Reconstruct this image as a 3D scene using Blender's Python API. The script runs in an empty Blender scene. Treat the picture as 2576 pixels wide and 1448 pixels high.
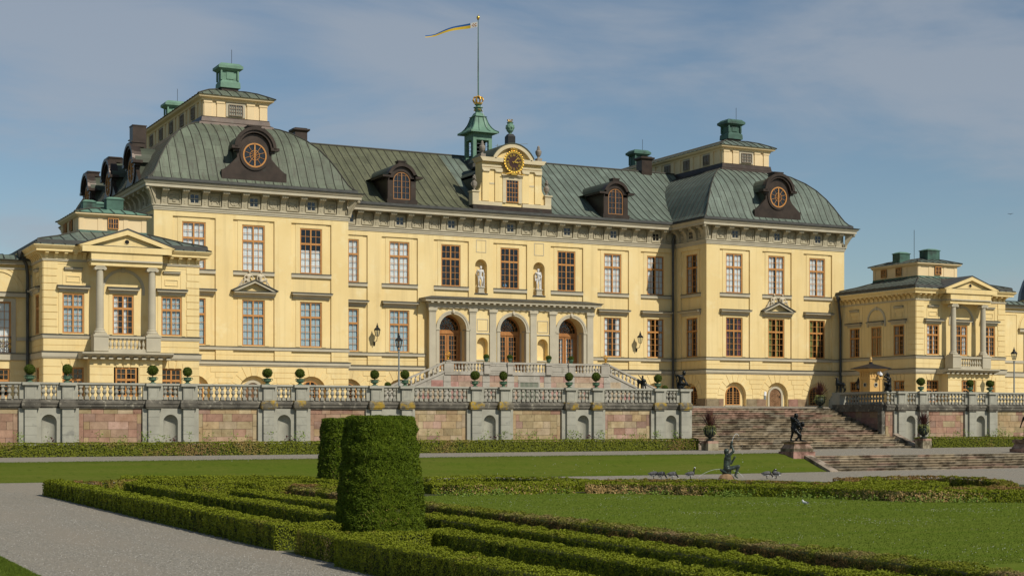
# Baroque palace seen from its parterre garden.  World: X along the facade, Y into the picture, Z up, metres.
import bpy, bmesh, math, random
import numpy as np
from mathutils import Matrix, Vector
random.seed(11); rng = np.random.default_rng(11)
R = math.radians; PI = math.pi
sc = bpy.context.scene; COL = sc.collection
# ------------------------------------------------------------------ mesh builder
class MB:
    """collects polygons of ONE mesh"""
    def __init__(s): s.v=[]; s.f=[]; s.mi=[]; s.col=[]; s.uv=[]; s.M=None; s.anyuv=False; s.anycol=False
    def vert(s, p):
        if s.M is not None: p = s.M @ Vector(p)
        s.v.append((p[0], p[1], p[2])); return len(s.v)-1
    def idx(s, ids, m=0, col=None, uv=None):
        s.f.append(tuple(ids)); s.mi.append(m); s.col.append(col); s.uv.append(uv)
        if uv: s.anyuv=True
        if col: s.anycol=True
    def face(s, pts, m=0, col=None, uv=None): s.idx([s.vert(p) for p in pts], m, col, uv)
    def box(s, x0,x1,y0,y1,z0,z1, m=0, col=None):
        if x0>x1: x0,x1=x1,x0
        if y0>y1: y0,y1=y1,y0
        i=[s.vert(p) for p in ((x0,y0,z0),(x1,y0,z0),(x1,y1,z0),(x0,y1,z0),(x0,y0,z1),(x1,y0,z1),(x1,y1,z1),(x0,y1,z1))]
        for q in ((0,3,2,1),(4,5,6,7),(0,1,5,4),(1,2,6,5),(2,3,7,6),(3,0,4,7)): s.idx([i[k] for k in q], m, col)
    def frust(s, cx,cy,z0,z1,a0,b0,a1,b1,m=0,col=None):
        i=[]
        for z,a,b in ((z0,a0,b0),(z1,a1,b1)):
            i+=[s.vert(p) for p in ((cx-a,cy-b,z),(cx+a,cy-b,z),(cx+a,cy+b,z),(cx-a,cy+b,z))]
        for q in ((0,3,2,1),(4,5,6,7),(0,1,5,4),(1,2,6,5),(2,3,7,6),(3,0,4,7)): s.idx([i[k] for k in q], m, col)
    def prism(s, poly, ax, a, b, m=0, col=None, mcap=None):
        def P(p,t): return {'x':(t,p[0],p[1]),'y':(p[0],t,p[1]),'z':(p[0],p[1],t)}[ax]
        A=[s.vert(P(p,a)) for p in poly]; B=[s.vert(P(p,b)) for p in poly]; n=len(poly)
        s.idx(A, m if mcap is None else mcap, col); s.idx(B[::-1], m if mcap is None else mcap, col)
        for k in range(n): s.idx((A[k],B[k],B[(k+1)%n],A[(k+1)%n]), m, col)
    def lathe(s, prof, cx=0,cy=0,cz=0, seg=12, m=0, sx=1, sy=1, ph=0):
        rings=[]
        for r,z in prof:
            if r<=1e-5: rings.append([s.vert((cx,cy,cz+z))])
            else: rings.append([s.vert((cx+sx*r*math.cos(ph+2*PI*k/seg), cy+sy*r*math.sin(ph+2*PI*k/seg), cz+z)) for k in range(seg)])
        for A,B in zip(rings,rings[1:]):
            for k in range(seg):
                k2=(k+1)%seg
                if len(A)==1 and len(B)==1: continue
                if len(A)==1: s.idx((A[0],B[k2],B[k]),m)
                elif len(B)==1: s.idx((A[k],A[k2],B[0]),m)
                else: s.idx((A[k],A[k2],B[k2],B[k]),m)
    def ball(s, c, r, m=0, seg=10, rings=6, sc=(1,1,1)):
        s.lathe([(r*math.sin(PI*k/rings)*1.0, -r*sc[2]*math.cos(PI*k/rings)) for k in range(rings+1)], c[0],c[1],c[2], seg, m, sc[0], sc[1])
    def tube(s, path, r, seg=6, m=0, r2=None, caps=True):
        path=[Vector(p) for p in path]; n=len(path); rings=[]
        for i,p in enumerate(path):
            d=(path[min(i+1,n-1)]-path[max(i-1,0)])
            if d.length<1e-9: d=Vector((0,0,1))
            d.normalize(); a=Vector((0,0,1)) if abs(d.z)<.9 else Vector((1,0,0))
            u=d.cross(a).normalized(); w=d.cross(u)
            rr=r if r2 is None else r+(r2-r)*i/max(1,n-1)
            rings.append([s.vert(p+(u*math.cos(2*PI*k/seg)+w*math.sin(2*PI*k/seg))*rr) for k in range(seg)])
        for A,B in zip(rings,rings[1:]):
            for k in range(seg): s.idx((A[k],A[(k+1)%seg],B[(k+1)%seg],B[k]),m)
        if caps: s.idx(rings[0][::-1],m); s.idx(rings[-1],m)
    def arc(s, cx,cz,r0,r1,y0,y1,a0=0,a1=PI,n=14,m=0,mf=None):
        """a curved bar in the XZ plane between radii r0<r1"""
        L=[]
        for k in range(n+1):
            a=a0+(a1-a0)*k/n; c,sn=math.cos(a),math.sin(a)
            L.append([s.vert((cx+r*c,y,cz+r*sn)) for r in (r0,r1) for y in (y0,y1)])
        for A,B in zip(L,L[1:]):
            s.idx((A[0],B[0],B[2],A[2]),m if mf is None else mf); s.idx((A[1],A[3],B[3],B[1]),m)
            s.idx((A[0],A[1],B[1],B[0]),m); s.idx((A[2],B[2],B[3],A[3]),m)
        for E in (L[0],L[-1]): s.idx((E[0],E[2],E[3],E[1]),m)
    def sweep(s, path, prof, m=0, mats=None, caps=True, col=None):
        """profile (out,z) swept along a plan polyline, 'out' to the right of the walk, mitred corners"""
        n=len(path); rings=[]
        for i,p in enumerate(path):
            p=Vector(p)
            d1=(p-Vector(path[i-1])).normalized() if i>0 else None
            d2=(Vector(path[i+1])-p).normalized() if i<n-1 else None
            if d1 is None: d1=d2
            if d2 is None: d2=d1
            n1=Vector((d1.y,-d1.x)); n2=Vector((d2.y,-d2.x)); k=n1+n2
            k=k/max(1e-6,k.dot(n1))
            rings.append([s.vert((p.x+k.x*o,p.y+k.y*o,z)) for o,z in prof])
        q=len(prof)
        for A,B in zip(rings,rings[1:]):
            for j in range(q): s.idx((A[j],B[j],B[(j+1)%q],A[(j+1)%q]), m if mats is None else mats[j], col)
        if caps: s.idx(rings[0],m,col); s.idx(rings[-1][::-1],m,col)
    def mesh(s, name, mats, weld=False, smooth=False):
        me=bpy.data.meshes.new(name); me.from_pydata(s.v,[],s.f)
        for m in (mats if isinstance(mats,(list,tuple)) else [mats]): me.materials.append(m)
        me.polygons.foreach_set('material_index', s.mi)
        if s.anycol:
            a=me.color_attributes.new('Col','FLOAT_COLOR','CORNER'); L=[]
            for f,c in zip(s.f,s.col):
                c=c or (1,1,1)
                for _ in f: L+=[c[0],c[1],c[2],1.0]
            a.data.foreach_set('color',L)
        if s.anyuv:
            u=me.uv_layers.new(name='UVMap'); L=[]
            for f,c in zip(s.f,s.uv):
                for k in range(len(f)): L+= list(c[k]) if c else [0.0,0.0]
            u.data.foreach_set('uv',L)
        if weld:
            bm=bmesh.new(); bm.from_mesh(me); bmesh.ops.remove_doubles(bm,verts=bm.verts,dist=.0004); bm.to_mesh(me); bm.free()
        if smooth: me.polygons.foreach_set('use_smooth',[True]*len(me.polygons))
        me.update(); return me
# ------------------------------------------------------------------ objects
WM={}
def put(name, me, parent=None, loc=(0,0,0), rz=0.0, M=None, label=None, kind=None, sc_=None):
    o=bpy.data.objects.new(name,me); COL.objects.link(o)
    W=M if M is not None else Matrix.Translation(loc)@Matrix.Rotation(rz,4,'Z')
    if sc_: W=W@Matrix.Diagonal((sc_[0],sc_[1],sc_[2],1))
    if parent is not None:
        o.parent=parent; o.matrix_basis=WM[parent.name].inverted()@W
    else: o.matrix_basis=W
    WM[o.name]=W
    if label: o['label']=label
    if kind: o['kind']=kind
    return o
def thing(name,label,cat,loc=(0,0,0),rz=0.0,group=None):
    o=put(name,None,None,loc,rz); o['label']=label; o['category']=cat; o.empty_display_size=.3
    if group: o['group']=group
    return o
def tag(o,label,cat,group=None):
    o['label']=label; o['category']=cat
    if group: o['group']=group
    return o
def dup(root, loc, rz=0.0, label=None, group=None):
    """copy a thing, its parts and their sub-parts"""
    def rec(o,par):
        c=o.copy(); COL.objects.link(c); c.parent=par
        for ch in list(o.children): rec(ch,c)
        return c
    kids=list(root.children); r=root.copy(); COL.objects.link(r)
    W=Matrix.Translation(loc)@Matrix.Rotation(rz,4,'Z'); r.matrix_basis=W; WM[r.name]=W
    for k in kids: rec(k,r)
    if label: r['label']=label
    if group: r['group']=group
    return r
# ------------------------------------------------------------------ camera and image-to-plan helper
TH=R(26.94); CS,SN=math.cos(TH),math.sin(TH); EYE=3.0; FPX=3891.0
cam=bpy.data.cameras.new('camera'); co=bpy.data.objects.new('camera',cam); COL.objects.link(co)
co.location=(0,0,EYE); co.rotation_euler=(PI/2,0,-TH)
cam.sensor_width=36; cam.lens=36*3891/2575.0; cam.shift_y=(1055-724)/2575.0; cam.clip_end=6000; cam.clip_start=.5
sc.camera=co
def at(u,v,z=0.0):
    """plan point at height z seen at (u,v) of a 2575 px wide copy of the photograph"""
    d=FPX*(EYE-z)/(v-1055.0); q=(u-1287.5)/FPX
    return (d*(SN+CS*q), d*(CS-SN*q))
def atY(u,Y):
    q=(u-1287.5)/FPX; return Y*(SN+CS*q)/(CS-SN*q)
# ------------------------------------------------------------------ materials
class NT:
    def __init__(s,name):
        s.m=bpy.data.materials.new(name); s.m.use_nodes=True; s.t=s.m.node_tree; s.t.nodes.clear()
    def n(s,typ,**kw):
        x=s.t.nodes.new(typ)
        for k,v in kw.items():
            if k in x.inputs: x.inputs[k].default_value=v
            else: setattr(x,k,v)
        return x
    def l(s,a,b): s.t.links.new(a,b)
    def mix(s,f,a,b,mode='MIX'):
        x=s.t.nodes.new('ShaderNodeMix'); x.data_type='RGBA'; x.blend_type=mode; x.clamp_factor=True
        for k,v in ((0,f),(6,a),(7,b)):
            if hasattr(v,'is_linked'): s.l(v,x.inputs[k])
            elif k==0: x.inputs[0].default_value=v
            else: x.inputs[k].default_value=(v[0],v[1],v[2],1)
        return x.outputs[2]
    def noise(s,vec,scale,detail=4,rough=.55,lo=.35,hi=.65):
        x=s.n('ShaderNodeTexNoise'); x.inputs['Scale'].default_value=scale; x.inputs['Detail'].default_value=detail; x.inputs['Roughness'].default_value=rough
        s.l(vec,x.inputs['Vector']); r=s.n('ShaderNodeMapRange'); s.l(x.outputs['Fac'],r.inputs[0])
        r.inputs[1].default_value=lo; r.inputs[2].default_value=hi; return r.outputs[0]
    def out(s,bsdf):
        o=s.n('ShaderNodeOutputMaterial'); s.l(bsdf,o.inputs['Surface']); return s.m
def pos(t,stretch=None):
    g=t.n('ShaderNodeNewGeometry').outputs['Position']
    if stretch:
        mp=t.n('ShaderNodeMapping'); mp.inputs['Scale'].default_value=stretch; t.l(g,mp.inputs['Vector']); g=mp.outputs[0]
    return g
def mat(name,c1,c2=None,scale=2.0,rough=.85,bump=0,bscale=25,usecol=False,metal=0,spec=.25,c3=None,s3=1.0,t3=(.55,.7),detail=5,stretch=None,c4=None,s4=8.0,t4=(.6,.7),streak=None):
    t=NT(name); p=pos(t,stretch); col=None
    c2=c2 or c1
    col=t.mix(t.noise(p,scale,detail),c1,c2)
    if c3: col=t.mix(t.noise(p,s3,5,.6,*t3),col,c3)
    if c4: col=t.mix(t.noise(p,s4,5,.6,*t4),col,c4)
    if streak:
        q=pos(t,(2.2,2.2,.10)); f=t.noise(q,1.0,5,.65,.50,.80); m_=t.n('ShaderNodeMath',operation='MULTIPLY'); t.l(f,m_.inputs[0]); m_.inputs[1].default_value=.75; col=t.mix(m_.outputs[0],col,streak)
    if usecol:
        a=t.n('ShaderNodeAttribute',attribute_name='Col'); col=t.mix(1.0,a.outputs['Color'],col,'MULTIPLY')
    b=t.n('ShaderNodeBsdfPrincipled'); b.inputs['Roughness'].default_value=rough; b.inputs['Metallic'].default_value=metal
    b.inputs['Specular IOR Level'].default_value=spec; t.l(col,b.inputs['Base Color'])
    if bump:
        x=t.n('ShaderNodeTexNoise'); x.inputs['Scale'].default_value=bscale; x.inputs['Detail'].default_value=4; t.l(p,x.inputs['Vector'])
        bp=t.n('ShaderNodeBump'); bp.inputs['Strength'].default_value=bump; bp.inputs['Distance'].default_value=.02
        t.l(x.outputs['Fac'],bp.inputs['Height']); t.l(bp.outputs[0],b.inputs['Normal'])
    return t.out(b.outputs[0])
M={}
M['plaster']=mat('yellow_plaster',(.81,.634,.315),(.755,.57,.262),.35,.9,.15,30,c3=(.81,.67,.37),s3=.9,t3=(.56,.76),c4=(.68,.49,.20),s4=.6,t4=(.62,.8),streak=(.58,.44,.215))
M['plaster2']=mat('pale_plaster',(.77,.595,.35),(.72,.55,.315),.8,.9,.1,30)
M['trim']=mat('grey_beige_trim',(.50,.445,.325),(.44,.39,.285),1.2,.85,.2,30)
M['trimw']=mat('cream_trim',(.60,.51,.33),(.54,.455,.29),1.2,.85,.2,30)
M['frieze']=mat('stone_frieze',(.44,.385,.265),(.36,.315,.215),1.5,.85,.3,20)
M['lead']=mat('dark_lead_flashing',(.085,.085,.075),(.06,.06,.055),2,.6)
M['wood']=mat('ochre_painted_wood',(.51,.245,.075),(.45,.20,.055),3,.55)
M['woodb']=mat('brown_painted_wood',(.30,.15,.06),(.25,.12,.045),3,.6)
M['woodg']=mat('grey_painted_wood',(.26,.20,.14),(.22,.17,.12),3,.6)
M['door']=mat('oiled_oak',(.44,.20,.065),(.33,.14,.045),6,.5,stretch=(1,1,.15))
M['plank']=mat('weathered_planks',(.27,.15,.075),(.16,.085,.04),5,.7,.2,10)
M['dark']=mat('dark_room',(.018,.018,.018),(.012,.012,.012),1,.9)  # near-black colour stands in for the dimness of rooms and openings
M['cwhite']=mat('white_cloth',(.90,.92,.90),(.84,.87,.86),3,.9)
M['cblue']=mat('dimmed_blue_cloth',(.52,.64,.68),(.44,.56,.60),3,.9)  # pale blue cloth, dimmed in colour for hood shade and sky reflection
M['cred']=mat('wine_red_cloth',(.17,.03,.05),(.12,.02,.03),3,.9)
M['cgreen']=mat('olive_green_cloth',(.34,.35,.12),(.22,.23,.07),3,.9)
M['cblind']=mat('ochre_blind',(.42,.30,.13),(.37,.26,.11),3,.8)
M['brown']=mat('brown_copper',(.064,.046,.035),(.042,.031,.024),1.5,.42,.1,15,metal=.35,c3=(.07,.075,.06),s3=1.2,t3=(.6,.8))
M['verd']=mat('bright_verdigris',(.16,.28,.195),(.12,.215,.15),1.5,.6,.1,10,c3=(.07,.13,.09),s3=1.1,t3=(.55,.75))
M['verdd']=mat('dark_verdigris',(.075,.155,.115),(.05,.10,.075),1.5,.6,.1,10,c3=(.03,.035,.03),s3=1.1,t3=(.5,.72))
M['gold']=mat('gilding',(.80,.50,.10),(.72,.42,.07),5,.28,metal=.85)
M['clockface']=mat('brown_clock_dial',(.05,.02,.014),(.04,.016,.012),3,.6)
M['gstone']=mat('grey_sandstone',(.385,.37,.295),(.315,.30,.24),1.3,.85,.3,18,c3=(.25,.24,.20),s3=2.0,t3=(.58,.75))
M['gstone2']=mat('weathered_dark_sandstone',(.15,.135,.105),(.07,.063,.05),1.6,.9,.5,18,c3=(.33,.30,.23),s3=3.0,t3=(.57,.7),c4=(.42,.40,.34),s4=14,t4=(.66,.72))
M['lichen']=mat('sandstone_with_orange_lichen',(.16,.14,.10),(.085,.075,.055),1.6,.9,.5,18,c3=(.32,.21,.03),s3=1.7,t3=(.48,.60),c4=(.22,.20,.15),s4=5,t4=(.54,.66))
M['baluster']=mat('mottled_baluster_stone',(.37,.345,.27),(.24,.23,.19),4,.85,.2,30,c3=(.13,.115,.09),s3=5,t3=(.56,.72))
M['stones']=mat('coloured_ashlar',(.92,.90,.86),(.70,.68,.64),3,.85,.4,22,usecol=True,c3=(.62,.56,.48),s3=1.2,t3=(.5,.7),c4=(.42,.39,.34),s4=5,t4=(.62,.72))
M['step']=mat('worn_lichened_steps',(1,1,1),(.62,.60,.56),2.2,.9,.4,20,usecol=True,c3=(.26,.24,.21),s3=1.1,t3=(.46,.62),c4=(1.5,1.5,1.4),s4=7,t4=(.665,.70))
M['lstone']=mat('pale_landing_stone',(.42,.385,.32),(.33,.30,.245),1.2,.85,.3,15,c3=(.2,.18,.14),s3=1.5,t3=(.58,.75))
M['white']=mat('white_marble',(.66,.64,.60),(.56,.54,.50),3,.6)
M['figstone']=mat('cream_sculpture_stone',(.60,.52,.38),(.48,.41,.29),4,.8,.2,20)
M['urnstone']=mat('grey_urn_stone',(.30,.26,.21),(.2,.175,.145),4,.85,.2,20)
M['bronze']=mat('black_bronze',(.018,.019,.018),(.012,.013,.013),6,.36,metal=.55,c3=(.04,.045,.04),s3=4,t3=(.55,.75))
M['bronzeg']=mat('green_bronze',(.07,.085,.07),(.05,.06,.05),6,.45,metal=.45,c3=(.11,.15,.12),s3=5,t3=(.5,.7))
M['iron']=mat('black_iron',(.015,.015,.015),(.02,.02,.018),4,.5)
M['urng']=mat('green_painted_iron',(.075,.15,.085),(.05,.10,.06),6,.6,c3=(.17,.22,.13),s3=9,t3=(.55,.7),bump=.3,bscale=14)
M['postgrey']=mat('grey_painted_pole',(.23,.26,.26),(.2,.23,.23),4,.5)
M['yellowbox']=mat('ochre_painted_timber',(.62,.38,.13),(.56,.34,.11),1.5,.6)
M['slate']=mat('black_sheet_roof',(.03,.03,.034),(.022,.022,.026),3,.4,metal=.3)
M['plastic']=mat('white_plastic',(.78,.78,.78),(.72,.72,.72),3,.4)
M['spike']=mat('purple_spiky_leaf',(.10,.035,.03),(.06,.02,.02),6,.5,c3=(.22,.15,.06),s3=5,t3=(.55,.7))
M['rock']=mat('brown_rock',(.30,.19,.10),(.18,.115,.06),3,.9,.6,8)
def glass():
    t=NT('window_glass'); tr=t.n('ShaderNodeBsdfTransparent'); tr.inputs[0].default_value=(.84,.87,.88,1)
    gl=t.n('ShaderNodeBsdfGlossy'); gl.inputs['Roughness'].default_value=.03; gl.inputs['Color'].default_value=(.9,.9,.92,1)
    x=t.n('ShaderNodeTexNoise'); x.inputs['Scale'].default_value=.9; t.l(pos(t),x.inputs['Vector'])
    bp=t.n('ShaderNodeBump'); bp.inputs['Strength'].default_value=.25; bp.inputs['Distance'].default_value=.05; t.l(x.outputs['Fac'],bp.inputs['Height']); t.l(bp.outputs[0],gl.inputs['Normal'])
    f=t.n('ShaderNodeLayerWeight'); f.inputs['Blend'].default_value=.18; r=t.n('ShaderNodeMapRange'); t.l(f.outputs['Fresnel'],r.inputs[0])
    r.inputs[1].default_value=0; r.inputs[2].default_value=1; r.inputs[3].default_value=.05; r.inputs[4].default_value=1
    mx=t.n('ShaderNodeMixShader'); t.l(r.outputs[0],mx.inputs[0]); t.l(tr.outputs[0],mx.inputs[1]); t.l(gl.outputs[0],mx.inputs[2])
    return t.out(mx.outputs[0])
M['glass']=glass()
def copper(name,c1,c2,c3,br):
    """sheet copper laid in lapped rows between standing seams: tiles from the mesh UV (metres)"""
    t=NT(name); p=pos(t); uv=t.n('ShaderNodeUVMap'); bk=t.n('ShaderNodeTexBrick'); t.l(uv.outputs[0],bk.inputs['Vector'])
    bk.inputs['Scale'].default_value=1; bk.inputs['Brick Width'].default_value=1.15; bk.inputs['Row Height'].default_value=.62; bk.offset=.37
    bk.inputs['Mortar Size'].default_value=.012; bk.inputs['Color1'].default_value=(.85,.85,.85,1); bk.inputs['Color2'].default_value=(1.1,1.1,1.1,1); bk.inputs['Mortar'].default_value=(.5,.5,.48,1)
    col=t.mix(t.noise(p,.5,6,.65,.36,.64),c1,c2)
    mp=t.n('ShaderNodeMapping'); mp.inputs['Scale'].default_value=(.8,3.2,1); t.l(uv.outputs[0],mp.inputs['Vector'])
    col=t.mix(t.noise(mp.outputs[0],1.3,6,.62,.50,.76),col,c3)
    col=t.mix(t.noise(p,.8,6,.7,.60,.8),col,br)
    col=t.mix(1.0,col,bk.outputs['Color'],'MULTIPLY')
    b=t.n('ShaderNodeBsdfPrincipled'); b.inputs['Roughness'].default_value=.62; b.inputs['Metallic'].default_value=.0; b.inputs['Specular IOR Level'].default_value=.3
    t.l(col,b.inputs['Base Color']); return t.out(b.outputs[0])
M['cop']=copper('patinated_copper_sheet',(.108,.122,.083),(.148,.172,.118),(.08,.07,.052),(.175,.205,.15))
M['copo']=copper('olive_copper_sheet',(.098,.102,.057),(.128,.13,.074),(.07,.07,.045),(.145,.157,.10))
M['copg']=copper('green_copper_sheet',(.115,.142,.109),(.15,.185,.147),(.088,.09,.07),(.17,.205,.165))
M['seam']=mat('seam_copper',(.072,.066,.05),(.055,.052,.04),2,.6)
def leaf(name,c1,c2,c3,brown,bt,bs=.45,trans=.25,mid=0):
    t=NT(name); p=pos(t)
    col=t.mix(t.noise(p,22,2,.5,.3,.7),c1,c2)
    if mid: col=t.mix(t.noise(p,mid,3,.6,.45,.62),(c1[0]*.62,c1[1]*.66,c1[2]*.66),col); col=t.mix(t.noise(p,1.1,4,.6,.42,.62),col,c3)  # mid: darker mottle puts the shaded gaps between sprays into the colour
    if brown: col=t.mix(t.noise(p,bs,5,.72,*bt),col,t.mix(t.noise(p,30,1,.5,.3,.7),brown,(brown[0]*.55,brown[1]*.55,brown[2]*.55)))
    b=t.n('ShaderNodeBsdfPrincipled'); b.inputs['Roughness'].default_value=.6; b.inputs['Specular IOR Level'].default_value=.12; t.l(col,b.inputs['Base Color'])
    tl=t.n('ShaderNodeBsdfTranslucent'); t.l(col,tl.inputs[0]); mx=t.n('ShaderNodeMixShader'); mx.inputs[0].default_value=trans*.6
    t.l(b.outputs[0],mx.inputs[1]); t.l(tl.outputs[0],mx.inputs[2]); return t.out(mx.outputs[0])
BR=(.33,.20,.07)
M['box']=leaf('box_leaves',(.145,.175,.010),(.235,.255,.018),(.105,.14,.009),BR,(.60,.76))
M['boxb']=leaf('browning_box_leaves',(.145,.168,.010),(.225,.242,.018),(.108,.135,.010),BR,(.45,.56))
M['boxt']=leaf('dry_box_leaves',(.15,.165,.014),(.22,.235,.022),(.125,.14,.014),(.36,.26,.12),(.46,.64))
M['yew']=leaf('thuja_sprays',(.11,.155,.009),(.19,.235,.017),(.085,.125,.008),(.20,.13,.03),(.66,.8),.6,mid=9)
M['long']=leaf('spruce_hedge_sprays',(.135,.155,.012),(.20,.215,.022),(.105,.125,.010),(.44,.26,.11),(.57,.72),.35)
M['ballg']=leaf('box_ball_leaves',(.05,.075,.008),(.085,.12,.014),(.04,.06,.007),None,None)
M['dead']=leaf('dead_brown_box_leaves',(.46,.29,.11),(.60,.42,.19),(.36,.21,.075),(.10,.11,.02),(.56,.68),1.2)
M['yewb']=leaf('yellowing_thuja_sprays',(.20,.17,.03),(.28,.22,.06),(.17,.12,.03),None,None)
M['dead2']=leaf('browned_spruce_sprays',(.24,.15,.055),(.30,.20,.08),(.20,.13,.045),(.09,.11,.015),(.52,.64),1.2)
M['weed']=leaf('bedding_leaves',(.12,.20,.03),(.22,.28,.05),(.10,.17,.03),None,None)
M['weedr']=leaf('dark_red_bedding_leaves',(.06,.02,.025),(.10,.03,.03),(.05,.02,.02),None,None)
M['grassb']=leaf('grass_blade',(.09,.138,.016),(.155,.20,.027),(.105,.138,.019),None,None)
M['core']=mat('twiggy_hedge_core',(.035,.05,.008),(.06,.065,.015),12,.95)
def gravel():
    t=NT('crushed_gravel'); p=pos(t)
    v=t.n('ShaderNodeTexVoronoi'); v.inputs['Scale'].default_value=26; t.l(p,v.inputs['Vector'])
    sep=t.n('ShaderNodeSeparateColor'); t.l(v.outputs['Color'],sep.inputs[0])
    col=t.mix(sep.outputs[0],(.13,.114,.085),(.43,.39,.305)); col=t.mix(t.noise(p,9,6,.85,.36,.72),col,(.285,.26,.215))
    col=t.mix(t.noise(pos(t,(.9,.16,1)),.5,5,.65,.42,.66),col,(.30,.26,.20)); col=t.mix(t.noise(p,55,2,.6,.66,.72),col,(.62,.60,.56))
    b=t.n('ShaderNodeBsdfPrincipled'); b.inputs['Roughness'].default_value=.95; b.inputs['Specular IOR Level'].default_value=.1; t.l(col,b.inputs['Base Color'])
    bp=t.n('ShaderNodeBump'); bp.inputs['Strength'].default_value=.9; bp.inputs['Distance'].default_value=.03; t.l(v.outputs['Distance'],bp.inputs['Height']); t.l(bp.outputs[0],b.inputs['Normal'])
    return t.out(b.outputs[0])
M['gravel']=gravel()
def lawn(name,c1,c2,c3,stripe):
    t=NT(name); p=pos(t)
    col=t.mix(t.noise(p,7,6,.75,.35,.65),c1,c2); col=t.mix(t.noise(p,.5,5,.65,.42,.66),col,c3)
    mp=t.n('ShaderNodeMapping'); mp.inputs['Rotation'].default_value=(0,0,R(27)); mp.inputs['Scale'].default_value=(.12,1.1,1); t.l(p,mp.inputs['Vector'])
    fm=t.n('ShaderNodeMath',operation='MULTIPLY'); t.l(t.noise(mp.outputs[0],1.0,5,.7,.40,.70),fm.inputs[0]); fm.inputs[1].default_value=.6; col=t.mix(fm.outputs[0],col,stripe); col=t.mix(t.noise(p,2.2,6,.75,.55,.75),col,(c1[0]*.72,c1[1]*.78,c1[2]*.8))
    b=t.n('ShaderNodeBsdfPrincipled'); b.inputs['Roughness'].default_value=1; b.inputs['Specular IOR Level'].default_value=0; t.l(col,b.inputs['Base Color'])
    x=t.n('ShaderNodeTexNoise'); x.inputs['Scale'].default_value=30; x.inputs['Detail'].default_value=6; x.inputs['Roughness'].default_value=.75; t.l(p,x.inputs['Vector'])
    bp=t.n('ShaderNodeBump'); bp.inputs['Strength'].default_value=.5; bp.inputs['Distance'].default_value=.05; t.l(x.outputs['Fac'],bp.inputs['Height']); t.l(bp.outputs[0],b.inputs['Normal'])
    return t.out(b.outputs[0])
M['lawn']=lawn('mown_lawn',(.088,.132,.016),(.140,.182,.026),(.108,.156,.018),(.172,.188,.038))
M['bank']=lawn('grass_bank',(.066,.098,.012),(.108,.13,.019),(.082,.115,.014),(.128,.13,.028))
M['pebble']=mat('pebble_stone',(.20,.185,.16),(.45,.42,.37),40,.9)
M['soil']=mat('bare_soil',(.07,.055,.035),(.045,.05,.022),3,.95,.5,15,c3=(.06,.085,.02),s3=2,t3=(.45,.6))
# ------------------------------------------------------------------ sun, sky
SUN=Vector((.33,-1.05,1.0)).normalized(); EL=math.asin(SUN.z); AZ=math.atan2(SUN.x,SUN.y)
sl=bpy.data.lights.new('sun','SUN'); sl.energy=3.85; sl.angle=R(.53); sl.color=(1,.945,.84)
so=bpy.data.objects.new('sun',sl); COL.objects.link(so); so.rotation_euler=(-SUN).to_track_quat('-Z','Y').to_euler(); so.location=(0,-40,60)
w=bpy.data.worlds.new('World'); sc.world=w; w.use_nodes=True; wt=w.node_tree; wt.nodes.clear()
def wn(typ): return wt.nodes.new(typ)
sky=wn('ShaderNodeTexSky'); sky.sky_type='NISHITA'; sky.sun_disc=False; sky.sun_elevation=EL; sky.sun_rotation=AZ; sky.air_density=1.0; sky.dust_density=.3; sky.ozone_density=2.5; sky.altitude=0
bg=wn('ShaderNodeBackground'); bg.inputs['Strength'].default_value=.086; ow=wn('ShaderNodeOutputWorld')
tc=wn('ShaderNodeTexCoord'); mp=wn('ShaderNodeMapping'); mp.inputs['Scale'].default_value=(1.0,1.0,3.6); mp.inputs['Location'].default_value=(2.35,.4,.0)
n1=wn('ShaderNodeTexNoise'); n1.inputs['Scale'].default_value=3.6; n1.inputs['Detail'].default_value=7; n1.inputs['Roughness'].default_value=.56; n1.inputs['Distortion'].default_value=.35
mr=wn('ShaderNodeMapRange'); mr.inputs[1].default_value=.45; mr.inputs[2].default_value=.74; mr.interpolation_type='SMOOTHSTEP'
mr.inputs[4].default_value=.66
mx=wn('ShaderNodeMix'); mx.data_type='RGBA'; mx.inputs[7].default_value=(4.2,4.6,5.2,1)
tint=wn('ShaderNodeMix'); tint.data_type='RGBA'; tint.blend_type='MULTIPLY'; tint.inputs[0].default_value=1; tint.inputs[7].default_value=(.86,.885,.86,1)
# banks of thin cloud stand in fixed parts of the sky
def bank(u,v,rad,amt):
    q=(u-1287.5)/FPX; d=Vector((SN+CS*q,CS-SN*q,(1055-v)/FPX)).normalized(); s=wn('ShaderNodeVectorMath'); s.operation='SUBTRACT'; wt.links.new(tc.outputs['Generated'],s.inputs[0]); s.inputs[1].default_value=d
    sc2=wn('ShaderNodeVectorMath'); sc2.operation='MULTIPLY'; wt.links.new(s.outputs[0],sc2.inputs[0]); sc2.inputs[1].default_value=(1,1,2.4); L=wn('ShaderNodeVectorMath'); L.operation='LENGTH'; wt.links.new(sc2.outputs[0],L.inputs[0])
    r=wn('ShaderNodeMapRange'); r.interpolation_type='SMOOTHSTEP'; wt.links.new(L.outputs['Value'],r.inputs[0]); r.inputs[1].default_value=0; r.inputs[2].default_value=rad; r.inputs[3].default_value=amt; r.inputs[4].default_value=0; return r.outputs[0]
acc=n1.outputs['Fac']
for bk in (bank(120,100,.15,.20),bank(370,110,.09,.12),bank(1080,135,.10,.16),bank(1800,80,.34,.17),bank(2350,330,.20,.12),bank(40,560,.13,.13),bank(1000,330,.12,.06)):
    ad=wn('ShaderNodeMath'); ad.operation='ADD'; wt.links.new(acc,ad.inputs[0]); wt.links.new(bk,ad.inputs[1]); acc=ad.outputs[0]
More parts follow.
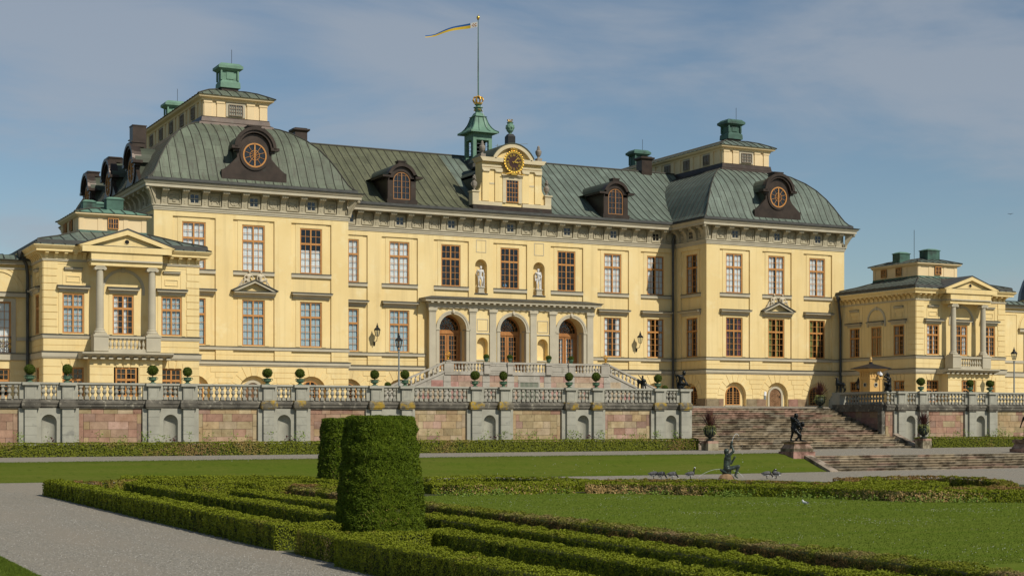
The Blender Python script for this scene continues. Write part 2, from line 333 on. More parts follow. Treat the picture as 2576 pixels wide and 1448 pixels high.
for a,b in ((tc.outputs['Generated'],mp.inputs['Vector']),(mp.outputs[0],n1.inputs['Vector']),(acc,mr.inputs[0]),(sky.outputs[0],tint.inputs[6]),(tint.outputs[2],mx.inputs[6]),(mr.outputs[0],mx.inputs[0]),(mx.outputs[2],bg.inputs['Color']),(bg.outputs[0],ow.inputs['Surface'])): wt.links.new(a,b)
sc.view_settings.view_transform='Standard'; sc.view_settings.look='None'; sc.view_settings.exposure=0; sc.view_settings.gamma=1; sc.view_settings.use_curve_mapping=False
sc.cycles.max_bounces=6; sc.cycles.transparent_max_bounces=8; sc.cycles.use_denoising=True
# ------------------------------------------------------------------ windows
WC={}
def win_parts(w,h,tr,br,split,cols=2,fr=.085,mull=.10,wd='wood'):
    """frame, pane and curtains of a casement window, origin bottom centre, facing -y"""
    k=(w,h,tr,br,split,cols,mull,wd)
    if k in WC: return WC[k]
    f=MB(); y0,y1=-.015,.07
    f.box(-w/2,-w/2+fr,y0,y1,0,h); f.box(w/2-fr,w/2,y0,y1,0,h); f.box(-w/2+fr,w/2-fr,y0,y1,0,fr); f.box(-w/2+fr,w/2-fr,y0,y1,h-fr,h)
    zs=h*(1-split)
    if mull: f.box(-mull/2,mull/2,y0+.003,y1,fr,h-fr)
    if tr: f.box(-w/2+fr,w/2-fr,y0+.006,y1-.01,zs-.07,zs+.07)
    half=[(-w/2+fr,-mull/2),(mull/2,w/2-fr)] if mull else [(-w/2+fr,w/2-fr)]
    zz=[(fr,zs-.07,br),(zs+.07,h-fr,tr)] if tr else [(fr,h-fr,br)]
    for a,b in half:
        for za,zb,n in zz:
            for i in range(1,cols): x=a+(b-a)*i/cols; f.box(x-.016,x+.016,.01,.05,za,zb)
            for i in range(1,n): z=za+(zb-za)*i/n; f.box(a,b,.013,.047,z-.016,z+.016)
    g=MB(); g.face([(-w/2+.02,.03,.02),(w/2-.02,.03,.02),(w/2-.02,.03,h-.02),(-w/2+.02,.03,h-.02)])
    def drape(spans,z0,z1,y=.13,amp=.025):
        c=MB()
        for a,b in spans:
            n=max(6,int((b-a)/.035)); pts=[(a+(b-a)*i/n, y+amp*math.sin(i*1.9+a*3)+.4*amp*math.sin(i*.7)) for i in range(n+1)]
            A=[c.vert((x,yy,z0)) for x,yy in pts]; B=[c.vert((x,yy*.92+.02,z1)) for x,yy in pts]
            for i in range(n): c.idx((A[i],A[i+1],B[i+1],B[i]))
        return c
    full=drape([(-w/2,-.02),(.02,w/2)],.02,h); gap=drape([(-w/2,-.13),(.07,w/2)],.02,h,.14,.035); half_=drape([(-w/2,-.03),(.05,w/2)],.02,h*.97,.15,.02); low=drape([(-w/2,-.02),(.02,w/2)],.02,zs-.45) ; side=drape([(-w/2,-w*.24),(w*.24,w/2)],.02,h); lft=drape([(-w/2,-w*.2),(0.02,w*.18)],.02,h)
    n='window'
    r={'frame':f.mesh('window_frame',M[wd]),'pane':g.mesh('pane',M['glass'])}
    for key,c,m in (('white',full,'cwhite'),('low',low,'cwhite'),('gap',gap,'cwhite'),('half',half_,'cwhite'),('blue',full,'cblue'),('wside',side,'cwhite'),('wleft',lft,'cwhite'),('red',side,'cred'),('green',lft,'cgreen')):
        r[key]=c.mesh('curtain',M[m],smooth=True)
    bl=MB(); bl.face([(-w/2,.12,0),(w/2,.12,0),(w/2,.12,h),(-w/2,.12,h)]); r['blind']=bl.mesh('blind',M['cblind'])
    WC[k]=r; return r
def window(par,Mx,x,y,z,spec,cur=None,name='window'):
    r=win_parts(*spec); W=Mx@Matrix.Translation((x,y,z))
    o=put(name,r['frame'],par,M=W); put('pane',r['pane'],o,M=W)
    if cur: put('blind' if cur=='blind' else 'curtain',r[cur],o,M=W)
    return o
ACH={}
def arch_window(par,Mx,x,y,z,w,h,cols=2,rows=5,cur=True,name='window',wd='wood'):
    k=(w,h,cols,rows)
    if k not in ACH:
        f=MB(); r=w/2; zs=h-r; fr=.07; y0,y1=-.01,.06
        f.box(-r,-r+fr,y0,y1,0,zs); f.box(r-fr,r,y0,y1,0,zs); f.box(-r+fr,r-fr,y0,y1,0,fr); f.arc(0,zs,r-fr,r,y0,y1)
        f.box(-.045,.045,y0+.003,y1,fr,h-fr)
        for sgn in (-1,1):
            for i in range(1,cols):
                xx=sgn*(.045+(r-fr-.045)*i/cols); f.box(xx-.014,xx+.014,.01,.045,fr,zs+math.sqrt(max(.01,(r-fr)**2-xx*xx)))
        for i in range(1,rows+1):
            zz=fr+(zs-fr)*i/(rows-1) if rows>1 else zs
            if zz<h-.15:
                hw=(r-fr) if zz<=zs else math.sqrt(max(.001,(r-fr)**2-(zz-zs)**2)); f.box(-hw,hw,.013,.042,zz-.014,zz+.014)
        g=MB(); g.face([(-r,.03,0),(r,.03,0)]+[(r*math.cos(PI*i/12),.03,zs+r*math.sin(PI*i/12)) for i in range(13)])
        c=MB(); n=14
        for sgn in (-1,1):
            pts=[(sgn*(r-.01-(r*.42)*i/n),.18+.025*math.sin(i*1.7)) for i in range(n+1)]
            for p,q in zip(pts,pts[1:]): c.face([(p[0],p[1],.05),(q[0],q[1],.05),(q[0],q[1],zs),(p[0],p[1],zs)])
        ACH[k]=(f.mesh('window_frame',M[wd]),g.mesh('pane',M['glass']),c.mesh('curtain',M['cwhite']))
    W=Mx@Matrix.Translation((x,y,z)); o=put(name,ACH[k][0],par,M=W); put('pane',ACH[k][1],o,M=W)
    if cur: put('curtain',ACH[k][2],o,M=W)
    return o
def wall_holes(mb,x0,x1,z0,z1,holes,y=0,rev=.24,m=0):
    """a wall face with openings (x0,x1,z0,z1,arched) and their reveals"""
    hs=[h for h in holes if h[1]>x0+1e-6 and h[0]<x1-1e-6 and h[3]>z0+1e-6 and h[2]<z1-1e-6]
    xs=sorted({x0,x1,*[v for h in hs for v in h[:2] if x0<v<x1]}); zs=sorted({z0,z1,*[v for h in hs for v in h[2:4] if z0<v<z1]})
    for a,b in zip(xs,xs[1:]):
        for c,d in zip(zs,zs[1:]):
            mx,mz=(a+b)/2,(c+d)/2
            if any(h[0]<mx<h[1] and h[2]<mz<h[3] for h in hs): continue
            mb.face([(a,y,c),(b,y,c),(b,y,d),(a,y,d)],m)
    for h in hs:
        a,b,c,d=h[:4]; arched=len(h)>4 and h[4]; q=h[5] if len(h)>5 else rev
        top=d-(b-a)/2 if arched else d
        mb.face([(a,y,c),(a,y+q,c),(a,y+q,top),(a,y,top)],m); mb.face([(b,y,c),(b,y,top),(b,y+q,top),(b,y+q,c)],m)
        mb.face([(a,y,c),(b,y,c),(b,y+q,c),(a,y+q,c)],m)
        if arched:
            cx,r=(a+b)/2,(b-a)/2; P=[(cx+r*math.cos(PI*i/16),top+r*math.sin(PI*i/16)) for i in range(17)]
            for p,s in zip(P,P[1:]):
                mb.face([(p[0],y,p[1]),(p[0],y,d),(s[0],y,d),(s[0],y,s[1])],m); mb.face([(p[0],y,p[1]),(s[0],y,s[1]),(s[0],y+q,s[1]),(p[0],y+q,p[1])],m)
        else: mb.face([(a,y,d),(a,y+q,d),(b,y+q,d),(b,y,d)],m)
def rustic(mb,x0,x1,z0,z1,n,holes=(),y=0,out=.03,gap=.045,arches=(),m=0):
    """coursed rustication; arches: (cx, zspring, r_outer_of_voussoirs)"""
    h=(z1-z0)/n
    for i in range(n):
        a,b=z0+i*h+gap/2,z0+(i+1)*h-gap/2; cuts=[]
        for q in holes:
            if q[3]>a and q[2]<b: cuts.append((q[0]-.02,q[1]+.02))
        for cx,zsp,r in arches:
            zz=max(0,a-zsp) if b>zsp else 0
            if a<zsp+r:
                hw=math.sqrt(max(0,r*r-zz*zz)); cuts.append((cx-hw-.04,cx+hw+.04))
        cuts.sort(); cur=x0
        for c,d in cuts+[(x1,x1)]:
            if c-cur>.12: mb.box(cur,min(c,x1),y-out,y+.02,a,b,m)
            cur=max(cur,d)
def voussoirs(mb,cx,zs,r0,r1,y=0,out=.03,n=9,m=0,ztop=None):
    for i in range(n):
        a0=PI*i/n+.02; a1=PI*(i+1)/n-.02; P=[]
        for a,r in ((a0,r0),(a0,r1),(a1,r1),(a1,r0)):
            x,z=cx+r*math.cos(a),zs+r*math.sin(a)
            if ztop and r==r1 and z>ztop: z=ztop
            P.append((x,z))
        if ztop and i in (n//2-1,n//2,n//2+1):
            for j in (1,2): P[j]=(cx+(P[j][0]-cx)*1.08,ztop)
        mb.prism(P,'y',y-out,y+.01,m)
# ------------------------------------------------------------------ ornament templates (local: front -y)
def bracket_mesh():
    b=MB(); S=[(0,0),(-.12,0),(-.13,.25),(-.17,.5),(-.28,.75),(-.44,.90),(-.60,.97),(-.60,1.12),(0,1.12)]
    b.prism(S,'x',-.20,.20); b.box(-.25,.25,-.64,0,1.02,1.13)
    for k in (-1,0,1): b.tube([(k*.16-.07,-.58,.98),(k*.16+.07,-.58,.98)],.07,6)
    for k in range(4): b.box(-.05,.05,-.155-.012*k*k*.4,-.10,.16+.15*k,.26+.15*k)
    b.box(-.25,.25,-.16,0,-.0,.08)
    return b.mesh('bracket',M['frieze'])
BRK=bracket_mesh()
def panel_meshes():
    L=[]
    for kind in range(3):
        p=MB(); w=.43
        for a,b,c,d in ((-w,w,.10,.17),(-w,w,.86,.93),(-w,-w+.07,.17,.86),(w-.07,w,.17,.86)): p.box(a,b,-.10,.02,c,d)
        p.box(-w+.07,w-.07,-.01,.02,.17,.86)
        if kind==0:
            for x,z in ((-.17,.66),(.17,.66),(0,.36)):
                p.box(x-.11,x+.11,-.07,0,z-.09,z-.02)
                for k in (-1,0,1): p.ball((x+k*.08,-.03,z+.03),.05,0,6,4)
        elif kind==1:
            p.prism([(-.28,.80),(-.28,.38),(-.1,.22),(.1,.22),(.28,.38),(.28,.80)],'y',-.05,0)
            p.box(-.26,.26,-.075,0,.50,.56); p.box(-.03,.03,-.078,0,.25,.78)
        else:
            p.ball((0,-.02,.52),.17,0,8,5,(1.3,.35,.75)); p.ball((-.2,-.02,.64),.10,0,8,5,(1,.4,1.1)); p.tube([(.12,-.03,.48),(.24,-.03,.28)],.04); p.tube([(-.12,-.03,.46),(-.2,-.03,.26)],.04); p.tube([(.2,-.03,.56),(.28,-.03,.74)],.03)
        L.append(p.mesh('relief_panel',M['frieze']))
    return L
PANELS=panel_meshes()
def frieze_window_meshes():
    f=MB(); w=.43
    for a,b,c,d in ((-w,w,.08,.2),(-w,w,.86,.96),(-w,-w+.1,.2,.86),(w-.1,w,.2,.86)): f.box(a,b,-.10,.02,c,d)
    f.box(-w+.1,w-.1,-.02,.02,.2,.86,1)
    g=MB(); g.face([(-.29,-.03,.24),(.29,-.03,.24),(.29,-.03,.82),(-.29,-.03,.82)])
    b=MB(); b.box(-.33,.33,-.055,-.02,.20,.25); b.box(-.33,.33,-.055,-.02,.81,.86); b.box(-.33,-.28,-.055,-.02,.25,.81); b.box(.28,.33,-.055,-.02,.25,.81); b.box(-.02,.02,-.05,-.02,.25,.81); b.box(-.28,.28,-.048,-.022,.51,.55)
    return f.mesh('frieze_window',[M['frieze'],M['dark']]),g.mesh('pane',M['glass']),b.mesh('glazing_bar',M['trim'])
FRW=frieze_window_meshes()
def hood_mesh(hw,d=.42,h=.45):
    b=MB(); prof=[(0,0),(-.10,0),(-.12,.12),(-.2,.2),(-d*.85,.26),(-d,.33),(-d,h-.04),(0,h-.04)]
    for x0,x1,mm in ((-hw,hw,0),): b.prism(prof,'x',x0+.12,x1-.12,mm)
    b.box(-hw,hw,-d-.01,0,h-.16,h-.06,0); b.prism([(-d-.06,h-.055),(0,h-.055),(0,h+.06),(-d-.06,h-.015)],'x',-hw-.03,hw+.03,1)
    return b.mesh('window_hood',[M['trim'],M['lead']])
def ledge_mesh(hw):
    b=MB(); b.box(-hw,hw,-.02,.13,0,.23,0); b.box(-hw,hw,-.06,.13,.23,.29,1); b.box(-hw,hw,-.035,.13,.19,.228,0)
    return b.mesh('window_ledge',[M['trim'],M['lead']])
HOOD=hood_mesh(1.5); LEDGE=ledge_mesh(1.5)
def frame_relief(mb,x,w,z0,z1,y,t=.33,out=.03,m=0):
    """flat plaster architrave round a window"""
    mb.box(x-w/2-t,x-w/2-.02,y-out,y+.01,z0,z1+t,m); mb.box(x+w/2+.02,x+w/2+t,y-out,y+.01,z0,z1+t,m); mb.box(x-w/2-.02,x+w/2+.02,y-out,y+.01,z1+.02,z1+t,m)
# ------------------------------------------------------------------ the palace
XC=55.6; YP=105.0; YC=109.7; PO=22.55; PH=7.05; YB=134.0
ZA,ZAT=17.32,17.68; ZC0,ZC1=18.8,19.18
GZ=4.0
palace=thing('palace','long yellow baroque palace with domed copper roofs, clock gable and flagpole turret','palace',(XC,YP,GZ))
SPW=(1.63,3.22,2,4,.34,2)
def facade(Mx,a,b,bays,upcur,locur,brk,pan,lower=True,base_arches=(),door=None,extra_holes=(),skip_panels=(),low_bays=None,basecut=None):
    """one front of the palace. local x along it, y=0 the plane of the lesenes"""
    wl=MB(); pw=1.5; up=13.41; lo=8.18
    if low_bays is None: low_bays=list(bays)
    cuts=sorted(bays); xs=[a]
    for c in cuts: xs+=[c-pw,c+pw]
    xs.append(b)
    bc=basecut or []
    def clip(x0,x1):
        out=[(x0,x1)]
        for c,d in bc: out=[q for p in out for q in ((p[0],min(p[1],c)),(max(p[0],d),p[1])) if q[1]-q[0]>.02]
        return out
    for i in range(0,len(xs),2):
        x0,x1=xs[i],xs[i+1]
        if x1-x0>.02:
            hh=[h for h in extra_holes if h[1]>x0 and h[0]<x1]
            wall_holes(wl,x0,x1,6.9,ZA+.05,hh,0)
            if i>0: wl.face([(x0,0,6.9),(x0,.12,6.9),(x0,.12,16.97),(x0,0,16.97)])
            if i<len(xs)-2: wl.face([(x1,0,6.9),(x1,.12,6.9),(x1,.12,16.97),(x1,0,16.97)])
            for p,q in clip(x0,x1): wl.box(p+.01,q-.01,-.02,.01,7.16,7.48); wl.box(p+.01,q-.01,-.02,.01,7.53,7.85)
    for c in cuts:
        wl.face([(c-pw,0,16.97),(c+pw,0,16.97),(c+pw,0,ZA+.05),(c-pw,0,ZA+.05)]); wl.face([(c-pw,0,16.97),(c-pw,.12,16.97),(c+pw,.12,16.97),(c+pw,0,16.97)])
        hs=[(c-.815,c+.815,up,up+3.22,False,.28)]
        if c in low_bays: hs.append((c-.815,c+.815,lo,lo+3.22,False,.28))
        hs+=list(extra_holes)
        wall_holes(wl,c-pw,c+pw,6.9,16.97,hs,.12)
        frame_relief(wl,c,1.63,up,up+3.22,.12)
        if c in low_bays: frame_relief(wl,c,1.63,lo,11.38,.12,.33)
        for p,q in clip(c-pw,c+pw): wl.box(p+.01,q-.01,.10,.13,7.16,7.48); wl.box(p+.01,q-.01,.10,.13,7.53,7.85)
    # basement
    hs=[(cx-r,cx+r,GZ-.3,zs+r,True,.35) for cx,zs,r in base_arches]
    wall_holes(wl,a,b,GZ-.3,6.9,hs,0,.35)
    rustic(wl,a,b,GZ+(.75 if base_arches else .1),6.70,5,(),0,.03,.045,[(cx,zs,r+.62) for cx,zs,r in base_arches])
    for cx,zs,r in base_arches:
        voussoirs(wl,cx,zs,r,r+.6,0,.03,9,0,6.68)
    put('wall',wl.mesh('wall',M['plaster'],weld=True),palace,M=Mx)
    # windows, ledges, hoods
    for c,k in zip(bays,upcur):
        window(palace,Mx,c,.155,up,SPW,k); put('window_ledge',LEDGE,palace,M=Mx@Matrix.Translation((c,0,up-.30)))
    for c,k in zip(low_bays,locur):
        window(palace,Mx,c,.17,lo,SPW,k)
        if c not in skip_panels: put('window_hood',HOOD,palace,M=Mx@Matrix.Translation((c,.12,11.58)))
    # frieze
    for x in brk: put('bracket',BRK,palace,M=Mx@Matrix.Translation((x,.05,ZAT)))
    for x,k in pan:
        if k=='w':
            o=put('frieze_window',FRW[0],palace,M=Mx@Matrix.Translation((x,.05,ZAT))); put('pane',FRW[1],o,M=Mx@Matrix.Translation((x,.05,ZAT))); put('glazing_bar',FRW[2],o,M=Mx@Matrix.Translation((x,.05,ZAT)))
        else: put('relief_panel',PANELS[k],palace,M=Mx@Matrix.Translation((x,.05,ZAT)))
def front(cx,y): return Matrix.Translation((cx,y,0))
def leftface(x,yref): return Matrix.Translation((x,yref,0))@Matrix.Rotation(-PI/2,4,'Z')   # local x -> -Y, local y -> +X
pb=[-4.25,0,4.25]; pbr=[-6.35+1.411*i for i in range(10)]; ppn=[(-6.35+1.411*(i+.5),k) for i,k in enumerate([0,'w',2,1,'w',1,2,'w',0])]
facade(front(XC-PO,YP),-PH,PH,pb,['half','white','low'],['blue','blue','blue'],pbr,ppn,skip_panels=(0,),base_arches=[(-4.25,5.0,1.1),(0,5.0,1.1),(4.25,5.0,1.1)])
facade(front(XC+PO,YP),-PH,PH,pb,['white','gap','half'],['red','green','green'],pbr,ppn,skip_panels=(0,),base_arches=[(-4.25,5.0,1.1),(0,5.0,1.1),(4.25,5.0,1.1)])
cb=[-13.65,-9.5,-5.15,0,5.15,9.5,13.65]
cbr=[.72,2.15,3.0,4.43,5.87,7.32,8.77,10.2,11.5,12.9,14.3]; cpn=[(0,'w'),(1.43,0),(3.71,2),(5.15,'w'),(6.6,2),(8.05,2),(9.5,'w'),(10.85,2),(12.2,2),(13.6,'w'),(14.95,1)]
brk=sorted([-x for x in cbr]+cbr); pan=[(-x,k) for x,k in cpn[1:]]+cpn
HALFC=XC-(XC-PO+PH); HW=15.5
nh=[(s*2.58-.52,s*2.58+.52,12.95,15.62,True,.55) for s in (-1,1)]
facade(front(XC,YC),-HW,HW,cb,['gap','white',None,None,None,'half','gap'],['blue','blue','wside','wside'],brk,pan,low_bays=[-13.65,-9.5,9.5,13.65],base_arches=[(-13.65,5.0,1.1),(-9.5,5.0,1.1),(9.5,5.0,1.1),(13.65,5.0,1.1)],extra_holes=nh+[(-7.2,7.2,6.9,11.7,False,.05)],basecut=[(-7.3,7.3)])
# return wall of the right projecting block (faces left) and the long outer side of the left block
facade(leftface(XC+PO-PH,(YP+YC)/2),-2.4,2.35,[0.05],['wside'],['wside'],[-1.8,-.6,.75,1.95],[(-1.2,2),(.07,'w'),(1.35,0)],base_arches=[(.05,5.0,1.0)])
facade(leftface(XC-PO-PH,YP+14.0),-15.0,14.0,[-8.6,-3.8,1.0,5.8,10.6],['white']*5,['white']*5,[13.3-1.411*i for i in range(20)],[(13.3-1.411*(i+.5),'w' if i%3==1 else i%3) for i in range(19)])
# near-black sheets behind the glass stand in for unlit rooms
for nm,x0,x1,y in (('dark_room_backing',XC-PO-PH+.3,XC-PO+PH-.3,YP+1.6),('dark_room_backing',XC-HW,XC+HW,YC+1.6),('dark_room_backing',XC+PO-PH+.3,XC+PO+PH-.3,YP+1.6)):
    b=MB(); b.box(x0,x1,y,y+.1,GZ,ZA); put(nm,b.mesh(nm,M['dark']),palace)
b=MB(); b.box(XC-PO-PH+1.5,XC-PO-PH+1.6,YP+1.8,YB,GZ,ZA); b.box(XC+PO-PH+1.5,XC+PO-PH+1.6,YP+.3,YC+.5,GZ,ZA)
b.box(XC+PO+PH-.1,XC+PO+PH,YP+.3,YB,GZ,ZA+2); b.box(XC-PO-PH+.3,XC+PO+PH-.2,YB-.3,YB-.2,GZ,ZA+2); put('dark_room_backing',b.mesh('dark_room_backing',M['dark']),palace)
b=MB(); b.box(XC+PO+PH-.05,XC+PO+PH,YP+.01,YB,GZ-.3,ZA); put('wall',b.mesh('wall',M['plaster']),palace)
# string courses, entablature
XL,XR=XC-PO-PH,XC+PO+PH
XIL,XIR=XC-PO+PH,XC+PO-PH
pth=[(XL,YB),(XL,YP),(XIL,YP),(XIL,YC),(XIR,YC),(XIR,YP),(XR,YP),(XR,YB)]
pl=[(XL,YB),(XL,YP),(XIL,YP),(XIL,YC),(XC-7.35,YC)]; pr=[(XC+7.35,YC),(XIR,YC),(XIR,YP),(XR,YP),(XR,YB)]
for p in (pl,pr):
    b=MB(); b.sweep(p,[(.0,6.72),(.05,6.75),(.05,6.82),(.13,6.86),(.13,7.08),(.0,7.08)]); b.sweep(p,[(-.02,7.083),(.18,7.083),(.18,7.11),(-.02,7.15)],1)
    put('string_course',b.mesh('string_course',[M['trim'],M['lead']]),palace)
    b=MB(); b.sweep(p,[(-.12,7.87),(.07,7.87),(.07,8.08),(-.12,8.08)]); b.sweep(p,[(-.13,8.083),(.11,8.083),(.11,8.11),(-.13,8.14)],1)
    put('string_course',b.mesh('string_course',[M['trim'],M['lead']]),palace)
b=MB(); b.sweep(pth,[(-.2,ZA),(.05,ZA),(.05,ZA+.12),(.09,ZA+.12),(.09,ZA+.24),(.16,ZA+.29),(.16,ZAT),(-.2,ZAT)]); put('architrave',b.mesh('architrave',M['trim']),palace)
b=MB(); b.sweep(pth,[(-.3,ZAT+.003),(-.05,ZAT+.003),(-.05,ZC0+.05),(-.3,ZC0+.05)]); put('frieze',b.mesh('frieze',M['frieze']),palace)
b=MB(); b.sweep(pth,[(-.3,ZC0),(.74,ZC0),(.74,ZC0+.20),(.80,ZC0+.22),(.88,ZC0+.34),(.88,ZC1),(-.3,ZC1)]); put('cornice',b.mesh('cornice',M['trim']),palace)
b=MB(); b.sweep(pth,[(-.3,ZC1+.003),(.94,ZC1+.003),(.97,ZC1+.05),(.55,ZC1+.14),(.55,ZC1+.30),(.45,ZC1+.30),(-.3,ZC1+.22)]); put('gutter',b.mesh('gutter',M['lead']),palace)
# corner eagles under the eaves
e=MB()
for k in range(7): e.prism([(0,-.10),(.12+.07*k,.25+.12*k),(.02+.05*k,.30+.12*k)],'x',-.04-.035*(6-k)*.6,.04+.035*(6-k)*.6)
e.tube([(0,-.05,-.05),(.0,-.18,.35),(0,-.5,.8),(0,-.75,1.02)],.16,8,0,.10); e.ball((0,-.8,1.0),.14)
for s in (-1,1): e.prism([(-.05,.0),(-.2,.3),(-.75,1.1),(-.1,1.1)],'x',s*.12,s*.2)
eg=e.mesh('corner_eagle',M['frieze'])
for x,y,rz in ((XL,YP,R(-45)),(XIL,YP,R(45)),(XIR,YP,R(-45)),(XR,YP,R(45))): put('corner_eagle',eg,palace,(x,y,ZAT),rz)
# pediments with reclining figures
def pediment(cx,y):
    b=MB(); hw=1.62; z=11.55; d=.48
    b.prism([(0,0),(-.12,0),(-.14,.14),(-.3,.24),(-d,.30),(-d,.40),(0,.40)],'x',-hw+.12,hw-.12); b.box(-hw,hw,-d-.05,0,.405,.44,1)
    for s in (-1,1):
        b.prism([(s*hw,.445),(s*(hw-.34),.445),(0,1.02),(0,1.20)],'y',-d+.02,0); b.prism([(s*(hw+.06),.45),(s*(hw+.06),.50),(0,1.26),(0,1.205)],'y',-d-.06,0,1)
    b.face([(-hw+.3,-.06,.445),(hw-.3,-.06,.445),(0,-.06,1.05)],2)
    return put('pediment',b.mesh('pediment',[M['trim'],M['lead'],M['plaster']]),palace,(cx,y+.12,z))
pediment(XC-PO,YP); pediment(XC+PO,YP)
# ground-floor arches: blind field, window or door
def base_arch(Mx,kind):
    b=MB(); b.face([(-1.1,.35,GZ-.3),(1.1,.35,GZ-.3)]+[(1.1*math.cos(PI*i/16),.35,5.0+1.1*math.sin(PI*i/16)) for i in range(17)])
    put('wall',b.mesh('wall',M['plaster']),palace,M=Mx)
    if kind=='window':
        o=arch_window(palace,Mx,0,.28,4.22,1.42,1.55,2,5,False); b=MB(); b.face([(-.7,.342,4.22),(.7,.342,4.22)]+[(.7*math.cos(PI*i/12),.342,5.06+.7*math.sin(PI*i/12)) for i in range(13)]); put('back',b.mesh('back',M['dark']),o,M=Mx)  # black sheet behind the pane stands in for an unlit room
        b=MB(); b.box(-.8,.8,.22,.36,4.12,4.2); put('window_sill',b.mesh('window_sill',M['trim']),palace,M=Mx)
    else:
        b=MB(); b.box(-.78,-.60,.22,.36,3.9,5.0); b.box(.60,.78,.22,.36,3.9,5.0); b.arc(0,5.0,.60,.78,.22,.36)
        put('door_surround',b.mesh('door_surround',M['trim']),palace,M=Mx)
        d=MB(); P=[(-.6,3.85),(.6,3.85)]+[(.6*math.cos(PI*i/12),5.0+.6*math.sin(PI*i/12)) for i in range(13)]
        d.prism(P,'y',.30,.36); 
        for i in range(9):
            z=3.9+i*.2
            for s in (-1,1): d.prism([(s*.01,z),(s*.57,z+.42),(s*.57,z+.585),(s*.01,z+.165)] if z+.585<5.3 else [(s*.01,z),(s*.3,z+.12),(s*.3,z+.24),(s*.01,z+.10)],'y',.282,.30)
        dd=put('door',d.mesh('door',M['plank']),palace,M=Mx); h=MB(); h.box(.4,.46,.22,.29,4.85,5.0); put('handle',h.mesh('handle',M['iron']),dd,M=Mx)
for cx,y,kinds in ((XC-PO,YP,('window','door','window')),(XC+PO,YP,('window','door','window'))):
    for dx,k in zip(pb,kinds): base_arch(front(cx+dx,y),k)
for dx in (-13.65,-9.5,9.5,13.65): base_arch(front(XC+dx,YC),'window')
base_arch(leftface(XIR,(YP+YC)/2)@Matrix.Translation((.05,0,0)),'window')
# stone plinth of the right block
cols=[(.36,.26,.16),(.33,.22,.15),(.38,.215,.17),(.31,.25,.16)]
for seg in ((-PH,-4.25-1.15),(-4.25+1.15,-1.15),(1.15,4.25-1.15),(4.25+1.15,PH)):
    x=seg[0]; b=MB()
    while x<seg[1]-.05:
        x2=min(seg[1],x+random.uniform(.9,1.5)); b.box(x+.008,x2-.008,-.07,.0,GZ-.3,GZ+.72,0,random.choice(cols)); x=x2
    put('stone_plinth',b.mesh('stone_plinth',M['stones']),palace,M=front(XC+PO,YP))
x=-2.4
while x<2.3:
    x2=min(2.35,x+1.1)
    if not -1.1<(x+x2)/2<1.15: b=MB(); b.box(x+.01,x2-.01,-.07,0,GZ-.3,GZ+.72,0,random.choice(cols)); put('stone_plinth',b.mesh('stone_plinth',M['stones']),palace,M=leftface(XIR,(YP+YC)/2))
    x=x2
# niches of the upper floor and square panels above
for s in (-1,1):
    n=MB(); x=s*2.58
    n.face([(x-.52,.55,12.95),(x+.52,.55,12.95),(x+.52,.55,15.62),(x-.52,.55,15.62)]); n.box(x-.58,x+.58,-.05,.5,12.86,12.945,1)
    for a,b_,c,d in ((-.44,.44,16.15,16.19),(-.44,.44,17.1,17.14),(-.44,-.40,16.19,17.1),(.40,.44,16.19,17.1)): n.box(x+a,x+b_,-.025,.01,c,d,2)
    put('niche',n.mesh('niche',[M['plaster'],M['lead'],M['trim']]),palace,M=front(XC,YC))
# ------------------------------------------------------------------ central portico
Mp=front(XC,YC)
b=MB(); AX=[-5.25,0,5.25]; PX=[-7.0,-3.55,-1.8,1.8,3.55,7.0]; yf=-.45
hs=[(x-1.15,x+1.15,6.2,11.2,True,1.25) for x in AX]+[(s*2.675-.47,s*2.675+.47,7.75,9.45,True,.5) for s in (-1,1)]
wall_holes(b,-7.2,7.2,6.2,11.65,hs,yf,1.25); b.box(-7.2,-7.19,yf,.1,6.2,11.65); b.box(7.19,7.2,yf,.1,6.2,11.65)
b.box(-7.2,7.2,yf+.02,.0,4.0,6.2)
for s in (-1,1): b.face([(s*2.675-.47,yf+.5,7.75),(s*2.675+.47,yf+.5,7.75),(s*2.675+.47,yf+.5,9.45),(s*2.675-.47,yf+.5,9.45)])
po=put('portico',b.mesh('portico',M['plaster'],weld=True),palace,M=Mp)
for x in PX:
    p=MB(); p.box(x-.28,x+.28,yf-.12,yf,6.6,11.3); p.box(x-.36,x+.36,yf-.2,yf,6.2,6.5); p.box(x-.32,x+.32,yf-.16,yf,6.5,6.6)
    p.box(x-.31,x+.31,yf-.15,yf,11.3,11.42); p.box(x-.37,x+.37,yf-.22,yf,11.42,11.65); put('pilaster',p.mesh('pilaster',M['trim']),po,M=Mp)
for x in AX:
    p=MB(); p.arc(x,10.05,1.15,1.40,yf-.07,yf); p.arc(x,10.05,1.30,1.44,yf-.11,yf-.07)
    for s in (-1,1):
        p.box(x+s*1.15,x+s*1.42,yf-.07,yf,6.3,9.93); p.box(x+s*1.13,x+s*1.46,yf-.12,yf+.6,9.93,10.05); p.box(x+s*1.13,x+s*1.46,yf-.1,yf,7.3,7.42)
        p.box(x+s*1.13,x+s*1.16,yf+.1,yf+.95,6.3,7.3); p.box(x+s*1.12,x+s*1.152,yf+.02,yf+.25,7.42,9.9); p.box(x+s*1.12,x+s*1.152,yf+.75,yf+1.0,7.42,9.9)
    p.ball((x,yf-.13,11.38),.17,1,8,6,(.8,.8,1.25)); p.ball((x,yf-.22,11.30),.08,1)
    put('archivolt',p.mesh('archivolt',[M['trim'],M['figstone']]),po,M=Mp)
e=MB(); en=[(-8.0,0)]
pe=[(XC-7.3,YC+.05),(XC-7.3,YC+yf-.1),(XC+7.3,YC+yf-.1),(XC+7.3,YC+.05)]
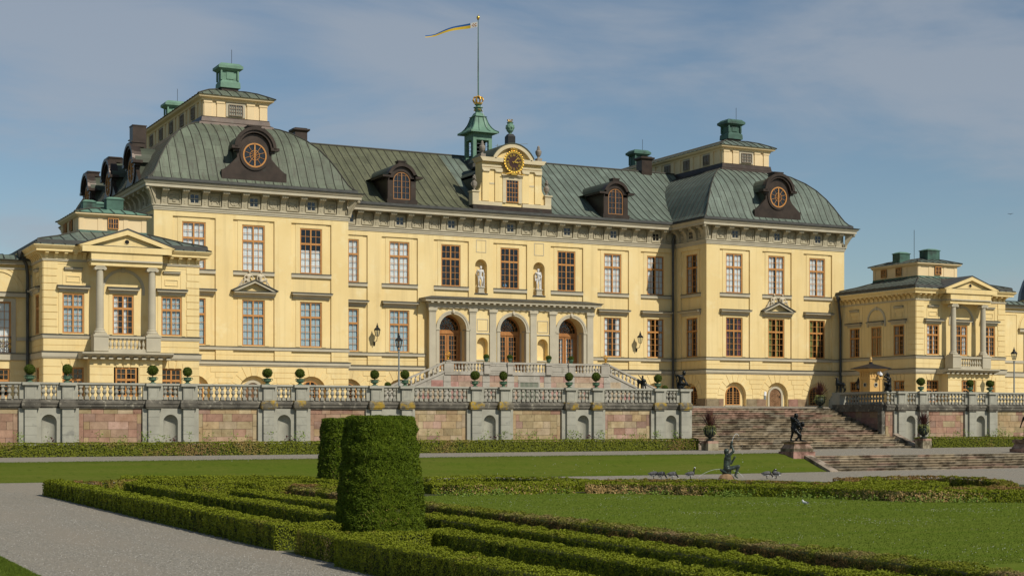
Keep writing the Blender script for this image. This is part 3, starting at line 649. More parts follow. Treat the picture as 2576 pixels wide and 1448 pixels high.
e.sweep(pe,[(-.2,11.65),(.02,11.65),(.02,11.86),(.05,11.86),(.05,11.98),(.12,12.0),(.12,12.12),(.48,12.12),(.48,12.24),(.58,12.34),(-.2,12.34)])
e.sweep(pe,[(-.4,12.345),(.62,12.345),(.62,12.38),(-.4,12.60)],1)
for i in range(28):
    x=XC-7.2+14.4*i/27; e.box(x-.10,x+.10,YC+yf-.1-.45,YC+yf-.2,12.0,12.115)
put('entablature',e.mesh('entablature',[M['trim'],M['lead']]),po)
for s in (-1,1):
    p=MB(); x=s*2.675
    for a,b_,c,d in ((-.48,.48,9.95,10.0),(-.48,.48,10.85,10.9),(-.48,-.43,10.0,10.85),(.43,.48,10.0,10.85)): p.box(x+a,x+b_,yf-.03,yf+.01,c,d)
    put('panel_moulding',p.mesh('panel_moulding',M['trim']),po,M=Mp); p=MB()
    p.box(x-.6,x+.6,yf-.07,yf,9.72,9.82); p.box(x-.6,x+.6,yf-.07,yf,7.62,7.72); put('niche_moulding',p.mesh('niche_moulding',M['trim']),po,M=Mp)
for i,x in enumerate(AX):
    y=.62; z0=6.35; d=MB()
    d.box(x-1.14,x-.98,y-.05,y+.08,z0,10.1); d.box(x+.98,x+1.14,y-.05,y+.08,z0,10.1); d.box(x-.98,x+.98,y-.06,y+.08,9.72,10.02)
    d.arc(x,10.05,1.0,1.14,y-.04,y+.06)
    for s in (-1,1):
        a,c=(x-.97,x-.02) if s<0 else (x+.02,x+.97); a,c=min(a,c),max(a,c)
        d.box(a,c,y,y+.05,z0,7.35); d.box(a,a+.15,y,y+.05,7.35,9.7); d.box(c-.15,c,y,y+.05,7.35,9.7); d.box(a+.15,c-.15,y,y+.05,9.58,9.7); d.box(a+.14,c-.14,y-.03,y,6.55,7.15)
        for k in (1,2): xx=a+.15+(c-a-.3)*k/3; d.box(xx-.014,xx+.014,y+.01,y+.04,7.35,9.58)
        for k in range(1,6): zz=7.35+2.23*k/6; d.box(a+.15,c-.15,y+.012,y+.038,zz-.014,zz+.014)
    dd=put('double_door',d.mesh('double_door',M['door']),palace,M=Mp)
    g=MB(); g.face([(x-1,y+.026,7.3),(x+1,y+.026,7.3),(x+1,y+.026,9.7),(x-1,y+.026,9.7)]); g.face([(x+1.05*math.cos(PI*k/16),y+.03,10.05+1.05*math.sin(PI*k/16)) for k in range(17)])
    put('pane',g.mesh('pane',M['glass']),dd,M=Mp)
    f=MB(); f.arc(x,10.05,.40,.43,y,y+.03); f.arc(x,10.05,.72,.75,y,y+.03)
    for k in range(1,8): a=PI*k/8; f.tube([(x+.1*math.cos(a),y+.015,10.05+.1*math.sin(a)),(x+1.02*math.cos(a),y+.015,10.05+1.02*math.sin(a))],.016,4)
    put('fanlight',f.mesh('fanlight',M['door']),dd,M=Mp)
    if i==2:
        W=win_parts(*SPW)
        for s in (-.5,.5): put('curtain',win_parts(.8,2.2,0,3,0,2,.05,0)['wside'],dd,M=Mp@Matrix.Translation((x+s,y+.02,7.4)))
# ------------------------------------------------------------------ roofs
def ring_roof(mb,x0,x1,y0,y1,prof,seam=.62,mseam=1,sides='FLRB'):
    """hipped roof: profile (inset,z); UV in metres; standing seams on the sides"""
    R_=[(x0+o,x1-o,y0+o,y1-o,z) for o,z in prof]
    run=[0]
    for (o,z),(o2,z2) in zip(prof,prof[1:]): run.append(run[-1]+math.hypot(o2-o,z2-z))
    for i,(A,B) in enumerate(zip(R_,R_[1:])):
        a=[(A[0],A[2],A[4]),(A[1],A[2],A[4]),(A[1],A[3],A[4]),(A[0],A[3],A[4])]; b=[(B[0],B[2],B[4]),(B[1],B[2],B[4]),(B[1],B[3],B[4]),(B[0],B[3],B[4])]
        for s,ax in ((0,0),(1,1),(2,0),(3,1)):
            t=(s+1)%4; P=[a[s],a[t],b[t],b[s]]; h=[run[i],run[i],run[i+1],run[i+1]]
            mb.face(P,0,uv=[(hh,p[ax]) for p,hh in zip(P,h)])
    for side in sides:
        lo,hi=(x0,x1) if side in 'FB' else (y0,y1)
        n=int((hi-lo)/seam)
        for k in range(n+1):
            s=lo+seam*(k+.5); path=[]
            if s>hi: continue
            lim=min(s-lo,hi-s)
            for i,(o,z) in enumerate(prof):
                if o<=lim: path.append((o,z))
                else:
                    if i and path:
                        o0,z0=prof[i-1]; t=(lim-o0)/(o-o0) if o>o0 else 0; path.append((lim,z0+(z-z0)*t))
                    break
            if len(path)<2: continue
            P={'F':[(s,y0+o,z+.03) for o,z in path],'B':[(s,y1-o,z+.03) for o,z in path],'L':[(x0+o,s,z+.03) for o,z in path],'R':[(x1-o,s,z+.03) for o,z in path]}[side]
            mb.tube(P,.026,4,mseam,caps=False)
    for c in range(4):   # hip rolls
        P=[((q[0] if c in (0,3) else q[1]),(q[2] if c<2 else q[3]),q[4]+.03) for q in R_]; mb.tube(P,.055,5,mseam)
def vault_profile(z0,z1,w):
    pts=[(0,0),(.05,.03),(.10,.09),(.16,.20),(.23,.335),(.32,.485),(.44,.645),(.58,.78),(.76,.905),(.9,.97),(1,1)]
    return [(a*w,z0+(z1-z0)*b) for a,b in pts]
LH=2.4; YL=109.4; ZV=24.35
for s,cm in ((-1,'cop'),(1,'copg')):
    cx=XC+s*PO; b=MB(); ov=.5
    ring_roof(b,cx-PH-ov,cx+PH+ov,YP-ov,YB+ov,vault_profile(19.42,ZV,PH+ov-LH-.25),.66,1,'FLR')
    put('roof',b.mesh('roof',[M[cm],M['seam']]),palace)
    # long lantern on top
    L=MB(); x0,x1,y0,y1=cx-LH,cx+LH,YL,YB-4.0
    L.box(x0,x1,y0,y1,ZV-.3,26.2)
    for xx in (x0+.06,x0+1.0,x1-1.55,x1-.6): L.box(xx,xx+.55,y0-.08,y0,24.85,26.0); L.box(xx-.04,xx+.59,y0-.12,y0,25.85,26.0)
    yy=y0+.3
    while yy<y1-.5:
        for q in (0,1.05): L.box(x0-.08,x0,yy+q,yy+q+.5,24.85,26.0); L.box(x1,x1+.08,yy+q,yy+q+.5,24.85,26.0)
        yy+=3.1
    lan=put('lantern',L.mesh('lantern',M['plaster2']),palace)
    C=MB(); rect=[(x0,y1),(x0,y0),(x1,y0),(x1,y1)]
    C.sweep(rect,[(0,26.0),(.1,26.0),(.14,26.12),(.38,26.22),(.42,26.36),(0,26.36)]); put('cornice',C.mesh('cornice',M['plaster2']),lan)
    C=MB(); C.sweep(rect,[(-.1,ZV-.25),(.42,ZV-.25),(.36,ZV+.05),(.18,ZV+.14),(.12,ZV+.45),(.12,24.86),(-.1,24.86)]); put('base_flashing',C.mesh('base_flashing',M['brown']),lan)
    C=MB(); ring_roof(C,x0-.5,x1+.5,y0-.5,y1+.5,[(0,26.37),(.5,26.62),(1.1,26.9),(1.8,27.12),(2.85,27.3)],.7,1,'FLR'); put('roof',C.mesh('roof',[M[cm],M['seam']]),lan)
    f=front(cx,y0); 
    C=MB(); C.box(-.72,.72,-.06,0,24.95,25.98); o=put('window',C.mesh('window',M['trim']),lan,M=f)
    sp=(1.06,.82,0,3,0,3,.05,0.06,'woodg'); window(lan,f,0,-.14,25.02,sp,None)
    yy=y0+2.35
    while yy<y1-1:
        f2=leftface(x0,yy); C=MB(); C.box(-.62,.62,-.06,0,24.95,25.98); put('window',C.mesh('window',M['trim']),lan,M=f2); window(lan,f2,0,-.14,25.02,(.95,.82,0,3,0,3,.05,0.06,'woodg'),None); yy+=3.1
# middle roof: two slopes with a slight flare
b=MB(); x0,x1=XIL-6.0,XIR+6.0; YR=117.0
pf=[(YC-.55,19.44),(YC+.2,19.72),(YC+1.0,20.25),(YR-.15,24.85),(YR,24.92),(YR+.15,24.85),(YR+9.3,18.9)]
for i,(p,q) in enumerate(zip(pf,pf[1:])):
    h0=sum(math.hypot(c[0]-a[0],c[1]-a[1]) for a,c in zip(pf[:i],pf[1:i+1])); h1=h0+math.hypot(q[0]-p[0],q[1]-p[1])
    for xa,xb,m in ((x0,XC-3.0,0),(XC-3.0,x1,2)):
        b.face([(xa,p[0],p[1]),(xb,p[0],p[1]),(xb,q[0],q[1]),(xa,q[0],q[1])],m,uv=[(h0,xa),(h0,xb),(h1,xb),(h1,xa)])
n=int((x1-x0)/.68)
for k in range(n+1): b.tube([(x0+.68*k,y,z+.03) for y,z in pf[:5]],.026,4,1,caps=False)
b.tube([(x0,YR,24.95),(x1,YR,24.95)],.09,6,1)
put('roof',b.mesh('roof',[M['copo'],M['seam'],M['copg']]),palace)
# chimneys
def chimney(cx,cy,z0,z1,w,d,m,cap=True,panel=False,hatm=None,rod=False):
    b=MB()
    if panel:
        b.box(cx-w*.46,cx+w*.46,cy-d*.46,cy+d*.46,z0,z0+.35,1); b.frust(cx,cy,z0+.35,z0+.75,w*.56,d*.56,w*.54,d*.54); b.frust(cx,cy,z0+.75,z0+.9,w*.54,d*.54,w*.46,d*.46)
        b.box(cx-w*.42,cx+w*.42,cy-d*.42,cy+d*.42,z0+.9,z1-.55)
        for sx in (-1,1):
            for sy in (-1,1): b.box(cx+sx*w*.46-.10,cx+sx*w*.46+.02,cy+sy*d*.46-.10,cy+sy*d*.46+.02,z0+.9,z1-.55)
        b.box(cx-w*.2,cx+w*.2,cy-d*.46,cy-d*.4,z0+1.0,z1-.65); b.frust(cx,cy,z1-.55,z1-.4,w*.5,d*.5,w*.66,d*.66); b.box(cx-w*.68,cx+w*.68,cy-d*.68,cy+d*.68,z1-.4,z1-.2); b.frust(cx,cy,z1-.198,z1,w*.66,d*.66,w*.5,d*.5)
    else:
        b.box(cx-w/2,cx+w/2,cy-d/2,cy+d/2,z0,z1-.25 if cap else z1)
        if cap: b.frust(cx,cy,z1-.35,z1-.2,w*.5,d*.5,w*.68,d*.68); b.box(cx-w*.68,cx+w*.68,cy-d*.68,cy+d*.68,z1-.2,z1-.08); b.box(cx-w*.5,cx+w*.5,cy-d*.5,cy+d*.5,z1-.08,z1)
        else: b.box(cx-w*.53,cx+w*.53,cy-d*.53,cy+d*.53,z1-.06,z1+.02)
    o=put('chimney',b.mesh('chimney',[M[m],M['brown']]),palace)
    if rod: r=MB(); r.tube([(cx+.1,cy-d*.5,z1-.6),(cx+.1,cy-d*.5,z1+1.0)],.018,5); put('lightning_rod',r.mesh('lightning_rod',M['iron']),o)
chimney(XC-PO,111.3,27.0,29.15,1.36,1.2,'verd',panel=True,rod=True); chimney(XC+PO,111.6,27.0,29.05,1.36,1.2,'verdd',panel=True,rod=True)
chimney(XC-PO,126.6,27.0,29.2,1.4,1.2,'verd',panel=True,rod=True); chimney(XC+PO,127.0,26.5,28.8,1.4,1.2,'verdd',panel=True,rod=True)
chimney(XC-15.4,116.0,22.5,25.85,1.0,.9,'brown'); chimney(XC+17.0,117.0,22.6,26.25,1.05,.95,'brown')
chimney(27.1,114.2,21.6,24.6,1.0,1.0,'brown',cap=False); chimney(27.3,122.0,21.0,23.4,1.0,1.0,'brown',cap=False); chimney(27.4,130.0,21.0,23.1,1.0,1.0,'brown',cap=False)
# round dormers
def round_dormer(Mx,depth=2.6):
    b=MB(); z0=0
    L=[(-2.35,0),(-2.35,.62),(-2.2,.66)]+[(-2.2+.95*(1-math.cos(t)) ,.66+1.1*math.sin(t)*0+ .9*(t/(PI/2))**2) for t in [PI/2*k/6 for k in range(1,7)]]
    prof=L+[(-1.25,2.15),(-1.25,2.2)]
    P=[(x,z) for x,z in prof]+[(1.25*math.cos(PI-PI*k/14),2.2+1.05*math.sin(PI*k/14)) for k in range(1,14)]+[(-x,z) for x,z in prof[::-1]]
    b.prism(P,'y',0,.25); b.prism([(-1.2,.6),(1.2,.6),(1.2,2.2)]+[(1.2*math.cos(PI*k/12),2.2+1.0*math.sin(PI*k/12)) for k in range(1,13)],'y',.25,depth,1)
    b.arc(0,2.2,1.12,1.42,-.22,.35,0,PI,16); b.arc(0,2.2,1.3,1.52,-.34,-.2,0,PI,16)
    for s in (-1,1): b.box(s*1.1,s*1.72,-.34,.35,2.12,2.32); b.box(s*1.1,s*1.45,-.15,.3,1.95,2.12)
    b.box(-.42,.42,-.1,.8,3.45,3.75); b.box(-.48,.48,-.16,.86,3.75,3.85)
    b.arc(0,1.75,.86,1.06,-.09,.02,0,2*PI,28); b.face([(.9*math.cos(2*PI*k/24),.0-.012,1.75+.9*math.sin(2*PI*k/24)) for k in range(24)],2)
    # sheet over the top, lapping onto the roof behind
    for k in range(12):
        a0,a1=PI*k/12,PI*(k+1)/12; P0=(1.46*math.cos(a0),2.2+1.22*math.sin(a0)); P1=(1.46*math.cos(a1),2.2+1.22*math.sin(a1))
        b.face([(P0[0],-.1,P0[1]),(P1[0],-.1,P1[1]),(P1[0],depth,P1[1]),(P0[0],depth,P0[1])],1)
    o=put('dormer',DM['d'] if 'd' in DM else DM.setdefault('d',b.mesh('dormer',[M['brown'],M['cop'],M['dark']])),palace,M=Mx)
    f=MB(); f.arc(0,1.75,.76,.86,-.10,-.02,0,2*PI,28); f.arc(0,1.75,.33,.36,-.075,-.045,0,2*PI,20); f.box(-.045,.045,-.10,-.03,.95,2.55)
    for k in range(10):
        a=2*PI*(k+.5)/10; f.tube([(.08*math.cos(a),-.06,1.75+.08*math.sin(a)),(.8*math.cos(a),-.06,1.75+.8*math.sin(a))],.02,4)
    W=put('window',DM.setdefault('w',f.mesh('window',M['wood'])),o,M=Mx); g=MB(); g.face([(.8*math.cos(2*PI*k/24),-.05,1.75+.8*math.sin(2*PI*k/24)) for k in range(24)])
    put('pane',DM.setdefault('p',g.mesh('pane',M['glass'])),W,M=Mx)
DM={}
for s in (-1,1): round_dormer(front(XC+s*PO,YP-.12)@Matrix.Translation((0,0,19.75)))
for y in (110.8,118.2,125.8): round_dormer(leftface(XL-.12,y)@Matrix.Translation((0,0,18.98)))
# arched dormers of the middle roof
for s in (-1,1):
    Mx=front(XC+s*9.5,YC-.35)@Matrix.Translation((0,0,19.5)); b=MB()
    b.box(-1.15,-.72,-.05,.3,.3,1.95); b.box(.72,1.15,-.05,.3,.3,1.95); b.box(-1.25,1.25,-.15,.4,0,.3); b.box(-.72,.72,.1,.3,.3,2.75,2)
    b.arc(0,1.75,.72,1.05,-.05,.3,0,PI,14); b.arc(0,1.85,.98,1.22,-.25,.35,R(20),R(160),14)
    for q in (-1,1): b.box(q*1.05,q*1.65,-.28,2.2,1.95,2.1); b.prism([(q*1.0,1.95),(q*1.18,1.95),(q*1.18,.3),(q*1.0,.3)],'y',.0,3.2)
    b.box(-.3,.3,-.1,.5,2.95,3.2); b.box(-.34,.34,-.14,.54,3.2,3.28)
    N=12
    P=[(-1.7,2.1),(-1.25,2.14)]+[(1.2*math.cos(PI-R(20)-(PI-R(40))*k/N),1.85+1.24*math.sin(R(20)+(PI-R(40))*k/N)) for k in range(N+1)]+[(1.25,2.14),(1.7,2.1)]
    for p,q in zip(P,P[1:]): b.face([(p[0],-.26,p[1]),(q[0],-.26,q[1]),(q[0],4.4,q[1]),(p[0],4.4,p[1])],1)
    o=put('dormer',b.mesh('dormer',[M['brown'],M['cop'],M['dark']]),palace,M=Mx)
    w=arch_window(o,Mx,0,.0,.32,1.40,2.1,2,4,False,wd='woodb')
# ------------------------------------------------------------------ clock gable
G=front(XC,YC-.25)@Matrix.Diagonal((.92,1,1,1)); b=MB(); GB=19.85
b.box(-2.85,2.85,0,1.2,GB,23.55)
for s in (-1,1):
    b.prism([(s*2.85,GB),(s*3.65,GB),(s*3.65,GB+.95),(s*3.45,GB+.98),(s*3.15,GB+1.12),(s*2.98,GB+1.4),(s*2.9,GB+1.8),(s*2.85,GB+1.8)],'y',.05,.5)
    for x0_,x1_ in ((s*.95,s*1.65),(s*2.2,s*2.85)):
        b.box(x0_,x1_,-.10,0,GB+.35,22.6)
ga=put('clock_gable',b.mesh('clock_gable',M['plaster']),palace,M=G)
t=MB(); t.box(-3.75,-.98,-.14,0,GB,GB+.3); t.box(.98,3.75,-.14,0,GB,GB+.3); 
for s in (-1,1):
    t.box(s*3.2,s*3.8,-.12,.55,GB,GB+1.0); t.box(s*3.12,s*3.88,-.2,.62,GB+1.0,GB+1.1)
    for q in (s*1.3,s*2.52): t.tube([(q-.3,-.14,22.55),(q+.3,-.14,22.55)],.08,8); t.box(q-.36,q+.36,-.16,0,22.6,22.72)
    t.box(s*.92,s*2.9,-.14,0,22.72,22.84); t.box(s*.92,s*2.9,-.10,0,22.9,23.05); t.box(s*1.7,s*2.15,-.03,0,21.55,21.68)
    t.prism([(s*.85,23.3),(s*2.95,23.3),(s*3.1,23.5),(s*3.2,23.62),(s*.85,23.62)],'y',-.35,1.2)
    t.box(s*.6,s*.92,-.12,0,GB+.3,22.3); 
t.box(-.92,.92,-.13,0,21.95,22.3); t.box(-1.05,1.05,-.2,0,22.3,22.4)
t.arc(0,22.55,1.95,2.25,-.35,1.2,R(30),R(150),18); t.prism([(1.95*math.cos(R(30)+R(120)*k/14),22.55+1.95*math.sin(R(30)+R(120)*k/14)) for k in range(15)],'y',.0,.9,1)
put('gable_moulding',t.mesh('gable_moulding',[M['trimw'],M['plaster']]),ga,M=G)
t=MB(); t.arc(0,22.55,2.26,2.33,-.4,4.2,R(30),R(150),18)
t.prism([(-2.7,GB),(2.7,GB),(2.7,22.5)]+[(2.7*math.cos(PI*k/14),22.3+1.1*math.sin(PI*k/14)) for k in range(15)]+[(-2.7,22.5)],'y',1.25,6.0)
put('roof',t.mesh('roof',M['cop']),ga,M=G)
t=MB(); t.box(-3.8,3.8,-.2,.6,19.3,GB); put('base_flashing',t.mesh('base_flashing',M['brown']),ga,M=G)
window(ga,G,0,-.10,GB+.35,(1.2,1.95,0,5,0,4,.07,0),None); b=MB(); b.box(-.6,.6,-.05,-.02,GB+.35,GB+2.3); put('window_back',b.mesh('window_back',M['dark']),ga,M=G)
# clock
CM=front(XC,YC-.25)@Matrix.Translation((0,-.22,23.36)); c=MB(); c.lathe([(0,0),(.80,0),(.80,.16),(0,.16)],seg=36); cl=put('clock',c.mesh('clock',M['clockface']),palace,M=CM@Matrix.Rotation(PI/2,4,'X'))
c=MB(); c.arc(0,0,.72,.86,-.19,-.14,0,2*PI,36)
for k in range(24): a=2*PI*k/24; c.ball((.85*math.cos(a),-.17,.85*math.sin(a)),.075,0,6,4)
c.box(-.3,.3,-.19,-.14,.86,1.0); c.ball((0,-.17,1.02),.13,0,8,5); 
for q in (-1,1): c.ball((q*.22,-.17,.98),.1,0,8,5); c.tube([(q*.2,-.16,-.88),(q*.7,-.16,-.98),(q*1.02,-.16,-.93)],.07,6,0,.03)
c.box(-.25,.25,-.2,-.14,-1.02,-.86)
put('gilt_wreath',c.mesh('gilt_wreath',M['gold']),cl,M=CM)
ROM=['XII','I','II','III','IIII','V','VI','VII','VIII','IX','X','XI']
n=MB()
for h,tx in enumerate(ROM):
    W={'I':.06,'V':.11,'X':.11}; tot=sum(W[ch] for ch in tx); x=-tot/2; rot=Matrix.Rotation(2*PI*h/12,4,'Y')
    n.M=rot@Matrix.Translation((0,0,.55))
    for ch in tx:
        wd=W[ch]; cxx=x+wd/2
        if ch=='I': n.box(cxx-.014,cxx+.014,-.185,-.165,-.1,.1)
        elif ch=='V': n.prism([(cxx-.05,.1),(cxx-.02,.1),(cxx+.008,-.1),(cxx-.012,-.1)],'y',-.185,-.165); n.prism([(cxx+.05,.1),(cxx+.032,.1),(cxx-.01,-.1),(cxx+.008,-.1)],'y',-.183,-.167)
        else: n.prism([(cxx-.055,.1),(cxx-.022,.1),(cxx+.055,-.1),(cxx+.022,-.1)],'y',-.185,-.165); n.prism([(cxx+.055,.1),(cxx+.035,.1),(cxx-.055,-.1),(cxx-.035,-.1)],'y',-.183,-.167)
        x+=wd
n.M=None
for k in range(60):
    if k%5: a=2*PI*k/60; n.box(.685*math.sin(a)-.012,.685*math.sin(a)+.012,-.18,-.165,.685*math.cos(a)-.012,.685*math.cos(a)+.012)
put('roman_numerals',n.mesh('roman_numerals',M['gold']),cl,M=CM)
for ang,L,wd in ((R(46),.62,.035),(R(95),.42,.05)):
    hd=MB(); hd.M=Matrix.Rotation(ang,4,'Y'); hd.prism([(-wd*.5,-.16),(wd*.5,-.16),(wd,L*.55),(wd*1.5,L*.7),(0,L),(-wd*1.5,L*.7),(-wd,L*.55)],'y',-.215,-.195); hd.M=None; hd.ball((0,-.2,0),.05)
    put('clock_hand',hd.mesh('clock_hand',M['gold']),cl,M=CM)
# urn finials
def finial(Mx,kind):
    u=MB()
    if kind=='bud': u.box(-.22,.22,-.22,.22,0,.28); u.lathe([(.14,.28),(.09,.36),(.1,.42),(.2,.55),(.26,.72),(.27,.86),(.2,.95),(.13,.98),(.16,1.05),(.1,1.12),(.12,1.2),(.05,1.3),(0,1.33)],seg=12)
    else:
        u.lathe([(.16,0),(.15,.05),(.07,.12),(.09,.2),(.2,.38),(.24,.6),(.22,.72),(.11,.78),(.09,.84),(.16,.9)],seg=12)
        for k in range(9): a=k*2.4; u.ball((.11*math.cos(a)*(1-k*.08),.11*math.sin(a)*(1-k*.08),.92+.035*k),.085,0,6,4)
        for q in (-1,1): u.tube([(q*.2,0,.38),(q*.29,0,.5),(q*.24,0,.66)],.03,5)
    put('finial',u.mesh('finial',M['urnstone']),ga,M=Mx)
for s in (-1,1): finial(G@Matrix.Translation((s*2.72,.2,23.62)),'bud'); finial(G@Matrix.Translation((s*3.5,.18,GB+1.1)),'flower')
u=MB(); u.box(-.35,.35,-.3,.3,0,.75,1); u.frust(0,0,.75,.95,.35,.3,.2,.2,1); u.lathe([(.14,.95),(.12,1.02),(.28,1.2),(.38,1.5),(.36,1.65),(.22,1.75),(.26,1.85),(.3,1.88),(.16,1.92)],seg=12)
for k in range(8): a=2*PI*k/8; u.ball((.33*math.cos(a),.33*math.sin(a),1.45),.09,0,6,4)
cr=put('crowned_urn',u.mesh('crowned_urn',[M['verd'],M['iron']]),ga,M=G@Matrix.Translation((0,.3,24.72)))
def crown(mb,z,r,open_top=False,m=0,th=.08):
    mb.lathe([(r*.72,z),(r*.76,z+r*.22),(r*.72,z+r*.28),(r*.66,z+r*.1)],seg=14,m=m)
    for k in range(8):
        a=2*PI*k/8; c,s=math.cos(a),math.sin(a)
        if open_top: mb.tube([(r*.74*c,r*.74*s,z+r*.25),(r*.98*c,r*.98*s,z+r*.9)],r*.09,5,m,r*.16)
        else: mb.tube([(r*.74*c,r*.74*s,z+r*.25),(r*1.02*c,r*1.02*s,z+r*.8),(r*.85*c,r*.85*s,z+r*1.25),(r*.35*c,r*.35*s,z+r*1.42),(0,0,z+r*1.3)],r*th,5,m)
        mb.ball((r*.95*c,r*.95*s,z+r*.85),r*.1,m,6,4)
    if not open_top: mb.ball((0,0,z+r*1.55),r*.22,m,8,6); mb.box(-r*.05,r*.05,-r*.05,r*.05,z+r*1.7,z+r*2.1,m); mb.box(-r*.17,r*.17,-r*.05,r*.05,z+r*1.85,z+r*1.95,m)
u=MB(); crown(u,1.9,.24,True); put('crown',u.mesh('crown',M['gold']),cr,M=G@Matrix.Translation((0,.3,24.72)))
# ------------------------------------------------------------------ flag turret
T=front(XC+.05,115.7); b=MB(); w_=.86
for sx in (-1,1):
    for sy in (-1,1): b.box(sx*w_,sx*(w_-.30),sy*w_,sy*(w_-.30),23.9,26.75)
b.box(-w_+.01,w_-.01,-w_+.01,w_-.01,26.05,26.75); b.box(-w_-.08,w_+.08,-w_-.08,w_+.08,23.6,24.45,1)
b.box(-.8,.8,-.8,.8,24.4,24.6); b.box(-.45,.45,.3,.45,24.6,26,2); b.box(.3,.45,-.45,.29,24.6,26,2)
tu=put('bell_turret',b.mesh('bell_turret',[M['verd'],M['lead'],M['dark']]),palace,M=T)
b=MB()
for q in range(4):
    for k in range(4):
        a=w_+.015
        b.M=Matrix.Rotation(PI/2*q,4,'Z'); b.tube([(-.56,-a,24.75+.32*k),(.56,-a,24.75+.32*k)],.015,4)
b.M=None
for x_ in (1.2,2.2,3.2):
    b.tube([(x_,-1.2,24.4),(x_,-1.2,25.75)],.025,5)
for z_ in (24.9,25.3,25.7): b.tube([(1.0,-1.2,z_-.1),(4.0,-1.2,z_+.3)],.02,5)
put('railing',b.mesh('railing',M['postgrey']),tu,M=T)
b=MB(); pr=[(1.27,26.62),(1.27,26.72),(1.03,26.86),(.84,27.08),(.68,27.36),(.57,27.68),(.48,28.0)]
for (r0,z0),(r1,z1) in zip(pr,pr[1:]): b.frust(0,0,z0,z1,r0,r0,r1,r1)
for q in range(4):
    b.M=Matrix.Rotation(PI/2*q,4,'Z'); b.tube([(r,-r,z+.02) for r,z in pr],.05,5,1)
    for f_ in (-.4,.4): b.tube([(r*f_,-r-.01,z+.02) for r,z in pr[1:]],.025,4,1)
b.M=None
b.frust(0,0,28.0,28.06,.5,.5,.58,.58); b.frust(0,0,28.062,28.4,.46,.46,.28,.28); b.lathe([(.30,28.4),(.22,28.46),(.27,28.56),(.34,28.68),(.29,28.73),(.24,28.77),(.40,28.82),(.40,28.87),(.2,28.92),(.2,29.02),(.28,29.08),(.22,29.15)],seg=12)
put('roof',b.mesh('roof',[M['verd'],M['verdd']]),tu,M=T)
b=MB(); crown(b,29.12,.44,th=.14); 
for k in range(4): a=PI/2*k; b.tube([(.28*math.cos(a-.4),.28*math.sin(a-.4),28.72),(.38*math.cos(a),.38*math.sin(a),28.56),(.28*math.cos(a+.4),.28*math.sin(a+.4),28.72)],.04,5)
put('crown',b.mesh('crown',M['gold']),tu,M=T)
b=MB(); b.tube([(0,0,29.6),(0,0,36.15)],.07,8,0,.035); b.ball((0,0,36.32),.14,1); b.lathe([(.05,36.12),(.1,36.17),(.05,36.22)],seg=8,m=1); b.tube([(.0,0,36.4),(0,0,36.6)],.02,5,1)
b.tube([(-.1,-.08,29.0),(-.12,-.08,35.9)],.008,4,2)
b.tube([(.12,-.08,29.5),(.4,-.9,26.9)],.01,4,2)
put('flagpole',b.mesh('flagpole',[M['verdd'],M['gold'],M['plastic']]),palace,M=T)
# rainwater pipes
for x,y,z0,z1,hx,hy in ((XIR-.32,YC-.22,4.0,18.6,.25,-.35),):
    b=MB(); b.tube([(x+hx,y+hy,19.0),(x,y,18.0),(x,y,z0)],.11,8); b.lathe([(.1,18.6),(.22,18.95),(.22,19.1)],x+hx,y+hy,0,8); put('downpipe',b.mesh('downpipe',M['lead']),palace)
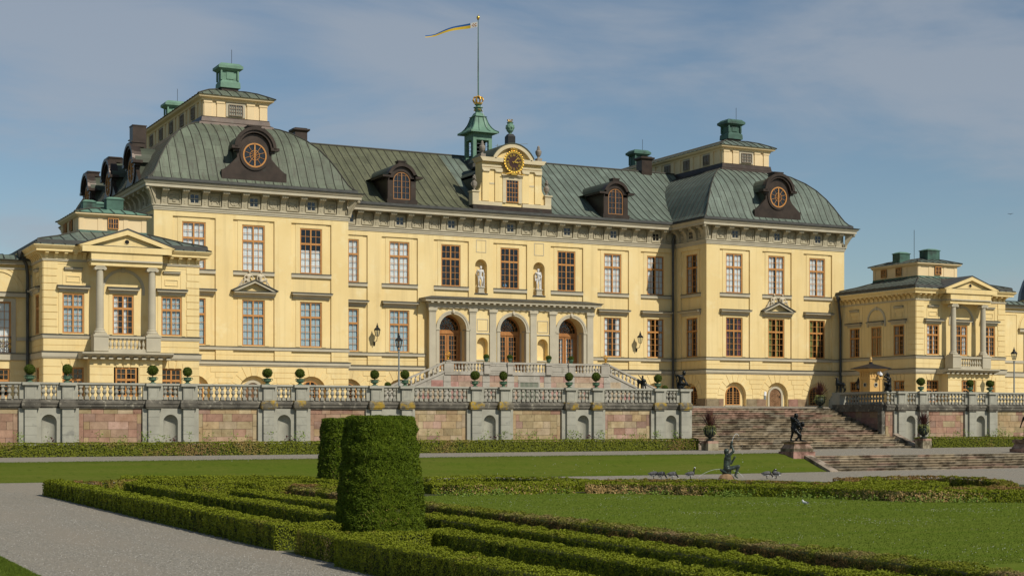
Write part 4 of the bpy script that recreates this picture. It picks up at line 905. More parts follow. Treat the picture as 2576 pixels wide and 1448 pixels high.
# ------------------------------------------------------------------ low corner pavilions
YL0=95.5; LHW=4.75
PXO=33.85   # centre offset of the low pavilions
LW1=(1.28,2.42,2,4,.34,2,.09); LW0=(1.28,1.75,2,3,.42,2,.09)
def quad_ring(mb,x0,x1,z0,z1,y,t=.05,out=.03,m=0):
    for a,b,c,d in ((x0,x1,z0,z0+t),(x0,x1,z1-t,z1),(x0,x0+t,z0+t,z1-t),(x1-t,x1,z0+t,z1-t)): mb.box(a,b,y-out,y+.005,c,d,m)
HOODS=hood_mesh(.95,.3,.36); 
def small_hood():
    b=MB(); b.prism([(0,0),(-.06,0),(-.16,.10),(-.16,.17),(0,.17)],'x',-.52,.52); b.box(-.56,.56,-.19,0,.172,.20,1); return b.mesh('window_hood',[M['trim'],M['lead']])
HOODT=small_hood()
def low_facade(par,Mx,hw,bays,mid_arch,cur,cur0,quoin,portico,blindmid=False):
    wl=MB(); zf=12.6
    hs=[(c-.64,c+.64,8.22,10.64,False,.2) for c in bays]+[(c-.64,c+.64,4.42,6.17,False,.25) for c in bays]
    wall_holes(wl,-hw,hw,GZ-.3,zf,hs,0,.2)
    zones=[(-hw,hw)]
    rustic(wl,-hw,hw,GZ-.2,6.68,6,[(c-.68,c+.68,4.3,6.3) for c in bays],0,.03,.04)
    for c in bays:
        for k in (-1,0,1): wl.prism([(c+k*.42-.16,6.2),(c+k*.42+.16,6.2),(c+k*.55+.2,6.66),(c+k*.55-.2,6.66)],'y',-.045,.0)
    rustic(wl,-hw,hw,7.13,7.86,2,(),0,.025,.04)
    for c in bays:
        frame_relief(wl,c,1.28,8.2,10.64,0,.22,.03)
        if c==0 and mid_arch: continue
        quad_ring(wl,c-.62,c+.62,11.1,12.15,0,.04,.03); quad_ring(wl,c-.42,c+.42,11.32,11.72,0,.05,.04); quad_ring(wl,c-1.0,c+1.0,10.95,12.42,0,.03,.025)
    if quoin:
        for s in quoin:
            for i in range(10): wl.box(s*hw,s*(hw-.78-.04*(i%2)),-.045,.01,8.17+.435*i+.015,8.17+.435*(i+1)-.025)
    put('wall',wl.mesh('wall',M['plaster'],weld=True),par,M=Mx)
    tr=MB()
    for c in bays:
        if c==0 and mid_arch:
            ro=1.33 if quoin and len(quoin)==2 else 1.16; zc=12.24-ro; tr.arc(c,zc,ro-.17,ro,-.06,0,0,PI,18); tr.box(c-ro,c-ro+.17,-.06,0,10.66,zc); tr.box(c+ro-.17,c+ro,-.06,0,10.66,zc); tr.box(c-.12,c+.12,-.09,0,12.02,12.3)
    if tr.v: put('blind_arch',tr.mesh('blind_arch',M['trim']),par,M=Mx)
    for i,c in enumerate(bays):
        window(par,Mx,c,.04,8.22,LW1,'blind' if (c==0 and blindmid) else cur[i]); window(par,Mx,c,.10,4.42,LW0,cur0[i])
        put('window_hood',HOODS,par,M=Mx@Matrix.Translation((c,0,10.72)))
        if not(c==0 and mid_arch): put('window_hood',HOODT,par,M=Mx@Matrix.Translation((c,0,12.0)))
    return wl
def low_pavilion(s,label):
    cx=XC+s*PXO*1.0
    T=thing('corner_pavilion',label,'pavilion',(cx,YL0+4.75,GZ))
    F=front(cx,YL0); hw=LHW; dep=9.5; S=leftface(cx-hw,YL0+dep/2)
    left=s<0
    low_facade(T,F,hw,[-3.0,0,3.0],True,['blue','wleft','blue'] if left else ['wleft','wside','wleft'],[None]*3 if left else ['low','white','wside'],(-1,1),True)
    low_facade(T,S,dep/2,[-2.75,0,2.75],True,['wside','white','wside'],[None,'wside','wside'],(1,),False,blindmid=True)
    b=MB(); b.box(cx+hw-.02,cx+hw,YL0+.02,YL0+dep,GZ,12.7); b.box(cx-hw+.02,cx+hw,YL0+dep-.05,YL0+dep,GZ,13.4); put('wall',b.mesh('wall',M['plaster']),T)
    b=MB(); b.box(cx-hw+1.2,cx+hw-.1,YL0+1.3,YL0+1.4,GZ,12.5); b.box(cx-hw+1.2,cx-hw+1.3,YL0+1.4,YL0+dep-.1,GZ,12.5); put('dark_room_backing',b.mesh('dark_room_backing',M['dark']),T)
    px=2.15  # half width of the portico break
    yb=YL0-.55
    rect=[(cx-hw,YL0+dep),(cx-hw,YL0),(cx-px,YL0),(cx-px,yb),(cx+px,yb),(cx+px,YL0),(cx+hw,YL0),(cx+hw,YL0+dep)]
    plain=[(cx-hw,YL0+dep),(cx-hw,YL0),(cx+hw,YL0),(cx+hw,YL0+dep)]
    b=MB(); b.sweep(rect,[(-.15,12.55),(.06,12.55),(.06,12.60),(.09,12.62),(.09,12.68),(-.15,12.68)],1); b.sweep(rect,[(-.15,13.10),(.5,13.10),(.5,13.24),(.56,13.27),(.68,13.42),(.68,13.46),(-.15,13.46)])
    b.sweep(rect,[(-.2,12.683),(.0,12.683),(.0,13.10),(-.2,13.10)]); put('cornice',b.mesh('cornice',[M['plaster'],M['trim']]),T)
    # corbels of the frieze
    cb=MB(); cb.prism([(0,0),(-.08,0),(-.10,.14),(-.22,.26),(-.42,.31),(-.42,.42),(0,.42)],'x',-.10,.10); cm=cb.mesh('corbel',M['plaster'])
    for x in [-hw+.15+.56*i for i in range(5)]+[hw-.15-.56*i for i in range(5)]: put('corbel',cm,T,M=F@Matrix.Translation((x,0,12.68)))
    for i in range(17): put('corbel',cm,T,M=S@Matrix.Translation((dep/2-.15-.56*i,0,12.68)))
    # courses
    for z0,z1,o,cut in ((6.70,7.08,.12,2.4),(7.90,8.12,.07,1.75)):
        b=MB()
        for p in (plain,):
            b.sweep(p,[(-.05,z0),(o*.5,z0),(o,z0+.12),(o,z1),(-.05,z1)]); b.sweep(p,[(-.05,z1+.003),(o+.05,z1+.003),(o+.05,z1+.03),(-.05,z1+.06)],1)
        put('string_course',b.mesh('string_course',[M['trim'],M['lead']]),T)
    # portico
    P=MB(); P.box(-px,px,-.55,0,12.38,12.56); P.box(-px+.05,px-.05,-.53,0,12.32,12.40)
    P.prism([(-px-.75,13.47),(px+.75,13.47),(0,14.42)],'y',-1.02,.0); 
    for q in (-1,1): P.prism([(q*(px+.78),13.47),(q*(px+.10),13.47),(0,14.2),(0,14.5)],'y',-1.26,-1.02)
    P.box(-px-.6,px+.6,-1.09,-1.0,13.462,13.52,1); P.arc(0,13.78,.14,.17,-1.045,-1.02,0,2*PI,16); P.face([(.13*math.cos(2*PI*k/14),-1.03,13.78+.13*math.sin(2*PI*k/14)) for k in range(14)],2)
    # projecting lower porch
    put('pediment',P.mesh('pediment',[M['plaster'],M['lead'],M['dark']]),T,M=F); P=MB()
    P.box(-2.2,2.2,-.85,0,GZ-.3,4.42); P.box(-2.2,-.75,-.85,0,4.42,6.2); P.box(.75,2.2,-.85,0,4.42,6.2); P.box(-2.2,2.2,-.85,0,6.2,6.95)
    rustic(P,-2.2,2.2,GZ-.2,6.68,6,[(-.8,.8,4.3,6.3)],-.85,.03,.04)
    for k in (-1,0,1): P.prism([(k*.42-.16,6.2),(k*.42+.16,6.2),(k*.55+.2,6.66),(k*.55-.2,6.66)],'y',-.90,-.85)
    put('porch',P.mesh('porch',M['plaster']),T,M=F)
    P=MB()
    for q in (-1,1): P.prism([(q*(px+.85),13.48),(q*(px+.85),13.54),(0,14.6),(0,14.5)],'y',-1.28,2.6,0)
    P.prism([(-px-.8,13.46),(px+.8,13.46),(0,14.47)],'y',.02,2.6); put('pediment_roof',P.mesh('pediment_roof',M['lead']),T,M=F)
    window(T,F,0,-.80,4.42,LW0,None)
    bk=MB(); bk.box(-.64,.64,-.70,-.66,4.42,6.17); put('window_back',bk.mesh('window_back',M['dark']),T,M=F)
    K=MB(); K.box(-2.0,2.0,-1.2,0,7.05,7.14); K.prism([(0,6.68),(-.9,6.68),(-.95,6.78),(-1.35,6.86),(-1.5,6.98),(-1.5,7.06),(0,7.06)],'x',-2.75,2.75)
    for i in range(11): x=-2.5+.5*i; K.box(x-.13,x+.13,-1.25,-.9,6.66,6.775)
    ba=put('balcony',K.mesh('balcony',M['trim']),T,M=F)
    K=MB()
    for q in (-1,1): K.box(q*1.58-.44,q*1.58+.44,-1.25,-.35,7.145,8.02); K.box(q*1.58-.47,q*1.58+.47,-1.29,-.3,8.02,8.14)
    K.box(-1.14,1.14,-1.15,-.9,7.145,7.28); K.box(-1.14,1.14,-1.18,-.88,7.92,8.05); put('parapet',K.mesh('parapet',M['trim']),ba,M=F)
    bm=MB(); bm.lathe([(.085,0),(.085,.05),(.05,.09),(.055,.14),(.105,.24),(.09,.34),(.05,.46),(.045,.52),(.08,.56),(.08,.64)],seg=8); bme=bm.mesh('baluster',M['trim'],smooth=True)
    for i in range(9): put('baluster',bme,ba,M=F@Matrix.Translation((-1.0+.25*i,-1.02,7.28)))
    for q in (-1,1):
        c=MB(); x=q*1.58; c.box(x-.36,x+.36,-1.16,-.44,8.14,8.24); c.lathe([(.34,8.24),(.36,8.3),(.33,8.36),(.27,8.40),(.29,8.45),(.235,8.5),(.235,10.2),(.20,12.0),(.22,12.03),(.2,12.07)],x,-.80,0,16)
        c.box(x-.27,x+.27,-1.06,-.54,12.20,12.30); 
        for r_ in (-1,1): c.tube([(x+r_*.27,-1.05,12.13),(x+r_*.27,-.55,12.13)],.10,10)
        c.box(x-.26,x+.26,-1.04,-.56,12.07,12.20); put('column',c.mesh('column',M['trim']),T,M=F)
    b=MB(); b.box(-px,px,-1.08,-.5,12.30,12.56); b.box(-px,px,-1.2,-.5,12.56,12.66,1); b.box(-px,px,-1.13,-.5,12.66,13.1); b.box(-px-.55,px+.55,-1.24,-.5,13.1,13.46); put('entablature',b.mesh('entablature',[M['plaster'],M['trim']]),T,M=F)
    # roof and lantern
    b=MB(); o=.62; ring_roof(b,cx-hw-o,cx+hw+o,YL0-o,YL0+dep+o,[(0,13.47),(.22,13.56),(.24,13.78),(.5,13.86),(1.6,14.15),(3.25,14.72)],.72,1,'FLR'); put('roof',b.mesh('roof',[M['copg'],M['seam']]),T)
    b=MB(); lw=2.1; x0,x1,y0,y1=cx-lw,cx+lw,YL0+2.75,YL0+dep-1.2
    b.box(x0,x1,y0,y1,14.4,15.78)
    for q in (x0,x0+1.15,x1-1.45,x1-.3): b.box(q,q+.3,y0-.035,y0,14.85,15.75)
    for q in range(5): yy=y0+q*(y1-y0-.3)/4; b.box(x0-.035,x0,yy,yy+.3,14.85,15.75)
    g=MB(); g.sweep(plain,[(.30,13.55),(.44,13.55),(.44,13.80),(.30,13.80)]); put('gutter',g.mesh('gutter',M['lead']),T)
    L=put('lantern',b.mesh('lantern',M['plaster2']),T)
    rr=[(x0,y1),(x0,y0),(x1,y0),(x1,y1)]
    b=MB(); b.sweep(rr,[(0,15.7),(.1,15.7),(.28,15.82),(.28,15.93),(0,15.93)]); put('cornice',b.mesh('cornice',M['plaster2']),L)
    b=MB(); b.sweep(rr,[(-.05,14.5),(.12,14.5),(.05,14.85),(-.05,14.85)]); put('base_flashing',b.mesh('base_flashing',M['verdd']),L)
    b=MB(); ring_roof(b,x0-.34,x1+.34,y0-.34,y1+.34,[(0,15.935),(1.2,16.3),(2.3,16.5)],.7,1,'FLR'); put('roof',b.mesh('roof',[M['verd'] if left else M['copg'],M['seam']]),L)
    sp=(.66,.68,0,2,0,2,.05,0.05); bkm=MB(); bkm.box(-.33,.33,-.03,-.012,0,.68); bkme=bkm.mesh('window_back',M['dark'])
    for Mx,px_ in ((front(cx,y0),0),(leftface(x0,(y0+y1)/2),-1.35),(leftface(x0,(y0+y1)/2),.5)):
        o=window(L,Mx,px_,-.11,14.98,sp,None); put('back',bkme,o,M=Mx@Matrix.Translation((px_,-.02,14.98)))
    for dx,dy,ww,hh,zz in (((-1.0,2.6,.8,.8,16.95),(-.2,3.6,.8,.8,17.0),(.35,1.4,1.05,.8,17.05)) if left else ((-1.25,3.0,1.1,.9,16.95),(.5,1.5,1.3,1.0,17.15))):
        c=MB(); c.box(cx+dx-ww/2,cx+dx+ww/2,y0+dy-hh/2,y0+dy+hh/2,15.9,zz); c.frust(cx+dx,y0+dy,zz,zz+.12,ww*.55,hh*.55,ww*.3,hh*.3,1); c.box(cx+dx-ww*.55,cx+dx+ww*.55,y0+dy-hh*.55,y0+dy+hh*.55,zz-.06,zz); put('chimney',c.mesh('chimney',[M['verdd'],M['verd']]),T)
    if not left: c=MB(); c.tube([(cx-.55,y0+2.2,16),(cx-.55,y0+2.2,18.9)],.02,5); put('lightning_rod',c.mesh('lightning_rod',M['iron']),T)
    # rainwater pipe in the inner corner
    if left: x,y=cx-hw-.25,YL0+4.0; P_=[(cx-hw-.75,YL0+3.7,13.3),(cx-hw-.35,YL0+3.8,12.6),(x,y-.05,12.0),(x,y-.05,GZ)]
    else: x,y=cx-hw-.16,YP-.32; P_=[(cx-hw-.62,YP-.6,13.3),(cx-hw-.55,YP-.55,12.9),(x,y,11.4),(x,y,GZ)]
    b=MB(); b.tube(P_,.10,8); b.lathe([(.1,-.25),(.2,.05),(.2,.2)],P_[0][0],P_[0][1],13.25,8); put('downpipe',b.mesh('downpipe',M['lead']),T)
    return T
low_pavilion(-1,'yellow low corner pavilion with two-column balcony at the left end of the palace'); low_pavilion(1,'yellow low corner pavilion with two-column balcony standing behind the ochre sentry box')
# ------------------------------------------------------------------ side wings, only their ends are in view
def wing(x0,x1,axis,label,mid,grille):
    T=thing('side_wing',label,'wing',((x0+x1)/2,99.6,GZ)); F=front(axis,99.6); a,b_=x0-axis,x1-axis
    w=MB(); wall_holes(w,a,b_,GZ-.3,12.8,[(-.72,.72,7.1,10.3,False,.2),(-.64,.64,4.42,6.17,False,.2)],0,.2); rustic(w,a,b_,GZ-.2,6.68,6,[(-.7,.7,4.3,6.3)],0,.03,.04)
    w.arc(0,10.9,1.25,1.45,-.06,0); w.arc(0,10.9,1.5,1.58,-.04,0); quad_ring(w,1.75,min(b_-.1,3.2),8.5,12.1,0,.05,.04); quad_ring(w,max(a+.1,-3.2),-1.75,8.5,12.1,0,.05,.04)
    put('wall',w.mesh('wall',M['plaster'],weld=True),T,M=F)
    t=MB(); t.box(a,b_,-.12,0,6.70,7.08); t.box(a,b_,-.08,0,12.3,12.42); t.box(-1.0,-.72,-.07,0,7.1,10.5); t.box(.72,1.0,-.07,0,7.1,10.5); t.box(-.72,.72,-.07,0,10.3,10.5); t.box(-1.6,1.6,-.22,0,10.6,10.85); t.box(a,b_,-.3,0,12.6,12.85)
    t.box(a,-1.05,-.07,0,7.9,8.12); t.box(1.05,b_,-.07,0,7.9,8.12); t.box(a,b_,-.17,0,7.083,7.13,1); t.box(-1.65,1.65,-.26,0,10.853,10.9,1); put('string_course',t.mesh('string_course',[M['trim'],M['lead']]),T,M=F)
    sp=(1.44,3.2,0,6,0,2,.09,.1); window(T,F,0,.08,7.1,sp,'white'); window(T,F,0,.1,4.42,LW0,None)
    k=MB(); k.box(a,b_,1.2,1.3,GZ,12.5); put('dark_room_backing',k.mesh('dark_room_backing',M['dark']),T,M=F)
    r=MB(); 
    for p,q,h in (((-.55,12.85),(0,13.2),0),((0,13.2),(6,13.75),1.)):
        r.face([(a,p[0],p[1]),(b_,p[0],p[1]),(b_,q[0],q[1]),(a,q[0],q[1])],0,uv=[(h,a),(h,b_),(h+5*h+.7,b_),(h+5*h+.7,a)])
    r.box(a,b_,-.55,0,12.86,12.9,1); r.face([(a,6,13.75),(b_,6,13.75),(b_,12,12),(a,12,12)],0,uv=[(0,a),(0,b_),(6,b_),(6,a)])
    for i in range(int((b_-a)/.7)): r.tube([(a+.7*i,-.55,12.93),(a+.7*i,0,13.23),(a+.7*i,6,13.78)],.03,4,1,caps=False)
    put('roof',r.mesh('roof',[M['copg'],M['seam']]),T,M=F)
    if not grille:
        c=MB(); c.box(-2.9,-1.9,3.2,4.0,13.2,14.3); c.box(-2.95,-1.85,3.15,4.05,14.3,14.38); put('chimney',c.mesh('chimney',M['verdd']),T,M=F)
    if grille:
        g=MB(); 
        for i in range(12):
            x=-.7+1.4*i/11; g.tube([(x,-.1,7.15),(x,-.1,8.1)],.012,4)
        for x in (-.45,0,.45):
            for z in (7.4,7.75): g.arc(x,z,.12,.145,-.13,-.10,0,2*PI,10); g.arc(x+.18,z+.12,.07,.09,-.13,-.10,0,2*PI,8,1)
        g.box(-.72,.72,-.12,-.08,8.08,8.13); g.box(-.72,.72,-.12,-.08,7.14,7.18); put('balcony_grille',g.mesh('balcony_grille',[M['iron'],M['gold']]),T,M=F)
    return T
wing(5.5,17.3,15.05,'low yellow side wing with gilt balcony grille at the left picture edge',0,True)
wing(93.9,112,101.4,'low yellow side wing behind the tall lamp post at the right picture edge',0,True)
# far domed building behind the right wing
T=thing('domed_chapel','dark domed chapel rising behind the roof at the right edge','chapel',(125,117,GZ))
b=MB(); b.lathe([(5.2,4),(5.2,15.0),(5.5,15.1),(5.5,15.4)],125,117,0,24); put('wall',b.mesh('wall',M['plaster']),T)
b=MB(); b.lathe([(5.6,15.4),(5.5,16.2),(5.1,17.4),(4.4,18.6),(3.4,19.6),(2.0,20.4),(.8,20.8),(.8,22),(0,22.8)],125,117,0,28); put('dome',b.mesh('dome',M['slate']),T)
# ------------------------------------------------------------------ terrace walls with balustrade
YW=87.5
STONE=[(.43,.265,.185),(.48,.325,.225),(.40,.235,.17),(.48,.35,.20),(.52,.41,.25),(.43,.335,.19),(.48,.375,.25),(.36,.235,.18),(.52,.345,.27),(.41,.285,.165)]
bm=MB(); bm.box(-.11,.11,-.11,.11,0,.16); bm.lathe([(.10,.16),(.07,.19),(.075,.23),(.055,.26),(.075,.30),(.125,.38),(.12,.44),(.075,.54),(.06,.60),(.085,.62),(.085,.65)],seg=9); bm.box(-.10,.10,-.10,.10,.65,.76)
BAL=bm.mesh('baluster',M['baluster'])
def ashlar(mb,x0,x1,z0,z1,y,rows,pal=STONE,border=True,bias=None):
    def stone(a,b,c,d):
        cc=random.choice(bias if bias and random.random()<.6 else pal); k=random.uniform(.85,1.12); mb.box(a+.008,b-.008,y-random.uniform(0,.018),y+.05,c+.008,d-.008,0,(cc[0]*k,cc[1]*k,cc[2]*k))
    if border:
        x=x0
        while x<x1-.05:
            n=min(x1,x+random.uniform(.5,.9)); n=x1 if x1-n<.3 else n; stone(x,n,z1-.3,z1); x=n
        for a,b in ((x0,x0+.27),(x1-.27,x1)):
            z=z0
            while z<z1-.32:
                n=min(z1-.3,z+random.uniform(.7,1.2)); n=z1-.3 if z1-.3-n<.3 else n; stone(a,b,z,n); z=n
        x0+=.27;x1-=.27;z1-=.3
    for i in range(rows):
        a,b=z0+(z1-z0)*i/rows,z0+(z1-z0)*(i+1)/rows; x=x0-random.uniform(0,.5)
        while x<x1-.02:
            n=x+random.uniform(.5,1.15); n=x1 if x1-n<.3 else n; stone(max(x,x0),min(n,x1),a,b); x=n
def terrace(name,label,x0,x1,niches,endl,endr,orange):
    T=thing(name,label,'terrace wall',((x0+x1)/2,YW,1.0)); z0=.7
    # masonry core
    piers=[]
    for n in niches:
        for s in (-1,1): piers.append((n+s*1.0,-s))
    edges=[]; last=x0
    for n in niches:
        if n-1.62-last>.3: edges.append((last,n-1.62))
        last=n+1.62
    if x1-last>.3: edges.append((last,x1))
    b=MB(); b.box(x0,x1,YW+.5,YW+.6,z0,3.64)
    for a,c in edges: b.box(a-.3,c+.3,YW+.045,YW+.495,z0,3.64)
    put('core',b.mesh('core',M['gstone2']),T)
    for i,(a,c) in enumerate(edges):
        p=MB(); ashlar(p,a,c,z0,3.64,YW,6,bias=(STONE[:3],STONE[:3],STONE[3:6],STONE[:3],STONE[3:7],STONE[3:6],STONE[3:9])[i%7]); put('stone_panel',p.mesh('stone_panel',M['stones']),T)
    for n in niches:
        p=MB(); hs=[(n-.42,n+.42,z0+.4,3.30,True,.02)]
        wall_holes(p,n-.70,n+.70,z0,3.64,hs,YW-.10,.02)
        # half-round niche
        N=12; zs=3.30-.42; rr=.42; yb=YW-.10
        A=[(n-rr*math.cos(PI*k/N),yb+rr*1.0*math.sin(PI*k/N)) for k in range(N+1)]
        for q,w_ in zip(A,A[1:]): p.face([(q[0],q[1],z0),(w_[0],w_[1],z0),(w_[0],w_[1],zs),(q[0],q[1],zs)])
        for j in range(5):
            t0,t1=PI/2*j/5,PI/2*(j+1)/5
            for q,w_ in zip(A,A[1:]):
                def f(P,t): return (n+(P[0]-n)*math.cos(t), yb+(P[1]-yb)*math.cos(t), zs+rr*math.sin(t))
                p.face([f(q,t0),f(w_,t0),f(w_,t1),f(q,t1)])
        put('niche',p.mesh('niche',M['gstone'],weld=True),T)
    b=MB()
    path=[(x0,YW-.02)]
    ends=[]
    for x,s in piers: pass
    pm=MB()
    for i in range(6): pm.box(-.32,.32,-.33,.1,-2.94+.49*i+.012,-2.94+.49*(i+1)-.012)
    pm.box(-.31,.31,-.315,.1,-2.94,0); pme=pm.mesh('pier',M['gstone'])
    bp=MB(); bp.box(-.15,.15,-.17,.1,-2.94,0); bpm=bp.mesh('half_pier',M['gstone'])
    dm=MB(); dm.box(-.31,.31,-.30,.12,0,.76); dm.box(-.24,.24,-.315,-.29,.07,.09); dm.box(-.24,.24,-.315,-.29,.67,.69); dm.box(-.24,-.22,-.315,-.29,.09,.67); dm.box(.22,.24,-.315,-.29,.09,.67); dme=dm.mesh('balustrade_pedestal',M['gstone'])
    hp=MB(); hp.box(-.13,.13,-.14,.1,0,.76); hpm=hp.mesh('half_pedestal',M['gstone'])
    allp=[p for p in piers]
    for x,s in allp:
        put('pier',pme,T,(x,YW,3.64)); put('balustrade_pedestal',dme,T,(x,YW,4.14))
        for q in (-1,1):
            if x0<x+q*.45<x1:
                if q==-s: put('half_pier',bpm,T,(x+q*.46,YW,3.64))
                put('half_pedestal',hpm,T,(x+q*.44,YW,4.14))
    # cornice and rail follow the breaks; separate lichened stretches over some piers
    br=sorted(x for x,_ in allp); pts=[(x0,0)]
    segs=[]; cur=x0
    for x in br: segs.append((cur,x-.36,0,x)); segs.append((x-.36,x+.36,.33,x)); cur=x+.36
    segs.append((cur,x1,0,None))
    pc=[(-.6,3.64),(.10,3.64),(.10,3.70),(.16,3.72),(.16,3.88),(.20,3.90),(.19,3.98),(.08,4.08),(.02,4.14),(-.6,4.14)]
    pr_=[(-.25,4.90),(.10,4.90),(.10,4.93),(.17,4.96),(.17,5.03),(.12,5.06),(-.25,5.06)]
    b1,b2,b3=MB(),MB(),MB()
    for a,c,o,px in segs:
        a=max(a,x0); c=min(c,x1)
        if c-a<.02: continue
        if o>0:
            P=[(a,YW+.1),(a,YW-o),(c,YW-o),(c,YW+.1)]; prof=[(k if k>0 else -.3,z) for k,z in pc]; pr2=[(k if k>0 else -.3,z) for k,z in pr_]
            (b2 if px is not None and orange and orange[0]<px<orange[1] else b1).sweep(P,[(min(k,.14) if k>0 else k,z) for k,z in prof]); b3.sweep(P,[(min(k,.10),z) for k,z in pr2])
        else: b1.sweep([(a,YW),(c,YW)],pc); b3.sweep([(a,YW),(c,YW)],pr_)
    put('cornice',b1.mesh('cornice',M['gstone2']),T)
    if b2.v: put('lichened_cornice',b2.mesh('lichened_cornice',M['lichen']),T,label='cornice blocks patched with orange lichen')
    put('handrail',b3.mesh('handrail',M['gstone']),T)
    # balusters
    bays=[]; cur=x0
    for x in br: bays.append((cur+(.57 if cur>x0 else .05),x-.57)); cur=x+0
    bays.append((cur+.57,x1-.05)); allb=[]
    for a,c in bays:
        if c-a<.2: continue
        n=max(1,round((c-a)/.335)); allb+=[a+(c-a)*(i+.5)/n for i in range(n)]
    for x in allb: put('baluster',BAL,T,(x,YW,4.14))
    return T
NL=[15.85+6.75*k for k in range(7)]
NR=[77.05,83.8,90.55]
TL=terrace('terrace_wall','long left terrace wall of pink and ochre stone blocks with niches and balustrade',11.5,58.05,[n for n in NL],0,1,(28,60))
TRr=terrace('terrace_wall','right terrace wall with balustrade beyond the wide garden steps',74.75,93.5,NR,1,0,None)
# balustrades running back along the steps
def back_rail(x,par,label):
    T=thing('balustrade',label,'balustrade',(x,90.4,3.0)); b=MB()
    b.box(x-.3,x+.3,YW+.15,93.2,.8,3.6); y=YW+.3
    put('wall',b.mesh('wall',M['gstone2']),T)
    p=MB(); p.M=Matrix.Translation((x-.3,90.3,0))@Matrix.Rotation(-PI/2,4,'Z'); ashlar(p,-2.7,2.7,.9,3.6,-.0,6,[(.27,.18,.15),(.3,.22,.15),(.25,.15,.13)],False); p.M=None; put('stone_panel',p.mesh('stone_panel',M['stones']),T)
    c=MB(); c.box(x-.42,x+.42,YW+.2,93.5,3.6,3.85); c.box(x-.36,x+.36,YW+.2,93.5,3.85,4.14); put('cornice',c.mesh('cornice',M['gstone2']),T)
    c=MB(); c.box(x-.34,x+.34,92.6,93.5,4.14,4.9); c.box(x-.3,x+.3,93.5,93.8,3.85,4.6); c.prism([(93.5,4.9),(93.8,4.75),(94.0,4.4),(94.05,3.9),(93.5,3.9)],'x',x-.22,x+.22); put('balustrade_pedestal',c.mesh('balustrade_pedestal',M['gstone']),T)
    c=MB(); c.box(x-.27,x+.27,YW+.2,93.6,4.9,5.06); put('handrail',c.mesh('handrail',M['gstone']),T)
    for i in range(13): put('baluster',BAL,T,(x,88.15+.335*i,4.14))
    return T
back_rail(75.05,None,'shaded stone balustrade running back along the right side of the steps'); back_rail(57.7,None,'stone balustrade running back behind the seated bronze figure')
# ------------------------------------------------------------------ steps
SC=[(.32,.255,.165),(.36,.28,.18),(.28,.23,.155),(.33,.225,.16),(.26,.22,.16),(.37,.305,.21)]
def steps(name,label,x0,x1,y0,z0,n,rise,tread,wide=None,wn=0,cheek=None,pinktop=0):
    T=thing(name,label,'steps',((x0+x1)/2,y0+n*tread/2,z0)); b=MB()
    for i in range(n):
        kk=random.uniform(.78,1.12); xe=wide if wide and i<wn else x1; x=x0-random.uniform(0,1)
        while x<xe-.02:
            q=x+random.uniform(.9,2.2); q=xe if xe-q<.5 else q; c=random.choice(SC); k=random.uniform(.88,1.1)*kk
            if i>=n-pinktop and random.random()<.65: c=(.39,.25,.18)
            b.box(max(x,x0)+.004,min(q,xe)-.004,y0+i*tread-.02,y0+(i+1)*tread+.1,z0+i*rise-.1,z0+(i+1)*rise-.045,0,(c[0]*k,c[1]*k,c[2]*k)); b.box(max(x,x0)+.003,min(q,xe)-.003,y0+i*tread-.075,y0+(i+1)*tread+.1,z0+(i+1)*rise-.042,z0+(i+1)*rise,0,(c[0]*k,c[1]*k,c[2]*k)); x=q
    put('flight',b.mesh('flight',M['step']),T)
    for ch in (cheek or []):
        c=MB(); c.prism(ch[2],'x',ch[0],ch[1],0,(.36,.29,.22)); put('cheek_wall',c.mesh('cheek_wall',M['step']),T)
    return T
steps('garden_steps','long flight of worn reddish steps rising to the terrace between the urns',58.0,74.75,84.95,1.0,18,.1585,.49,75.15,5,[(75.15,75.65,[(84.7,.8),(84.7,1.12),(87.2,2.02),(87.2,.8)]),(57.2,57.95,[(86.0,.8),(86.0,1.2),(87.1,1.75),(87.1,.8)])],5)
steps('garden_steps','low flight of grey mossy steps between lower gravel and upper path',57.35,100,71.7,0,6,.1433,.34,None,0,[(56.75,57.35,[(71.2,0),(71.2,.07),(73.9,1.02),(74.3,1.02),(74.3,0)])])
# ------------------------------------------------------------------ double stair before the central doors
T=thing('entrance_stair','pale stone double stair with balustrade below the three arched doors','stair',(XC,107.4,GZ)); Y0=106.5
b=MB(); b.box(-7.15,7.15,0,3.0,GZ-.3,6.42); b.box(-7.2,7.2,-.08,3.0,6.42,6.58,0); 
for x in (-7.0,-3.72,-1.62,1.62,3.72,7.0):
    for i in range(5): b.box(x-.3,x+.3,-.06,.0,4.0+.47*i+.015,4.0+.47*(i+1)-.015)
b.box(-.95,-.8,-.05,0,4.0,5.9); b.box(.8,.95,-.05,0,4.0,5.9); b.box(-.95,.95,-.05,0,5.9,6.08)
put('landing',b.mesh('landing',M['lstone']),T,(XC,Y0,0))
for a,c in ((-6.7,-4.02),(-3.42,-1.92),(-1.32,-.95),(.95,1.32),(1.92,3.42),(4.02,6.7)): p=MB(); ashlar(p,a,c,GZ-.1,6.40,-.015,5,[(.50,.36,.27),(.52,.42,.30),(.45,.30,.24),(.50,.30,.26)],False); put('stone_panel',p.mesh('stone_panel',M['stones']),T,(XC,Y0,0))
g=MB(); g.box(-.8,.8,.02,.03,4.0,5.9,1)
for i in range(15): x=-.78+1.56*i/14; g.box(x-.018,x+.018,-.03,0,4.0,5.88)
put('cellar_grille',g.mesh('cellar_grille',[M['urng'],M['dark']]),T,(XC,Y0,0))
bm=MB(); bm.lathe([(.085,0),(.085,.06),(.055,.10),(.06,.15),(.105,.25),(.09,.33),(.05,.44),(.045,.5),(.08,.54),(.08,.62)],seg=9); BAL2=bm.mesh('baluster',M['lstone'],smooth=True)
